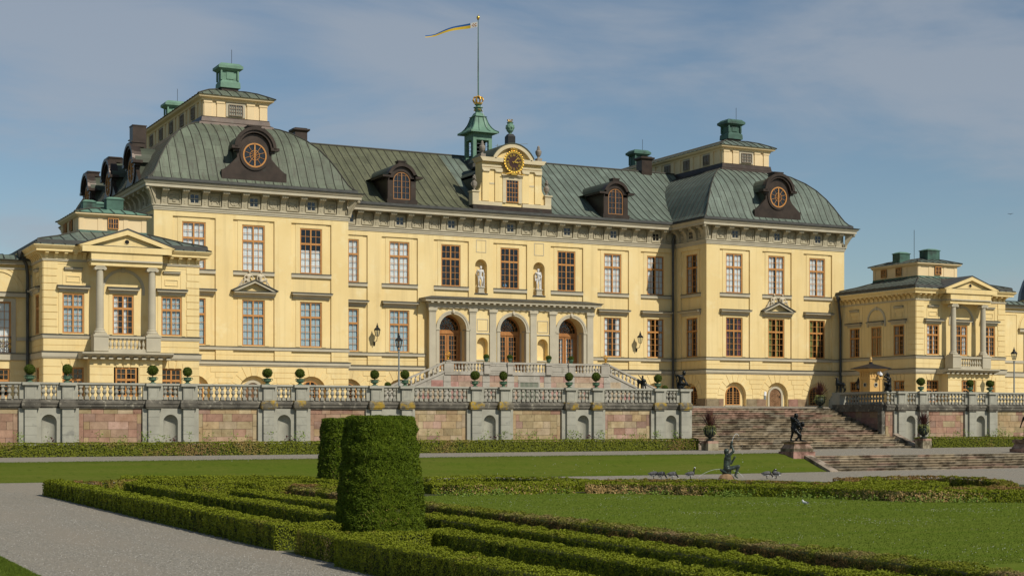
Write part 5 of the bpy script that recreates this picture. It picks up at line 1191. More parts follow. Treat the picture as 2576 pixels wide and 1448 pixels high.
r=MB(); r.box(-7.2,7.2,-.12,.16,7.28,7.42); r.box(-6.95,6.95,-.08,.12,6.58,6.68); r.box(-7.25,-6.45,-.10,.14,6.58,7.28); r.box(6.45,7.25,-.10,.14,6.58,7.28)
for s in (-1,1):
    a,c=sorted((s*1.5,s*3.88)); r.box(a,c,-.10,.14,6.58,7.28); 
    for k in (s*1.68,s*3.7): r.box(k-.24,k+.24,-.2,.14,6.5,7.28); r.box(k-.3,k+.3,-.26,.18,7.2,7.40)
    r.box(s*2.05,s*3.35,-.125,-.1,6.75,6.79); r.box(s*2.05,s*3.35,-.125,-.1,7.12,7.16)
put('parapet',r.mesh('parapet',M['lstone']),T,(XC,Y0,0))
for a,c,n in ((-6.4,-3.95,9),(-1.38,1.38,10),(3.95,6.4,9)):
    for i in range(n): put('baluster',BAL2,T,(XC+a+(c-a)*(i+.5)/n,Y0+.02,6.67))
for s in (-1,1):
    f=MB(); X0,X1=7.15,13.0; sl=.42
    f.prism([(s*X0,GZ-.3),(s*X0,6.58),(s*X1,6.58-sl*(X1-X0)),(s*X1,GZ-.3)],'y',0,.3); f.prism([(s*X0,6.585),(s*X0,6.75),(s*X1,6.75-sl*(X1-X0)),(s*X1,6.585-sl*(X1-X0))],'y',-.07,.34)
    f.prism([(s*X0,7.28),(s*X0,7.42),(s*X1,7.42-sl*(X1-X0)),(s*X1,7.28-sl*(X1-X0))],'y',-.12,.16)
    for k in (10.4,): f.prism([(s*k,6.7-sl*(k-X0)),(s*k,7.3-sl*(k-X0)),(s*(k+.9),7.3-sl*(k+.9-X0)),(s*(k+.9),6.7-sl*(k+.9-X0))],'y',-.08,.14)
    for i in range(14): f.box(s*(X0+.42*i),s*(X0+.42*(i+1)),.3,3.0,GZ-.3,6.5-.175*(i+1))
    put('flight',f.mesh('flight',M['lstone']),T,(XC,Y0,0))
    p=MB(); 
    for i in range(5):
        a=7.3+1.0*i
        for z in (4.0,4.5,5.0,5.5,6.0):
            if z+.5<6.55-sl*(a+1-X0): cc=random.choice([(.50,.40,.28),(.46,.25,.22),(.52,.42,.30)]); p.box(s*(a+.01),s*(a+.99),-.02,.02,z+.01,z+.49,0,cc)
    put('stone_panel',p.mesh('stone_panel',M['stones']),T,(XC,Y0,0))
    for i in range(14):
        x=X0+.25+.36*i
        if 10.3<x<11.4 or x>12.8: continue
        put('baluster',BAL2,T,(XC+s*x,Y0+.02,6.72-sl*(x-X0)))
for s,lb in ((-1,'gilded crown on the left corner pedestal of the entrance stair'),(1,'gilded crown on the right corner pedestal of the entrance stair')):
    b=MB(); b.box(-.2,.2,-.2,.2,0,.08,1); b.lathe([(.14,.08),(.06,.14),(.1,.2),(.05,.28),(.12,.34),(.17,.4)],seg=10); crown(b,.38,.2); o=put('gilded_crown',b.mesh('gilded_crown',[M['gold'],M['lstone']]),None,(XC+s*6.9,Y0+.02,7.425)); tag(o,lb,'crown','gilded crowns on the entrance stair')
# ------------------------------------------------------------------ sentry box
sx,sy=80.55,96.0; T=thing('sentry_box','ochre yellow sentry box with black pyramid roof and round peepholes','sentry box',(sx,sy,3.9))
b=MB(); h=.62; b.box(-h+.05,h-.05,-h+.05,h-.05,3.85,6.35)
for a in (-1,1):
    for c in (-1,1): b.box(a*h,a*(h-.24),c*h,c*(h-.24),3.85,6.2)
b.box(-h-.03,h+.03,-h-.03,h+.03,6.2,6.3); b.box(-h,h,-h,h,6.3,6.75); b.frust(0,0,6.75,7.0,h,h,h+.35,h+.35)
for q in range(4):
    b.M=Matrix.Rotation(PI/2*q,4,'Z')
    for k in (-.42,-.14,.14,.42): b.box(k-.05,k+.05,-h-.05,-h,6.4,6.72)
b.M=None
put('body',b.mesh('body',M['yellowbox']),T,(sx,sy,0))
b=MB(); b.box(-1.12,1.12,-1.12,1.12,7.0,7.06); b.frust(0,0,7.062,7.42,1.1,1.1,.1,.1); b.box(-.1,.1,-.1,.1,7.42,7.55); put('roof',b.mesh('roof',M['slate']),T,(sx,sy,0))
b=MB(); b.lathe([(.1,7.55),(.12,7.6),(.05,7.64),(.11,7.75),(.08,7.86),(.03,7.95),(0,8.15)],seg=10); put('finial',b.mesh('finial',M['yellowbox']),T,(sx,sy,0))
for q in (0,-1):
    Mx=Matrix.Translation((sx,sy,5.75))@Matrix.Rotation(PI/2*q,4,'Z'); b=MB(); b.arc(0,0,.13,.18,-h,-h+.06,0,2*PI,18); b.face([(.14*math.cos(2*PI*k/16),-h+.04,.14*math.sin(2*PI*k/16)) for k in range(16)],1); put('peephole',b.mesh('peephole',[M['trim'],M['dark']]),T,M=Mx)
b=MB(); b.box(-.1,.1,-.12,.0,-.05,.18); b.tube([(0,-.08,.12),(0,-.3,.15)],.04,6); b.lathe([(.05,.12),(.16,-.02),(.16,-.12),(.12,-.14)],0,-.32,0,12); b.lathe([(.12,-.14),(.1,-.22),(0,-.25)],0,-.32,0,12,1)
tag(put('dome_camera',b.mesh('dome_camera',[M['plastic'],M['iron']]),None,(sx+.18,sy-h-.005,6.6)),'white dome security camera fixed to the sentry box','security camera')
# ------------------------------------------------------------------ lamps
def lantern(mb,z,s=1.0,x=0,y=0):
    mb.lathe([(.16*s,z),(.27*s,z+.5*s)],x,y,0,6,2)
    for k in range(6):
        a=PI/3*k; mb.tube([(x+.16*s*math.cos(a),y+.16*s*math.sin(a),z),(x+.27*s*math.cos(a),y+.27*s*math.sin(a),z+.5*s)],.013*s+.006,4)
    mb.lathe([(.30*s,z+.49*s),(.30*s,z+.54*s),(.22*s,z+.64*s),(.11*s,z+.74*s),(.09*s,z+.8*s),(.12*s,z+.83*s),(.06*s,z+.92*s),(.03*s,z+.98*s),(.05*s,z+1.02*s),(0,z+1.12*s)],x,y,0,8); mb.lathe([(.17*s,z-.03*s),(.17*s,z)],x,y,0,6); mb.lathe([(.02,z),(.03,z+.3*s),(0,z+.32*s)],x,y,0,6,1)
def lamp_post(x,y,z0,z1,label):
    T=thing('lamp_post',label,'lamp post',(x,y,z0)); b=MB(); b.lathe([(.16,0),(.16,.25),(.09,.35),(.075,1.2),(.06,1.25),(.05,z1-z0-1.25),(.08,z1-z0-1.2),(.05,z1-z0-1.15),(.12,z1-z0-1.06)],seg=10); put('pole',b.mesh('pole',M['postgrey']),T,(x,y,z0))
    b=MB(); lantern(b,z1-.92,.88); 
    for s in (-1,1): b.tube([(s*.04,0,z1-1.2),(s*.14,0,z1-.92)],.012,4)
    put('lantern',b.mesh('lantern',[M['iron'],M['plastic'],M['glass']]),T,(x,y,0)); return T
lamp_post(atY(1003,95),95,3.9,8.72,'grey lamp post standing before the window left of the arched doors'); lamp_post(atY(2550,92),92,3.9,8.75,'grey lamp post at the far right by the side wing')
def wall_lamp(Mx,z,label,grp='lanterns bracketed on the palace walls'):
    b=MB(); lantern(b,z,.88,0,-.62); b.tube([(0,0,z-.55),(0,-.25,z-.42),(0,-.5,z-.38),(0,-.62,z-.1),(0,-.62,z)],.025,5); b.prism([(0,z-.75),(-.1,z-.55),(0,z-.4)],'x',-.06,.06)
    tag(put('wall_lantern',b.mesh('wall_lantern',[M['iron'],M['plastic'],M['glass']]),None,M=Mx),label,'wall lantern',grp)
wall_lamp(front(atY(941,YC),YC),9.35,'black wall lantern on the yellow wall left of the arched doors'); wall_lamp(front(atY(1600,YC),YC),9.35,'black wall lantern on the yellow wall right of the arched doors')
wall_lamp(leftface(XC+PXO-LHW,101.8),5.6,'black wall lantern beside the sentry box under a small window')
b=MB(); b.box(-.14,.14,-.22,-.06,.05,.24); b.box(-.05,.05,-.1,0,-.05,.1); tag(put('floodlight',b.mesh('floodlight',M['iron']),None,(XC-PXO+1.75,YL0,6.28)),'small black floodlight on the pavilion wall over a basement window','floodlight')
b=MB(); b.box(-.1,.1,-.06,0,0,.34); b.box(-.09,.09,-.05,0,-.32,-.04,1); tag(put('door_intercom',b.mesh('door_intercom',[M['plastic'],M['postgrey']]),None,(XC+PO-1.25,YP-.03,5.0)),'white intercom box beside the herringbone plank door','intercom')
# ------------------------------------------------------------------ figures: one continuous surface grown from limbs
def fig_mesh(name,prims,mats,voxel=.022,smooth=True):
    """prims: (p, q, rp, rq, material) tapered limbs fused by a voxel remesh into one skin"""
    b=MB()
    for pr in prims:
        p,q,r0,r1=Vector(pr[0]),Vector(pr[1]),pr[2],pr[3]; d=q-p
        if d.length<1e-4: b.ball(p,r0,0,12,8); continue
        d.normalize(); a=Vector((0,0,1)) if abs(d.z)<.9 else Vector((1,0,0)); u=d.cross(a).normalized(); w=d.cross(u); rings=[]
        st=[(p,-r0*math.cos(PI/2*k/3),r0*math.sin(PI/2*k/3)) for k in range(4)]+[(q,r1*math.sin(PI/2*k/3),r1*math.cos(PI/2*k/3)) for k in range(4)]
        for c,o,r in st:
            r=max(r,.003); rings.append([b.vert(c+d*o+(u*math.cos(2*PI*k/10)+w*math.sin(2*PI*k/10))*r) for k in range(10)])
        for A,B in zip(rings,rings[1:]):
            for k in range(10): b.idx((A[k],B[k],B[(k+1)%10],A[(k+1)%10]))
        b.idx(rings[0]); b.idx(rings[-1][::-1])
    me=b.mesh(name+'_raw',mats); o=bpy.data.objects.new('tmp',me); COL.objects.link(o)
    bm=bmesh.new(); bm.from_mesh(me); bmesh.ops.recalc_face_normals(bm,faces=bm.faces); bm.to_mesh(me); bm.free()
    md=o.modifiers.new('r','REMESH'); md.mode='VOXEL'; md.voxel_size=voxel; sm=o.modifiers.new('s','SMOOTH'); sm.iterations=2; sm.factor=.5
    out=bpy.data.meshes.new_from_object(o.evaluated_get(bpy.context.evaluated_depsgraph_get())); out.name=name
    bpy.data.objects.remove(o); bpy.data.meshes.remove(me)
    out.materials.clear()
    for m in mats: out.materials.append(m)
    if len(mats)>1 and len(out.polygons):
        C=np.empty(len(out.polygons)*3); out.polygons.foreach_get('center',C); C=C.reshape(-1,3); best=np.full(len(C),1e9); mi=np.zeros(len(C),int)
        for pr in prims:
            p,q=np.array(pr[0],float),np.array(pr[1],float); d=q-p; L=max(1e-9,d@d); t=np.clip(((C-p)@d)/L,0,1)
            dist=np.linalg.norm(C-(p+t[:,None]*d),axis=1)-(pr[2]+(pr[3]-pr[2])*t); k=dist<best; best[k]=dist[k]; mi[k]=pr[4] if len(pr)>4 else 0
        out.polygons.foreach_set('material_index',mi.tolist())
    if smooth: out.polygons.foreach_set('use_smooth',[True]*len(out.polygons))
    out.update(); return out
def V(*a): return Vector(a)
def human(J,s=1.0,hair=True,m=None,fat=1.0):
    """J: joints in metres: head neck chest pelvis, sL eL hL, sR eR hR, pL kL aL tL, pR kR aR tR"""
    m=m or {}; skin,top,leg,hr=m.get('skin',0),m.get('top',0),m.get('leg',0),m.get('hair',0)
    P=[]; g=lambda k: Vector(J[k])
    h=g('head'); f=Vector(J.get('face',(0,-1,0))).normalized()
    P+=[(h+V(0,0,.035*s),h-V(0,0,.055*s)+f*.02*s,.098*s,.075*s,skin),(h+f*.09*s,h+f*.115*s-V(0,0,.02*s),.02*s,.022*s,skin)]
    if hair: P+=[(h-f*.03*s+V(0,0,.05*s),h-f*.045*s-V(0,0,.02*s),.105*s,.09*s,hr)]
    P+=[(g('neck'),h-V(0,0,.05*s),.062*s,.06*s,skin)]
    sl,sr=g('sL'),g('sR'); c,p=g('chest'),g('pelvis')
    P+=[(g('neck'),c,.075*s,.14*s,top),(sl*.8+c*.2,sr*.8+c*.2,.085*s,.085*s,top),(c+ (sl-c)*.35,c+(sr-c)*.35,.135*s,.135*s,top),(c,p,.145*s,.13*s,top)]
    pl,prr=g('pL'),g('pR'); P+=[(pl,prr,.12*s,.12*s,leg)]
    for q in 'LR':
        P+=[(g('s'+q),g('e'+q),.068*s,.05*s,top),(g('e'+q),g('h'+q),.05*s,.034*s,skin)]
        d=(g('h'+q)-g('e'+q)).normalized(); hd=g('h'+q)+d*.05*s; P+=[(g('h'+q),hd,.036*s,.038*s,skin)]
        sd=d.cross(V(0,1,0)); sd=sd.normalized() if sd.length>.1 else V(1,0,0)
        for i,k in enumerate((-1.2,-.4,.4,1.2)): P+=[(hd+sd*k*.022*s,hd+sd*k*.03*s+d*(.085-.008*abs(k))*s,.014*s,.010*s,skin)]
        P+=[(g('h'+q)+sd*.02*s,g('h'+q)+sd*.07*s+d*.05*s,.015*s,.011*s,skin)]
        P+=[(g('p'+q),g('k'+q),.10*s,.066*s,leg),(g('k'+q),g('a'+q),.066*s,.042*s,leg),(g('a'+q),g('t'+q),.045*s,.035*s,leg)]
    return [(a,b,c*fat,d*fat,e) for a,b,c,d,e in P]
def viewrz(u): return -(TH+math.atan((u-1287.5)/FPX))
# --- the kneeling faun of the fountain
u=1822; fx,fy=at(u,1203.5,0.02); rz=viewrz(u)
J=dict(head=(.11,0,1.40),face=(.75,-.2,.65),neck=(.11,0,1.24),chest=(.14,0,1.03),pelvis=(.10,0,.58),sL=(.20,-.16,1.18),eL=(.45,-.2,1.42),hL=(.37,-.12,1.66),sR=(.16,.16,1.16),eR=(.33,.12,.80),hR=(.48,.05,1.05),
       pL=(.16,-.1,.52),kL=(.70,-.12,.66),aL=(.53,-.12,.20),tL=(.64,-.14,.09),pR=(.10,.1,.50),kR=(-.02,.15,.42),aR=(.05,.2,.36),tR=(.12,.22,.34))
P=human(J,fat=1.28); P+=[((.26,-.1,1.47),(.36,-.1,1.86),.025,.075,0),((.0,0,.40),(.22,0,.40),.15,.13,0),((-.16,-.05,.44),(.06,-.12,.36),.06,.08,0),((-.2,-.02,.50),(-.12,-.05,.42),.05,.06,0),((.0,.0,.34),(.22,.0,.32),.12,.12,0)]
T=thing('faun_fountain','green bronze kneeling faun blowing a horn on a brown rock','fountain statue',(fx,fy,0),rz)
put('figure',fig_mesh('figure',P,[M['bronzeg']]),T,(fx,fy,0),rz)
b=MB(); b.lathe([(.44,-.05),(.40,.08),(.30,.2),(.20,.27),(0,.28)],.08,0,0,9,0,1.0,.85); put('rock',b.mesh('rock',M['rock']),T,(fx,fy,0),rz)
b=MB(); pth_=[(.36+.02*k+.0*k, -.1,1.88+.75*(k/8)-.0) for k in range(9)]
pts=[(.37+.52*t,-.1,1.9+3.0*t*.62-2.4*t*t*.9) for t in [k/18 for k in range(19)]]
b.tube(pts[:13],.012,5,0,.008); 
for k in range(16): t=.62+.38*random.random(); b.ball((.37+.52*t+random.uniform(-.05,.05),-.1+random.uniform(-.04,.04),1.9+1.86*t-2.16*t*t-random.uniform(0,.9)),.011,0,5,3)
b.tube([(-.2-.11*k,-.05,.52-.004*k*k) for k in range(11)],.007,4); b.tube([(.45+.08*k,-.15,.44-.009*k*k) for k in range(7)],.007,4)
def water():
    t=NT('spraying_water'); a=t.n('ShaderNodeBsdfTransparent'); g=t.n('ShaderNodeBsdfDiffuse'); g.inputs[0].default_value=(.85,.88,.9,1); m=t.n('ShaderNodeMixShader'); m.inputs[0].default_value=.6; t.l(a.outputs[0],m.inputs[1]); t.l(g.outputs[0],m.inputs[2]); return t.out(m.outputs[0])
M['water']=water()
tag(put('water_jet',b.mesh('water_jet',M['water']),None,(fx,fy,0),rz),'thin arcs of water spraying from the bronze faun','water jet')
# --- two wrestlers on the pedestal at the head of the low steps
px_,py_=56.75,74.3; rz=viewrz(2010); bz=1.72
PT=thing('pedestal','reddish stone pedestal under the wrestling bronze figures','pedestal',(px_,py_,.85)); b=MB()
for a,z0,z1,c in ((.80,.55,1.12,(.42,.24,.19)),(.72,1.12,1.30,(.30,.25,.17)),): b.box(-a,a,-a*.9,a*.9,z0,z1,0,c)
b.frust(0,0,1.302,1.5,.70,.63,.58,.52,0,(.40,.28,.21)); b.box(-.57,.57,-.51,.51,1.502,1.58,0,(.42,.26,.2)); b.frust(0,0,1.582,1.66,.58,.52,.68,.61,0,(.46,.34,.22)); b.box(-.68,.68,-.61,.61,1.662,1.72,0,(.46,.33,.22))
put('pedestal_block',b.mesh('pedestal_block',M['step']),PT,(px_,py_,0))
A=dict(head=(-.03,.05,1.50),face=(.8,-.4,-.3),neck=(-.12,.05,1.37),chest=(-.19,.06,1.22),pelvis=(-.2,.05,.84),sL=(-.33,-.06,1.40),eL=(-.10,-.18,1.26),hL=(.10,-.16,1.10),sR=(-.06,.2,1.36),eR=(.12,.2,1.15),hR=(.2,.1,.95),pL=(-.24,-.04,.80),kL=(-.26,-.02,.46),aL=(-.36,-.02,.09),tL=(-.28,-.08,.05),pR=(-.12,.12,.8),kR=(.06,.14,.45),aR=(.22,.14,.09),tR=(.32,.08,.05))
B=dict(head=(.34,-.1,1.0),face=(.9,-.2,-.4),neck=(.22,-.1,1.0),chest=(.06,-.1,.95),pelvis=(-.14,-.08,.68),sL=(.12,-.24,.98),eL=(.26,-.25,.76),hL=(.10,-.2,.68),sR=(.14,.05,.98),eR=(.30,.05,.78),hR=(.22,0,.6),pL=(-.1,-.16,.64),kL=(.2,-.2,.38),aL=(-.06,-.2,.10),tL=(.04,-.24,.05),pR=(-.08,.02,.64),kR=(.22,.0,.36),aR=(.22,.02,.09),tR=(.32,-.04,.05))
P=human(A,.95,fat=1.25)+human(B,.95,fat=1.25)+[((-.36,0,.0),(.5,0,.0),.06,.06,0),((-.3,.15,.0),(.45,.15,.0),.06,.06,0),((-.3,-.18,.0),(.4,-.18,.0),.06,.06,0)]
tag(put('bronze_wrestlers',fig_mesh('bronze_wrestlers',P,[M['bronze']]),None,(px_,py_,bz),rz),'black bronze pair of wrestling men on the reddish stone pedestal','statue')
# right pedestal, only its edge is in view
T=thing('pedestal','stone pedestal at the right picture edge beside the low steps','pedestal',(75.3,74.4,.85)); b=MB(); b.box(-.8,.8,-.72,.72,.55,1.12,0,(.40,.25,.19)); b.frust(0,0,1.12,1.5,.72,.65,.56,.5,0,(.38,.27,.2)); b.box(-.66,.66,-.6,.6,1.5,1.72,0,(.42,.3,.2)); put('pedestal_block',b.mesh('pedestal_block',M['step']),T,(75.3,74.4,0))
J=dict(head=(-.05,0,1.6),neck=(-.05,0,1.45),chest=(0,0,1.25),pelvis=(.02,0,.85),sL=(-.2,0,1.4),eL=(-.3,0,1.1),hL=(-.38,0,.85),sR=(.2,0,1.4),eR=(.3,.1,1.6),hR=(.2,.1,1.85),pL=(-.08,0,.8),kL=(-.14,-.05,.45),aL=(-.16,0,.08),tL=(-.2,-.12,.05),pR=(.1,0,.8),kR=(.16,-.1,.45),aR=(.12,.05,.08),tR=(.14,-.08,.05))
tag(put('bronze_figure',fig_mesh('bronze_figure',human(J)+[((-.2,0,0),(.2,0,0),.08,.08,0)],[M['bronze']]),None,(75.3,74.4,1.74),viewrz(2560)),'black bronze standing figure on the pedestal at the right picture edge','statue')
# --- bronzes on the terrace piers
J=dict(head=(.02,0,1.06),face=(.6,-.4,-.5),neck=(-.07,0,.94),chest=(-.2,0,.78),pelvis=(-.24,0,.42),sL=(-.36,-.1,.92),eL=(-.52,-.1,.90),hL=(-.46,-.1,.68),sR=(-.09,.12,.86),eR=(.08,-.05,.56),hR=(.2,-.1,.40),pL=(-.2,-.1,.40),kL=(.16,-.12,.34),aL=(-.12,-.14,.10),tL=(-.02,-.16,.05),pR=(-.2,.1,.40),kR=(.1,.1,.32),aR=(.32,.1,.24),tR=(.42,.08,.22))
P=human(J,fat=1.12)+[((-.3,0,.05),(-.2,0,.25),.2,.16,0),((-.42,.02,.1),(-.48,0,.6),.08,.05,0),((-.1,0,.04),(.1,0,.04),.09,.05,0),((.2,-.1,.42),(.3,-.1,.25),.02,.02,0)]
tag(put('bronze_figure',fig_mesh('bronze_figure',P,[M['bronze']]),None,(57.42,YW-.02,5.06),viewrz(1712)),'black bronze seated man bending forward on the pier beside the steps','statue')
J=dict(head=(.07,0,.95),neck=(.10,0,.84),chest=(.13,0,.68),pelvis=(.16,0,.46),sL=(.02,-.05,.78),eL=(-.08,-.05,.90),hL=(-.18,-.05,1.02),sR=(.24,0,.76),eR=(.32,-.05,.58),hR=(.36,-.1,.42),pL=(.1,0,.44),kL=(.1,-.05,.24),aL=(.1,0,.04),tL=(.08,-.08,.03),pR=(.22,0,.44),kR=(.27,-.05,.24),aR=(.3,0,.04),tR=(.32,-.08,.03))
P=human(J,.75)+[((-.2,.1,.62),(.02,.1,.58),.14,.13,0),((-.24,.1,.75),(-.2,.1,.62),.08,.1,0),((-.2,.1,.55),(-.26,.1,.05),.06,.05,0),((-.02,.1,.5),(.0,.1,.05),.06,.05,0),((-.25,.08,.0),(.3,.05,0),.06,.06,0)]
tag(put('bronze_figure',fig_mesh('bronze_figure',P,[M['bronze']]),None,(57.5,93.0,5.06),viewrz(1608)),'black bronze figure with raised arm beside a beast below the stair rail','statue')
P=[((-.2,0,.66),(.2,0,.62),.16,.15,0),((-.24,0,.62),(-.24,0,.95),.15,.12,0),((-.24,0,.95),(-.22,0,1.05),.11,.09,0),((-.28,0,1.06),(-.38,0,1.12),.06,.03,0),((-.26,-.08,.6),(-.27,-.08,.32),.075,.05,0),((-.27,-.08,.32),(-.28,-.08,.06),.05,.04,0),((-.28,-.08,.04),(-.36,-.08,.03),.04,.03,0),((-.2,.08,.6),(-.18,.08,.3),.075,.05,0),((-.18,.08,.3),(-.18,.08,.05),.05,.04,0),((.24,-.08,.6),(.18,-.08,.4),.1,.06,0),((.18,-.08,.4),(.3,-.08,.24),.055,.045,0),((.3,-.08,.24),(.26,-.08,.05),.045,.04,0),((.26,-.08,.03),(.2,-.08,.03),.04,.03,0),((.26,.08,.6),(.24,.08,.38),.1,.06,0),((.24,.08,.38),(.36,.08,.24),.055,.045,0),((.36,.08,.24),(.33,.08,.05),.045,.04,0),((.34,0,.66),(.40,0,.45),.025,.02,0),((.40,0,.45),(.40,0,.15),.02,.03,0),((-.02,.02,.05),(-.02,.02,.5),.08,.06,0)]
tag(put('bronze_beast',fig_mesh('bronze_beast',P,[M['bronze']],.02),None,(75.1,93.0,5.06),viewrz(2115)),'black bronze upright hound standing on the far end of the shaded balustrade','statue')
J=dict(head=(0,0,1.14),face=(-.7,-.5,-.1),neck=(.03,0,1.0),chest=(.07,0,.84),pelvis=(.1,0,.5),sL=(-.06,-.1,.98),eL=(-.27,-.1,1.06),hL=(-.08,-.05,1.27),sR=(.14,.05,.94),eR=(-.02,-.15,.74),hR=(-.24,-.18,.84),pL=(.06,-.1,.48),kL=(-.24,-.12,.62),aL=(-.16,-.14,.25),tL=(-.24,-.16,.2),pR=(.1,.1,.48),kR=(-.05,.1,.42),aR=(.12,-.1,.2),tR=(.2,-.12,.15))
P=human(J,fat=1.1)+[((.05,0,.05),(.1,0,.35),.2,.16,0),((-.2,0,.1),(-.1,0,.4),.08,.1,0),((-.3,0,.5),(-.2,0,.42),.04,.07,0),((-.25,0,.03),(.2,0,.03),.06,.08,0)]
tag(put('bronze_figure',fig_mesh('bronze_figure',P,[M['bronze']]),None,(75.0,YW-.0,5.06),viewrz(2232)),'black bronze seated nymph with lifted arm on the corner pier by the sentry box','statue')
# --- white marbles in the niches
def marble(x,lean,label):
    T=thing('marble_statue',label,'statue',(x,YC+.15,12.95)); b=MB(); b.box(-.28,.28,-.26,.26,0,.08,0); b.box(-.24,.24,-.22,.22,.08,.42,0); b.box(-.29,.29,-.27,.27,.42,.5,0); put('plinth',b.mesh('plinth',M['trim']),T,(x,YC+.15,12.95))
    if lean: J=dict(head=(.04,-.03,1.50),face=(-.2,-.9,-.35),neck=(.01,0,1.36),chest=(0,0,1.18),pelvis=(-.03,0,.80),sL=(-.2,0,1.32),eL=(-.30,.08,1.06),hL=(-.2,.14,.86),sR=(.21,0,1.31),eR=(.29,-.02,1.04),hR=(.28,-.08,.78),pL=(-.12,0,.76),kL=(-.14,-.06,.42),aL=(-.12,0,.06),tL=(-.18,-.14,.03),pR=(.08,0,.76),kR=(.14,-.14,.44),aR=(.06,-.1,.06),tR=(.06,-.24,.03)); ex=[((.27,.05,0),(.27,.02,.85),.09,.07,0),((.3,-.05,.1),(.27,-.05,1.0),.04,.05,0)]
    else: J=dict(head=(0,-.02,1.52),face=(-.5,-.85,0),neck=(0,0,1.38),chest=(.0,0,1.2),pelvis=(.02,0,.82),sL=(-.19,0,1.33),eL=(-.25,0,1.05),hL=(-.24,-.06,.78),sR=(.19,0,1.33),eR=(.28,.05,1.08),hR=(.22,-.12,.92),pL=(-.08,0,.78),kL=(-.12,-.1,.44),aL=(-.1,0,.06),tL=(-.14,-.12,.03),pR=(.1,0,.78),kR=(.1,-.04,.42),aR=(.1,.02,.06),tR=(.14,-.12,.03)); ex=[((.22,.06,0),(.2,.04,.9),.07,.09,0),((-.16,-.1,1.3),(.2,-.1,1.1),.05,.06,0),((.2,-.05,.95),(.2,-.02,.4),.07,.05,0)]
    put('figure',fig_mesh('figure',human(J,.98)+ex+[((-.2,0,0),(.22,0,0),.05,.05,0)],[M['white']]),T,(x,YC+.15,13.45),-.3)
marble(XC-2.58,True,'white marble man leaning on a draped club in the left facade niche'); marble(XC+2.58,False,'white marble draped youth standing in the right facade niche')
# --- reclining figures on the pediments (parts of the palace)
JL=dict(head=(-.36,-.22,.62),face=(-.3,-.9,-.1),neck=(-.38,-.2,.48),chest=(-.43,-.2,.28),pelvis=(-.46,-.2,-.02),sL=(-.6,-.22,.42),eL=(-.76,-.28,.22),hL=(-.72,-.36,.05),sR=(-.24,-.2,.42),eR=(-.1,-.2,.26),hR=(-.1,-.28,.05),pL=(-.52,-.24,-.02),kL=(-.74,-.34,.16),aL=(-.80,-.34,-.24),tL=(-.88,-.4,-.30),pR=(-.42,-.18,-.02),kR=(-.88,-.24,.02),aR=(-1.12,-.26,-.36),tR=(-1.22,-.3,-.44))
fl=fig_mesh('reclining_figure',human(JL,.85)+[((-.4,-.2,-.12),(-1.0,-.2,-.40),.10,.06,0),((-.9,-.15,-.2),(-1.3,-.2,-.6),.08,.06,0)],[M['figstone']],.025)
JR={k:(-x,y,z) for k,(x,y,z) in JL.items()}; JR['head']=(.48,-.22,.62); JR['kL']=(.86,-.34,.14); JR['aL']=(.84,-.34,-.32); JR['tL']=(.92,-.4,-.40); JR['eR']=(.2,-.2,.2); JR['hR']=(.24,-.3,.0); JR['face']=(-.5,-.85,0)
fr_=fig_mesh('reclining_figure',human(JR,.85)+[((.4,-.2,-.12),(1.0,-.2,-.45),.10,.06,0)],[M['figstone']],.025)
for s in (-1,1):
    for me in (fl,fr_): put('reclining_figure',me,palace,(XC+s*PO,YP+.1,12.72))
# --- visitors at the upper windows
M['skin']=mat('skin',(.45,.28,.2),(.42,.26,.18),3,.6); M['hair']=mat('brown_hair',(.06,.04,.025),(.05,.03,.02),8,.6)
def visitor(x,h,shirt,label,rz=0):
    s=h/1.75; J=dict(head=(0,0,1.62),face=(0,-1,0),neck=(0,0,1.46),chest=(0,0,1.28),pelvis=(0,0,.95),sL=(-.18,0,1.42),eL=(-.24,-.1,1.14),hL=(-.2,-.28,1.05),sR=(.18,0,1.42),eR=(.24,-.1,1.14),hR=(.2,-.28,1.05),pL=(-.09,0,.92),kL=(-.1,-.02,.5),aL=(-.1,.02,.08),tL=(-.1,-.14,.04),pR=(.09,0,.92),kR=(.1,-.02,.5),aR=(.1,.02,.08),tR=(.1,-.14,.04))
    P=[(Vector(a)*s,Vector(b_)*s,r0*s,r1*s,m) for a,b_,r0,r1,m in human(J,1,True,dict(skin=0,top=1,leg=2,hair=3))]
    T=put('person',fig_mesh('person',P,[M['skin'],shirt,M['dark'],M['hair']],.03),None,(x,YC+.78,12.95),rz); tag(T,label,'person')
visitor(XC-.12,1.05,mat('blue_shirt',(.12,.35,.55),(.10,.3,.5),3,.9),'person in a blue shirt leaning at the open middle upper window')
visitor(XC-.52,.92,mat('green_shirt',(.2,.34,.08),(.18,.3,.07),3,.9),'person in a green top behind the middle upper window, left of the blue shirt')
visitor(XC+5.15-.52,1.0,mat('dark_shirt',(.10,.09,.09),(.08,.07,.07),3,.9),'person in dark clothes behind the upper window right of the marble youth')
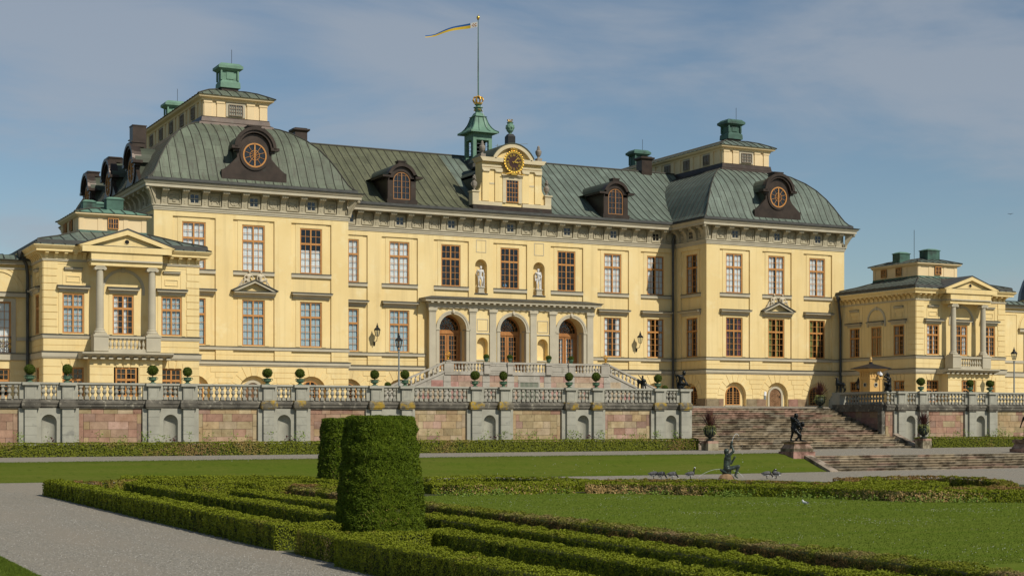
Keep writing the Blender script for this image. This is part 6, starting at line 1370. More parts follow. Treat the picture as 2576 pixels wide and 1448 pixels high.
# ------------------------------------------------------------------ leaves
def leaf_arrays(Pn,Nn,size,asp=.5,tilt=.75,up=0.0):
    n=len(Pn); r=rng.normal(size=(n,3)); N=Nn+tilt*r; N/=np.linalg.norm(N,axis=1)[:,None]
    t=np.cross(N,rng.normal(size=(n,3)))
    if up: t=t/np.linalg.norm(t,axis=1)[:,None]+up*np.array([0,0,1.])+up*.6*Nn
    t/=np.linalg.norm(t,axis=1)[:,None]; b=np.cross(N,t); b/=np.maximum(1e-6,np.linalg.norm(b,axis=1))[:,None]
    s=size*rng.uniform(.6,1.35,(n,1)); a=asp
    V_=np.stack([Pn-t*s,Pn+b*s*a,Pn+t*s,Pn-b*s*a],axis=1).reshape(-1,3); return V_
def leaf_mesh(name,Varr,mats,core=None,lm=None):
    """quads of leaves plus an optional core MB (material 1)"""
    nv=len(Varr); nf=nv//4; cv=np.array(core.v,dtype=np.float32) if core else np.zeros((0,3),np.float32); cf=[f for f in core.f] if core else []
    me=bpy.data.meshes.new(name); me.vertices.add(nv+len(cv)); me.vertices.foreach_set('co',np.concatenate([Varr.astype(np.float32),cv]).ravel())
    loops=np.concatenate([np.arange(nv,dtype=np.int32)]+[np.array(f,dtype=np.int32)+nv for f in cf]) if cf else np.arange(nv,dtype=np.int32)
    tot=np.concatenate([np.full(nf,4,np.int32),np.array([len(f) for f in cf],np.int32)]); st=np.concatenate([[0],np.cumsum(tot)[:-1]]).astype(np.int32)
    me.loops.add(len(loops)); me.loops.foreach_set('vertex_index',loops); me.polygons.add(len(tot)); me.polygons.foreach_set('loop_start',st)
    me.polygons.foreach_set('material_index',np.concatenate([np.zeros(nf,np.int32) if lm is None else lm.astype(np.int32)*2,np.ones(len(cf),np.int32)]))
    for m in mats: me.materials.append(m)
    me.update(calc_edges=True); me.validate(); return me
def spline(pts,step=.5):
    P=[np.array(p,float) for p in pts]
    if len(P)==2: n=max(1,int(np.linalg.norm(P[1]-P[0])/step)); return [tuple(P[0]+(P[1]-P[0])*i/n) for i in range(n+1)]
    Q=[2*P[0]-P[1]]+P+[2*P[-1]-P[-2]]; out=[]
    for i in range(1,len(Q)-2):
        n=max(2,int(np.linalg.norm(Q[i+1]-Q[i])/step))
        for k in range(n):
            t=k/n; a,b,c,d=Q[i-1],Q[i],Q[i+1],Q[i+2]; out.append(tuple(.5*((2*b)+(-a+c)*t+(2*a-5*b+4*c-d)*t*t+(-a+3*b-3*c+d)*t**3)))
    out.append(tuple(P[-1])); return out
def lownoise(p,f,ph):
    g=np.random.default_rng(int(ph*10)+5); s=0
    for k in range(9):
        d=g.normal(size=3); d/=np.linalg.norm(d); s=s+np.sin(p@d*f*g.uniform(.55,1.6)+g.uniform(0,6.3))
    return s/3.2
def hedge(name,label,cat,pts,w,h,m,size,dens,z0=0.0,group=None,step=.5,curve=False,bump=.024,asp=.5,up=0.0,tilt=.5,side=None,sf=None):
    path=spline(pts,step) if curve else [tuple(p) for p in pts]
    core=MB(); A=np.array(path); dA=np.gradient(A,axis=0) if len(A)>2 else np.tile(A[-1]-A[0],(2,1)); dA/=np.linalg.norm(dA,axis=1)[:,None]; nrm=np.stack([dA[:,1],-dA[:,0]],1)
    i0=.085; sec=[(-w/2+i0,0),(-w/2+i0,h-i0-.02),(w/2-i0,h-i0-.02),(w/2-i0,0)]; rings=[]
    for p,n in zip(A,nrm): rings.append([core.vert((p[0]+n[0]*o,p[1]+n[1]*o,z0+z)) for o,z in sec])
    for a,b in zip(rings,rings[1:]):
        for k in range(3): core.idx((a[k],b[k],b[k+1],a[k+1]))
    core.idx(rings[0]); core.idx(rings[-1])
    Pn=[];Nn=[]
    for (p,q),(n1,n2),(t1,t2) in zip(zip(A,A[1:]),zip(nrm,nrm[1:]),zip(dA,dA[1:])):
        L=np.linalg.norm(q-p); mid=(p+q)/2; D=dens(mid) if callable(dens) else dens
        cnt=int(L*(w+2*h)*D)
        t=rng.random(cnt); c=rng.random(cnt)*(w+2*h); pt=p+(q-p)*t[:,None]; nn=n1+(n2-n1)*t[:,None]
        o=np.where(c<h,-w/2,np.where(c<h+w,c-h-w/2,w/2)); z=np.where(c<h,c,np.where(c<h+w,h,c-h-w))
        N=np.zeros((cnt,3)); sd=np.where(c<h,-1,np.where(c<h+w,0,1)); N[:,0]=nn[:,0]*sd; N[:,1]=nn[:,1]*sd; N[:,2]=np.where(sd==0,1,0)
        # rounded shoulders
        e=.06; k=(z>h-e)&(sd!=0); N[k,2]+=.8
        X=np.stack([pt[:,0]+nn[:,0]*o,pt[:,1]+nn[:,1]*o,z0+z],1); X+=N*(bump*1.2*lownoise(X,9.,1.)+bump*.7*lownoise(X,1.7,3.)+bump*.8*lownoise(X,24.,2.)+rng.normal(0,.009,cnt)-.006)[:,None]; Pn.append(X); Nn.append(N)
    for end,sg in ((0,-1),(-1,1)):
        cnt=int(w*h*(dens(A[end]) if callable(dens) else dens)); o=(rng.random(cnt)-.5)*w; z=rng.random(cnt)*h; N=np.zeros((cnt,3)); N[:,:2]=dA[end]*sg
        X=np.stack([A[end][0]+nrm[end][0]*o,A[end][1]+nrm[end][1]*o,z0+z],1)+N*rng.normal(0,.02,(cnt,1)); Pn.append(X); Nn.append(N)
    Pn=np.concatenate(Pn); Nn=np.concatenate(Nn); sz=np.array([size(p) for p in Pn[:,:2]])[:,None] if callable(size) else size
    lm=None
    if side:
        lm=(np.abs(Nn[:,2])<.9)&(Pn[:,2]-z0<h-.05+.05*rng.normal(size=len(Pn)))
        if sf is not None: lm&=(lownoise(Pn*np.array([1,1,.3]),sf[0],4.)+.25*rng.normal(size=len(Pn)))>sf[1]
    me=leaf_mesh(name,leaf_arrays(Pn,Nn,sz,asp,tilt,up),[M[m],M['core']]+([M[side]] if side else []),core,lm)
    return tag(put(name,me,None),label,cat,group)
def dn(p): d=math.hypot(p[0],p[1]); return max(540,min(2900,2900*(30/d)**1.6))
def szf(p): d=math.hypot(p[0],p[1]); return .0205*max(1,d/30)**.85
GB_='low box hedges of the parterre'
ZH=.60
hedge('box_hedge','long green box hedge along the left gravel walk','hedge',[(11.57,63.2),(11.57,55),(11.57,48),(11.57,41),(11.57,34.1)],.66,ZH,'box',szf,dn,group=GB_)
hedge('box_hedge','short bushy box hedge stub at the gravel before the clipped cone','hedge',[(11.66,33.0),(11.66,31.5),(11.66,30.2)],.62,.57,'box',szf,dn,group=GB_,side='dead',sf=(2.6,.55))
hedge('box_hedge','nearest bright green box hedge at the bottom of the picture','hedge',[(11.47,29.9),(11.5,27),(11.5,24),(11.5,21),(11.5,18)],.72,.62,'box',szf,dn,group=GB_)
hedge('box_hedge','second box hedge row on the left, ending behind the clipped cone','hedge',[(13.97,59.8),(13.97,52),(13.97,45),(13.97,36.2)],.64,ZH,'box',szf,dn,group=GB_)
hedge('box_hedge','second box hedge row on the right, starting beside the clipped cone','hedge',[(13.97,31.0),(13.97,28),(13.97,25),(13.97,21),(13.97,17)],.66,.6,'box',szf,dn,group=GB_)
hedge('box_hedge','third box hedge row, bright green, running behind the clipped cone','hedge',[(15.85,52),(15.85,45),(15.85,38),(15.85,31),(15.85,25),(15.85,18)],.66,.6,'box',szf,dn,group=GB_)
hedge('box_hedge','dry brownish box hedge bordering the mown lawn','hedge',[(18.2,52.5),(18.2,46),(18.2,40),(18.2,34),(18.2,28),(18.2,22),(18.2,18)],.62,.58,'boxt',szf,dn,group=GB_,side='boxb')
hedge('box_hedge','short dark green cross hedge right in front of the clipped cone','hedge',[(11.95,30.75),(13.0,30.85),(14.4,31.0)],.7,.58,'box',szf,dn,group=GB_)
hedge('box_hedge','short cross hedge left of the clipped cone foot','hedge',[(11.9,34.45),(12.5,34.5),(13.2,34.6)],.6,.58,'box',szf,dn,group=GB_)
def pp(L,z): return [at(u,v,z) for u,v in L]
far=[('short cross hedge closing the far left end of the parterre',[(118,1211.5),(180,1211),(245,1212.5)],.56,.55,'boxb',False),
 ('small browning hedge stub beside a gap at the far left',[(258,1209),(300,1206.5),(345,1206)],.5,.55,'boxb',False),
 ('back box hedge line left of the distant clipped cone',[(308,1196.5),(450,1197),(650,1196.5),(790,1200)],.55,.55,'box',True),
 ('wavy box hedge before the grass bank on the left',[(330,1203.5),(480,1204),(640,1206),(760,1204),(842,1208)],.5,.5,'box',True),
 ('curling box hedge between the left parterre rows',[(470,1212),(600,1210.5),(720,1213.5),(838,1216)],.5,.55,'box',True),
 ('dry box hedge piece left of the clipped cone',[(655,1221),(720,1219),(800,1222),(850,1226)],.5,.5,'boxb',True)]
for lb,L,h_,w__,m_,cv in far: hedge('box_hedge',lb,'hedge',pp(L,h_),w__,h_,m_,szf,dn,group=GB_,curve=cv)
rb=[(1066,1239.5),(1148,1245.5),(1300,1243),(1475,1241),(1620,1242.5),(1760,1246),(2000,1251),(2140,1256),(2290,1262),(2430,1263),(2600,1264)]
rr_=spline([(x+.15,y+.3) for x,y in pp(rb,0)],.5); i1=min(range(len(rr_)),key=lambda i:abs(rr_[i][0]-pp([(1148,1245.5)],0)[0][0])); i2=min(range(len(rr_)),key=lambda i:abs(rr_[i][0]-pp([(1480,1241)],0)[0][0]))
hedge('box_hedge','short dark green hedge piece at the far lawn edge beside the clipped cone','hedge',rr_[:i1],.6,.44,'box',szf,dn,group=GB_)
hedge('box_hedge','golden brown dying hedge at the far lawn edge right of the clipped cone','hedge',rr_[i1:i2],.62,.46,'box',szf,dn,group=GB_,side='dead',sf=(.5,-.9))
hedge('box_hedge','long scroll hedge with brown patches along the far edge of the mown lawn','hedge',rr_[i2:],.6,.44,'box',szf,dn,group=GB_,side='dead',sf=(.9,.25))
right=[('green scroll hedge just behind the browning lawn edge',[(1070,1214),(1180,1211),(1300,1213),(1470,1210),(1640,1214)],.42,.6,'box'),
 ('far wavy hedge in front of the grass bank right of the clipped cones',[(1066,1201),(1160,1197.5),(1260,1197.5),(1370,1201),(1500,1206.5)],.42,.55,'box'),
 ('scroll hedge in front of the geese and faun fountain',[(1490,1206.5),(1640,1205),(1780,1206.5),(1930,1210),(2080,1214)],.42,.6,'boxb'),
 ('long low hedge line between lawn and faun fountain',[(1560,1214.5),(1720,1213.5),(1880,1217),(2040,1219),(2210,1222),(2330,1224)],.42,.6,'box'),
 ('round coiled hedge at the right in front of the low steps',[(2108,1203.5),(2200,1199),(2330,1197.5),(2440,1201),(2515,1208.5),(2540,1216.5),(2500,1222),(2425,1222)],.44,.6,'boxb'),
 ('tongue shaped hedge inside the coiled hedge',[(2000,1213),(2120,1211.5),(2250,1208.5),(2345,1209.5),(2362,1215.5),(2290,1219),(2130,1220)],.42,.6,'box'),
 ('straight hedge piece at the right picture edge',[(2380,1226),(2470,1225.5),(2600,1226)],.42,.6,'boxb')]
for lb,L,h_,w__,m_ in right: hedge('box_hedge',lb,'hedge',pp(L,h_),w__,h_,m_,szf,dn,group=GB_,curve=True)
hedge('clipped_hedge','long straight clipped hedge below the left terrace wall','hedge',[(9,85.45)]+[(9+4.0*k,85.45) for k in range(1,12)]+[(56.95,85.4)],.8,.74,'long',.05,420,z0=1.0,group='clipped hedges below the terrace',bump=.015,side='dead2',sf=(1.1,.8))
hedge('clipped_hedge','straight clipped hedge below the right terrace wall','hedge',[(76.0,85.45),(80,85.45),(84,85.45),(88,85.45),(91,85.45)],.8,.74,'long',.05,420,z0=1.0,group='clipped hedges below the terrace',bump=.015,side='dead2',sf=(1.1,.8))
# clipped cones
def cone(cx,cy,r0,r1,h,label,size,dens,rot):
    def rad(z): t=z/h; return (r0+(r1-r0)*t**1.15)*(1-.02*max(0,(t-.97)/.03)**2)
    n=int(dens*(2*PI*(r0+r1)/2*h)); z=rng.random(n)*h; a=rng.random(n)*2*PI; e=2.7
    def sup(a): return (np.abs(np.cos(a))**e+np.abs(np.sin(a))**e)**(-1/e)*.965
    R0=np.array([rad(q) for q in z])*sup(a); N=np.stack([np.sign(np.cos(a))*np.abs(np.cos(a))**(e-1),np.sign(np.sin(a))*np.abs(np.sin(a))**(e-1),np.full(n,.12)],1); N/=np.linalg.norm(N,axis=1)[:,None]
    X=np.stack([R0*np.cos(a),R0*np.sin(a),z],1); n2=int(dens*3.2*r1*r1); a2=rng.random(n2)*2*PI; q=np.sqrt(rng.random(n2)); X2=np.stack([q*r1*sup(a2)*.95*np.cos(a2),q*r1*.95*sup(a2)*np.sin(a2),np.full(n2,h)],1); N2=np.tile([0,0,1.],(n2,1))
    X=np.concatenate([X,X2]); N=np.concatenate([N,N2]); X+=N*np.where(X[:,2]>h-.2,.45,1.)[:,None]*(.02*lownoise(X,3.,.5)+.034*lownoise(X,13.,1.3)+.02*lownoise(X,30.,2.)+rng.normal(0,.010,len(X))-.015)[:,None]
    core=MB(); rings=[]
    for k in range(9):
        zz=h*k/8; rings.append([core.vert(((rad(zz)-.09)*float(sup(np.array([b_]))[0])*math.cos(b_),(rad(zz)-.09)*float(sup(np.array([b_]))[0])*math.sin(b_),zz-(.06 if k==8 else 0))) for b_ in [2*PI*i/28 for i in range(28)]])
    for A,B in zip(rings,rings[1:]):
        for i in range(28): core.idx((A[i],A[(i+1)%28],B[(i+1)%28],B[i]))
    core.idx(rings[-1])
    lm=(lownoise(X,2.2,6.)*.45+.35*rng.normal(size=len(X))-X[:,2]*.6+.15)>.35
    me=leaf_mesh('clipped_conifer',leaf_arrays(X,N,size,.30,.45,.7),[M['yew'],M['core'],M['yewb']],core,lm); tag(put('clipped_conifer',me,None,(cx,cy,0),rot),label,'topiary','clipped conifer cones')
cone(13.95,34.4,1.06,.79,3.06,'large near clipped green conifer with flat top in the foreground',.036,3600,R(8))
cone(23.6,62.3,1.12,.92,3.02,'smaller far clipped conifer half hidden behind the large one',.07,700,R(4))
# ------------------------------------------------------------------ urns with box balls
def ball_urn(label,x,y,z,first):
    T=thing('topiary_urn',label,'potted plant',(0,0,0),0,'box balls in green urns'); b=MB()
    b.box(-.15,.15,-.15,.15,0,.04); b.lathe([(.14,.04),(.10,.08),(.08,.11),(.16,.15),(.215,.2),(.22,.28),(.20,.32),(.25,.34),(.25,.37),(.2,.37),(.18,.31)],seg=14)
    for k in range(4): a=PI/2*k+.4; b.ball((.21*math.cos(a),.21*math.sin(a),.24),.04,0,6,4)
    ur=put('urn',b.mesh('urn',M['urng'],smooth=False),T)
    for s in (-1,1): h=MB(); h.tube([(s*.2,0,.33),(s*.29,0,.34),(s*.31,0,.27),(s*.24,0,.22),(s*.2,0,.23)],.022,5); put('handle',h.mesh('handle',M['urng']),ur)
    h=MB(); h.tube([(0,0,.32),(0,0,.6)],.03,6); put('stem',h.mesh('stem',M['rock']),T)
    n=1500; N=rng.normal(size=(n,3)); N/=np.linalg.norm(N,axis=1)[:,None]; X=np.array([0,0,.70])+N*(.275*(1+.06*lownoise(N,6.,1.)+rng.normal(0,.03,n)))[:,None]; c=MB(); c.ball((0,0,.70),.25,0,12,8)
    put('foliage_ball',leaf_mesh('foliage_ball',leaf_arrays(X,N,.032,.5,.6),[M['ballg'],M['core']],c),T); return T
ORD=['first','second','third','fourth','fifth','sixth','seventh']
U=None; spots=[]
for i,n in enumerate(NL):
    for s in (-1,1):
        if i==6 and s==1: continue
        spots.append((n+s*1.0,'box ball in green urn on pier %s of the %s niche from left'%('left' if s<0 else 'right',ORD[i])))
for i,n in enumerate(NR):
    for s in (-1,1):
        if i==0 and s==-1: continue
        spots.append((n+s*1.0,'box ball in green urn on the right wall, %s of its %s niche'%('left' if s<0 else 'right',ORD[i])))
for k,(x,lb) in enumerate(spots):
    if U is None: U=ball_urn(lb,0,0,0,True); U.matrix_basis=Matrix.Translation((x,YW-.02,5.06))
    else:
        c=dup(U,(x,YW-.02+random.uniform(-.02,.02),5.06),random.uniform(-.5,.5),lb)
        for ch in c.children:
            if ch.name.startswith('foliage'): s=random.uniform(.9,1.1); ch.scale=(s,s*random.uniform(.96,1.04),random.uniform(.94,1.06)); ch.rotation_euler=(0,0,random.uniform(0,6))
def bush_pot(label):
    T=thing('bush_pot',label,'potted plant',(0,0,0),0,'small round bushes in green pots'); b=MB(); b.lathe([(.12,0),(.09,.05),(.17,.14),(.2,.28),(.22,.32),(.18,.32)],seg=12); put('urn',b.mesh('urn',M['urng']),T)
    n=700; N=rng.normal(size=(n,3)); N/=np.linalg.norm(N,axis=1)[:,None]; X=np.array([0,0,.40])+N*np.array([.22,.22,.19])*(1+rng.normal(0,.05,n))[:,None]; c=MB(); c.ball((0,0,.40),.19,0,10,6)
    put('foliage_ball',leaf_mesh('foliage_ball',leaf_arrays(X,N,.035,.5,.6),[M['ballg'],M['core']],c),T); return T
BP=bush_pot('small round bush in a green pot left of the middle door on the stair parapet'); BP.matrix_basis=Matrix.Translation((XC-3.7,Y0-.03,7.42))
dup(BP,(XC-1.68,Y0-.03,7.42),.3,'small round bush in a green pot before the middle door on the stair parapet')
dup(BP,(XC+1.72,Y0-.03,7.42),.8,'small round bush in a green pot left of the right door on the stair parapet')
dup(BP,(XC+3.72,Y0-.03,7.42),1.2,'small round bush in a green pot before the right door on the stair parapet')
for u_,lb in ((975,'left'),(1672,'right')):
    x_,y_=atY(u_,100.0),100.0; b=MB(); b.box(-.5,.5,-.5,.5,0,.14); b.box(-.36,.36,-.36,.36,.14,.95); b.box(-.45,.45,-.45,.45,.95,1.08)
    tag(put('stone_stand',b.mesh('stone_stand',M['lstone']),None,(x_,y_,3.95)),'pale stone stand carrying a small bush at the %s foot of the entrance stair'%lb,'plant stand'); dup(BP,(x_,y_,5.03),.5,'small round bush in a green pot on a stone stand at the %s stair foot'%lb)
M['urnd']=mat('dark_patinated_urn',(.035,.045,.038),(.02,.026,.022),6,.45,metal=.3,c3=(.07,.09,.07),s3=7,t3=(.55,.7))
# dark urns with spiky plants
def spiky(label):
    T=thing('spiky_plant_urn',label,'potted plant',(0,0,0),0,'dark urns with spiky plants'); b=MB(); b.lathe([(.26,0),(.27,.05),(.2,.09),(.1,.15),(.1,.19),(.24,.28),(.36,.45),(.39,.62),(.36,.74),(.31,.8),(.37,.84),(.37,.88),(.3,.88),(.26,.8)],seg=18)
    for k in range(12): a=2*PI*k/12; b.tube([(.2*math.cos(a),.2*math.sin(a),.25),(.375*math.cos(a),.375*math.sin(a),.48),(.385*math.cos(a),.385*math.sin(a),.66)],.025,4)
    u_=put('urn',b.mesh('urn',M['urnd']),T)
    for s in (-1,1): h=MB(); h.tube([(s*.34,0,.62),(s*.5,0,.7),(s*.5,0,.84),(s*.36,0,.84)],.03,6); put('handle',h.mesh('handle',M['urnd']),u_)
    f=MB()
    for k in range(130):
        a=random.uniform(0,2*PI); e=R(88)-abs(random.gauss(0,.66)); L=random.uniform(.85,1.28); w_=.024; d=Vector((math.cos(a)*math.cos(e),math.sin(a)*math.cos(e),math.sin(e))); s=d.cross(V(0,0,1)).normalized() if abs(d.z)<.99 else V(1,0,0); base=V(.05*math.cos(a),.05*math.sin(a),.85); dr=max(0,(1-d.z))*.22
        p0=base; p1=base+d*L*.5-V(0,0,dr*.2*L); p2=base+d*L-V(0,0,dr*L); m=1 if e<R(25) else 0
        f.face([p0-s*w_*.6,p0+s*w_*.6,p1+s*w_,p1-s*w_],m); f.face([p1-s*w_,p1+s*w_,p2+s*.003,p2-s*.003],m)
    for k in range(60):
        a=random.uniform(0,2*PI); r=random.uniform(.3,.42); f.tube([(.15*math.cos(a),.15*math.sin(a),.86),(r*.8*math.cos(a),r*.8*math.sin(a),1.0),(r*math.cos(a),r*math.sin(a),.86),(r*1.06*math.cos(a),r*1.06*math.sin(a),random.uniform(.35,.7))],.009,3,1)
    put('spiky_leaves',f.mesh('spiky_leaves',[M['spike'],M['cgreen']]),T); return T
def plinth(x,y,z0,h,label):
    b=MB(); b.box(-.40,.40,-.40,.40,0,h-.16,0,(.36,.31,.21)); b.box(-.405,.405,-.405,.405,h-.158,h,0,(.42,.27,.2)); tag(put('stone_plinth',b.mesh('stone_plinth',M['step']),None,(x,y,z0)),label,'plinth')
p1=(atY(1785,84.3),84.3); p2=(atY(2322,84.3),84.3)
plinth(p1[0],p1[1],.95,.67,'square stone plinth at the left foot of the garden steps'); plinth(p2[0],p2[1],.95,.72,'square stone plinth at the right foot of the garden steps')
SP=spiky('dark urn with purple spiky plant on the plinth left of the garden steps'); SP.matrix_basis=Matrix.Translation((p1[0],p1[1],1.622))
dup(SP,(p2[0],p2[1],1.672),1.0,'dark urn with purple spiky plant on the plinth right of the garden steps'); dup(SP,(74.35,94.5,3.88),2.1,'dark urn with purple spiky plant at the top of the garden steps')
# ------------------------------------------------------------------ birds
M['gw']=mat('white_feathers',(.70,.69,.66),(.6,.6,.58),8,.8); M['gb']=mat('black_feathers',(.015,.014,.014),(.02,.02,.02),8,.6); M['gg']=mat('grey_barred_feathers',(.15,.145,.14),(.06,.06,.06),14,.8)
def goose(pose):
    P=[((-.10,0,.26),(.08,0,.285),.105,.115,2),((-.15,0,.195),(.05,0,.195),.06,.075,0),((-.27,0,.27),(-.12,0,.27),.025,.08,2),((.12,0,.27),(.16,0,.31),.09,.07,1)]
    P=[(a,b,c,d,{2:2,0:0,1:1}[m]) for a,b,c,d,m in P]
    if pose=='alert': P+=[((.15,0,.30),(.20,0,.50),.055,.035,1),((.20,0,.50),(.215,0,.56),.035,.04,1),((.215,0,.575),(.235,0,.565),.036,.034,0),((.25,0,.56),(.29,0,.55),.014,.008,1)]
    elif pose=='graze': P+=[((.15,0,.30),(.27,0,.17),.06,.035,1),((.27,0,.17),(.31,0,.08),.035,.034,1),((.31,0,.075),(.33,0,.055),.034,.03,0),((.34,0,.04),(.36,0,.015),.012,.008,1)]
    else: P+=[((.14,0,.34),(.08,-.02,.46),.07,.04,1),((.08,-.02,.46),(.0,-.05,.44),.04,.036,1),((.05,-.03,.46),(.02,-.06,.46),.036,.03,0),((-.0,-.08,.42),(-.05,-.1,.38),.014,.008,1)]
    for s in (-1,1): P+=[((-.0,s*.05,.17),(.0,s*.05,.02),.018,.012,1),((.0,s*.05,.012),(.06,s*.05,.012),.014,.016,1)]
    return fig_mesh('goose',P,[M['gw'],M['gb'],M['gg']],.014)
GM={k:goose(k) for k in ('alert','graze','preen')}
for u_,v_,k,a,lb in ((1643,1203,'graze',.15,'grey barnacle goose grazing at the far left of the flock'),(1662,1203.5,'graze',-.5,'black-headed barnacle goose with lowered neck beside the leftmost goose'),(1690,1204,'graze',.1,'barnacle goose pecking the gravel left of the upright goose'),(1736,1203.5,'alert',.2,'barnacle goose standing upright with raised neck left of the faun fountain'),(1928,1202.5,'graze',.1,'barnacle goose bending down right of the faun fountain'),(1952,1202.5,'preen',PI-.2,'barnacle goose preening its back at the far right of the flock')):
    x,y=at(u_,v_,0.03); tag(put('goose',GM[k],None,(x,y,.02),viewrz(u_)+a,sc_=(1.0,1.0,1.0)),lb,'goose','barnacle geese on the gravel')
x,y=at(2024,1271,0); P=[((-.12,0,.13),(.08,0,.15),.06,.065,0),((.1,0,.18),(.14,0,.24),.045,.04,0),((.15,0,.25),(.2,0,.24),.012,.006,1),((-.28,0,.14),(-.1,0,.16),.015,.05,2)]+[((0,s*.03,.1),(0,s*.03,.02),.012,.012,1) for s in (-1,1)]
P=[(Vector(a)*.75,Vector(b_)*.75,c_*.75,e_*.75,m_) for a,b_,c_,e_,m_ in P]
tag(put('white_bird',fig_mesh('white_bird',P,[M['gw'],M['gb'],M['gg']],.014),None,(x,y,.008),viewrz(2024)+2.4),'small white and grey bird standing on the mown lawn','bird')
P=[((-.1,0,0),(.1,0,.02),.04,.035,0),((.0,.02,.01),(.02,.26,.10),.03,.02,0),((.02,.26,.10),(-.06,.42,.04),.02,.008,0),((.0,-.02,.01),(.02,-.26,.1),.03,.02,0),((.02,-.26,.1),(-.06,-.42,.04),.02,.008,0)]
P=[(Vector(a)*.4,Vector(b_)*.4,c_*.45,e_*.45,m_) for a,b_,c_,e_,m_ in P]; d_=75; q_=(2541-1287.5)/FPX; tag(put('flying_bird',fig_mesh('flying_bird',P,[M['gb']],.008),None,(d_*(SN+CS*q_),d_*(CS-SN*q_),3+(1055-539)*d_/FPX),.6),'tiny dark bird flying in the sky at the right','bird')
# ------------------------------------------------------------------ pennant
M['flagb']=mat('blue_pennant_cloth',(.02,.10,.30),(.02,.09,.27),3,.8); M['flagy']=mat('yellow_pennant_cloth',(.62,.42,.04),(.58,.38,.03),3,.8); M['flagw']=mat('white_pennant_cloth',(.75,.74,.72),(.7,.7,.68),3,.8); M['flagr']=mat('red_crest',(.45,.10,.05),(.5,.3,.05),20,.8)
b=MB(); n=44; rows=5; hx,hy=-CS,SN
grid=[]
for i in range(n+1):
    t=i/n; L=4.35*t; sag=-1.15*t**1.4+.16*max(0,t-.82)/.18; wd=.46*(1-.62*t); row=[]
    tw=.35*math.sin(t*6.0)
    for j in range(rows+1):
        s=(j/rows-.5)*wd; o=.22*math.sin(t*9)+s*math.sin(tw); row.append(b.vert((hx*L+hy*o*.8,hy*L-hx*o*.8,sag-s*math.cos(tw)*1.0)))
    grid.append(row)
for i in range(n):
    for j in range(rows):
        if i>n-7 and j==rows//2: continue
        m=2 if i<6 else (1 if j in (2,3,4) else 0); 
        if 1<=i<5 and 1<=j<=3 and (i+j)%2==0: m=3
        b.idx((grid[i][j],grid[i+1][j],grid[i+1][j+1],grid[i][j+1]),m)
tag(put('pennant',b.mesh('pennant',[M['flagb'],M['flagy'],M['flagw'],M['flagr']],smooth=True),None,(XC,115.7,35.75)),'long blue and yellow pennant streaming from the flagpole','flag')
# ------------------------------------------------------------------ ground
def sheet(name,polys,m,kind='structure',uvm=None):
    b=MB()
    for p in polys: b.face(p)
    return put(name,b.mesh(name,M[m],weld=True),None,kind=kind)
sheet('ground',[[(-2500,-800,-.35),(2500,-800,-.35),(2500,4000,-.35),(-2500,4000,-.35)]],'bank')
def sm(t): t=max(0,min(1,t)); return t*t*(3-2*t)
def zg(x,y): return .2*sm((y-63.5)/7.5)*sm((44-x)/28)
b=MB(); xs=[-60,-20,0]+[4+2*i for i in range(29)]+[80,100,140]; ys=[-30,0,20,40,56,60]+[62+i for i in range(16)]
g=[[b.vert((x,y,zg(x,y))) for y in ys] for x in xs]
for i in range(len(xs)-1):
    for j in range(len(ys)-1): b.idx((g[i][j],g[i+1][j],g[i+1][j+1],g[i][j+1]))
put('gravel_walk',b.mesh('gravel_walk',M['gravel'],smooth=True),None,kind='structure')
lawnp=[(18.5,6),(18.5,53.6),(20.5,54.8),(25.9,56.0),(29,56.2),(31.4,55.2),(34,52.3),(37,48.7),(40,44.9),(42.4,42.0),(46,40.2),(60,38),(60,6)]
sheet('lawn',[[(x,y,.010) for x,y in lawnp]],'lawn'); sheet('lawn',[[(-60,-20,.010),(5.36,-20,.010),(5.36,35.2,.010),(4.9,35.6,.010),(-60,36,.010)]],'lawn')
sheet('flower_bed_soil',[[(18.4,53.5,.007),(20.5,54.7,.007),(26,55.9,.007),(28,60.5,.007),(14,60.5,.007)]],'soil')
sheet('flower_bed_soil',[[(11.35,10,.005),(18.45,10,.005),(18.45,53.5,.005),(14,60,.005),(11.4,63,.005)]],'soil')
bk_=[(x,y) for x,y in pp(rb,0)]; bq=[at(2580,1218),at(2300,1208),at(2100,1212),at(1930,1206.5),at(1780,1206.5),at(1640,1206.5),at(1500,1208),at(1300,1204),at(1120,1203)]
sheet('flower_bed_soil',[[(x,y,.006) for x,y in bk_+bq]],'soil')
# grass bank
b=MB(); prof=[(0,-.05),(.25,.03),(.8,.18),(1.6,.45),(2.4,.74),(3.1,.93),(3.7,1.0),(4.0,1.005)]; xs=[-40,-10]+[2*i for i in range(28)]+[56.2,56.78]
g=[]
for x in xs: g.append([b.vert((x,71.15+o+.15*math.sin(x*.35),zg(x,71.3)*(1-min(1,z))+z)) for o,z in prof])
for i in range(len(xs)-1):
    for j in range(len(prof)-1): b.idx((g[i][j],g[i+1][j],g[i+1][j+1],g[i][j+1]))
put('grass_bank',b.mesh('grass_bank',M['bank'],smooth=True),None,kind='structure')
sheet('upper_gravel_path',[[(-40,74.95,1.0),(56.0,74.95,1.0),(57.5,85,1.0),(-40,85,1.0)],[(-40,85,1.0),(57.5,85,1.0),(57.8,88,1.0),(-40,88,1.0)],[(56.0,74.95,1.0),(56.8,74.0,.90),(57.5,85,1.0)],[(56.8,74.0,.90),(57.3,73.70,.862),(101,73.70,.862),(101,85,1.0),(57.5,85,1.0)],[(75.0,85,1.0),(101,85,1.0),(101,88,1.0),(75.0,88,1.0)]],'gravel')
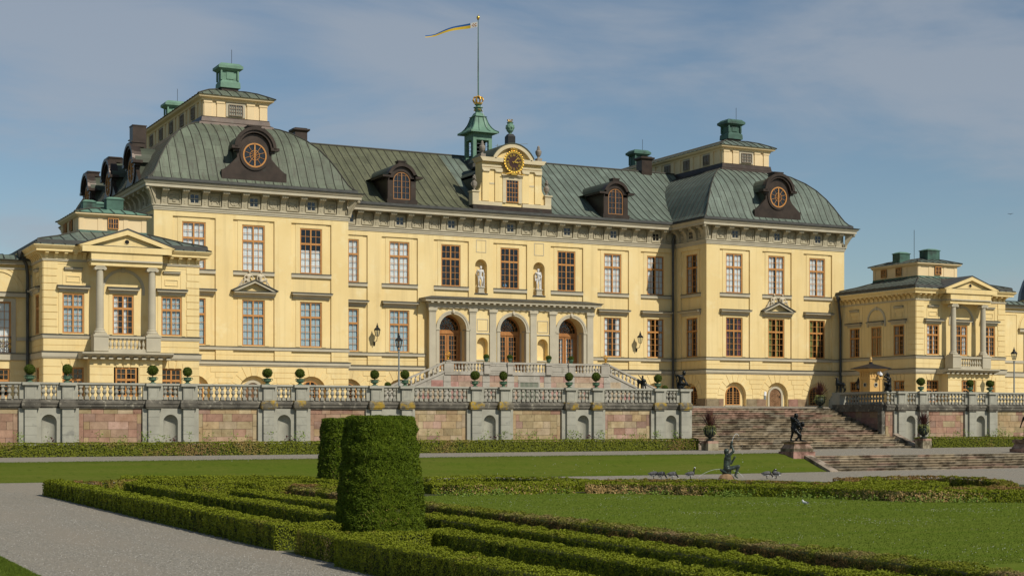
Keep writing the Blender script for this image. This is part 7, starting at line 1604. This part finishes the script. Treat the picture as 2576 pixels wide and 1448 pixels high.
sheet('terrace_ground',[[(-20,YW+.3,3.85),(57.6,YW+.3,3.85),(57.6,93.7,3.85),(-20,93.7,3.85)],[(75.2,YW+.3,3.85),(130,YW+.3,3.85),(130,93.7,3.85),(75.2,93.7,3.85)],[(-20,93.7,3.85),(57.6,93.7,3.85),(75.2,93.7,3.85),(130,93.7,3.85),(130,105,4.12),(-20,105,4.12)],[(-20,105,4.12),(130,105,4.12),(130,150,4.14),(-20,150,4.14)]],'gravel')
# ------------------------------------------------------------------ small growth, uncountable
def stuffleaf(name,P,N,s,m,asp=.5,up=0): return put(name,leaf_mesh(name,leaf_arrays(np.array(P,float),np.array(N,float),s,asp,.8,up),[M[m]]),None,kind='stuff')
P=[];N=[]
for k in range(170):
    x=random.uniform(12,57) if k<130 else random.uniform(76.5,91); y=random.uniform(86.1,86.8); h=random.choice([.25,.5,.75,.95]) ; 
    for i in range(int(10+30*h)): z=1.0+.3+h*random.random(); P.append((x+random.gauss(0,.13),y+random.gauss(0,.1),z+.1)); N.append((random.gauss(0,.5),-.4,.9))
stuffleaf('bedding_plants',P,N,.06,'weed')
P=[];N=[]
for n in NL+NR:
    for i in range(110): a=random.gauss(0,.32); P.append((n+a,86.5+random.gauss(0,.15),1.35+abs(random.gauss(0,.35))*(1-abs(a)))); N.append((random.gauss(0,.6),-.3,.8))
stuffleaf('dark_red_bedding_plants',P,N,.085,'weedr')
P=[];N=[]
rbp=spline(pp(rb,0),.3)
for k in range(46):
    x,y=random.choice(rbp); t=random.random()
    for i in range(60): P.append((x+random.gauss(0,.28),y-.25+random.gauss(0,.12),abs(random.gauss(0,.12)))); N.append((random.gauss(0,.5),-.3,.9))
stuffleaf('weeds',P,N,.045,'weed')
# grass blades along the edges of lawn and bank
P=[];N=[]
for k in range(9000): y=random.uniform(28,35.2); P.append((5.36-abs(random.gauss(0,.5)),y,.02)); N.append((0,-1,.3))
for k in range(7000): x=random.uniform(8,56.6); P.append((x,75.0+.15*math.sin(x*.35)+random.gauss(0,.07),1.02)); N.append((0,-1,.3))
for k in range(5000): x=random.uniform(8,56.6); P.append((x,71.25+.15*math.sin(x*.35)+random.gauss(0,.06),zg(x,71.3)+.02)); N.append((0,-1,.3))
n=150000; Yg=24+32*rng.random(n)**1.25; Xg=18.6+27*rng.random(n); lim=56.3-1.15*np.maximum(0,Xg-30.5); k=(Yg<lim)&(Xg<1.05*Yg)
P+=[(a,b_,.015) for a,b_ in zip(Xg[k],Yg[k])]; N+=[(0,-1,.3)]*int(k.sum())
stuffleaf('grass_blades',P,N,.034,'grassb' if 'grassb' in M else 'weed',.16,1.2)
def daisies():
    me=MB(); n=0
    while n<2100:
        x,y=random.uniform(19,46),random.uniform(22,55)
        f=math.sin(x*.9+y*.35)+math.sin(x*.33-y*.8+1)+math.sin(y*1.3+x*.2)
        if random.random()>.04+.34*max(0,f-.3)*(x-17)/24: continue
        if y>56-(max(0,x-30))*1.15: continue
        r=random.uniform(.006,.0105); z=.05; me.face([(x-r,y,z-r*.4),(x,y-r,z),(x+r,y,z+r*.4),(x,y+r,z+r*.6)]); n+=1
    for k in range(260):
        x=random.uniform(10,56); o=random.uniform(.3,3.5); z=1.05*(o/3.7)**1.1+.04; r=.011; y=71.15+o; me.face([(x-r,y,z),(x,y-r,z-r),(x+r,y,z),(x,y+r,z+r)])
    put('daisies',me.mesh('daisies',M['white']),None,kind='stuff')
    me=MB()
    for k in range(5200):
        y=27+30*random.random()**1.8; x=random.uniform(5.0,11.3) if y<64 else 0; r=random.uniform(.006,.016); me.lathe([(r,0),(r*.7,r*.7),(0,r)],x,y,.0,4,0,1,random.uniform(.6,1.2),random.random()*3)
    put('loose_pebbles',me.mesh('loose_pebbles',M['pebble']),None,kind='stuff')
daisies()
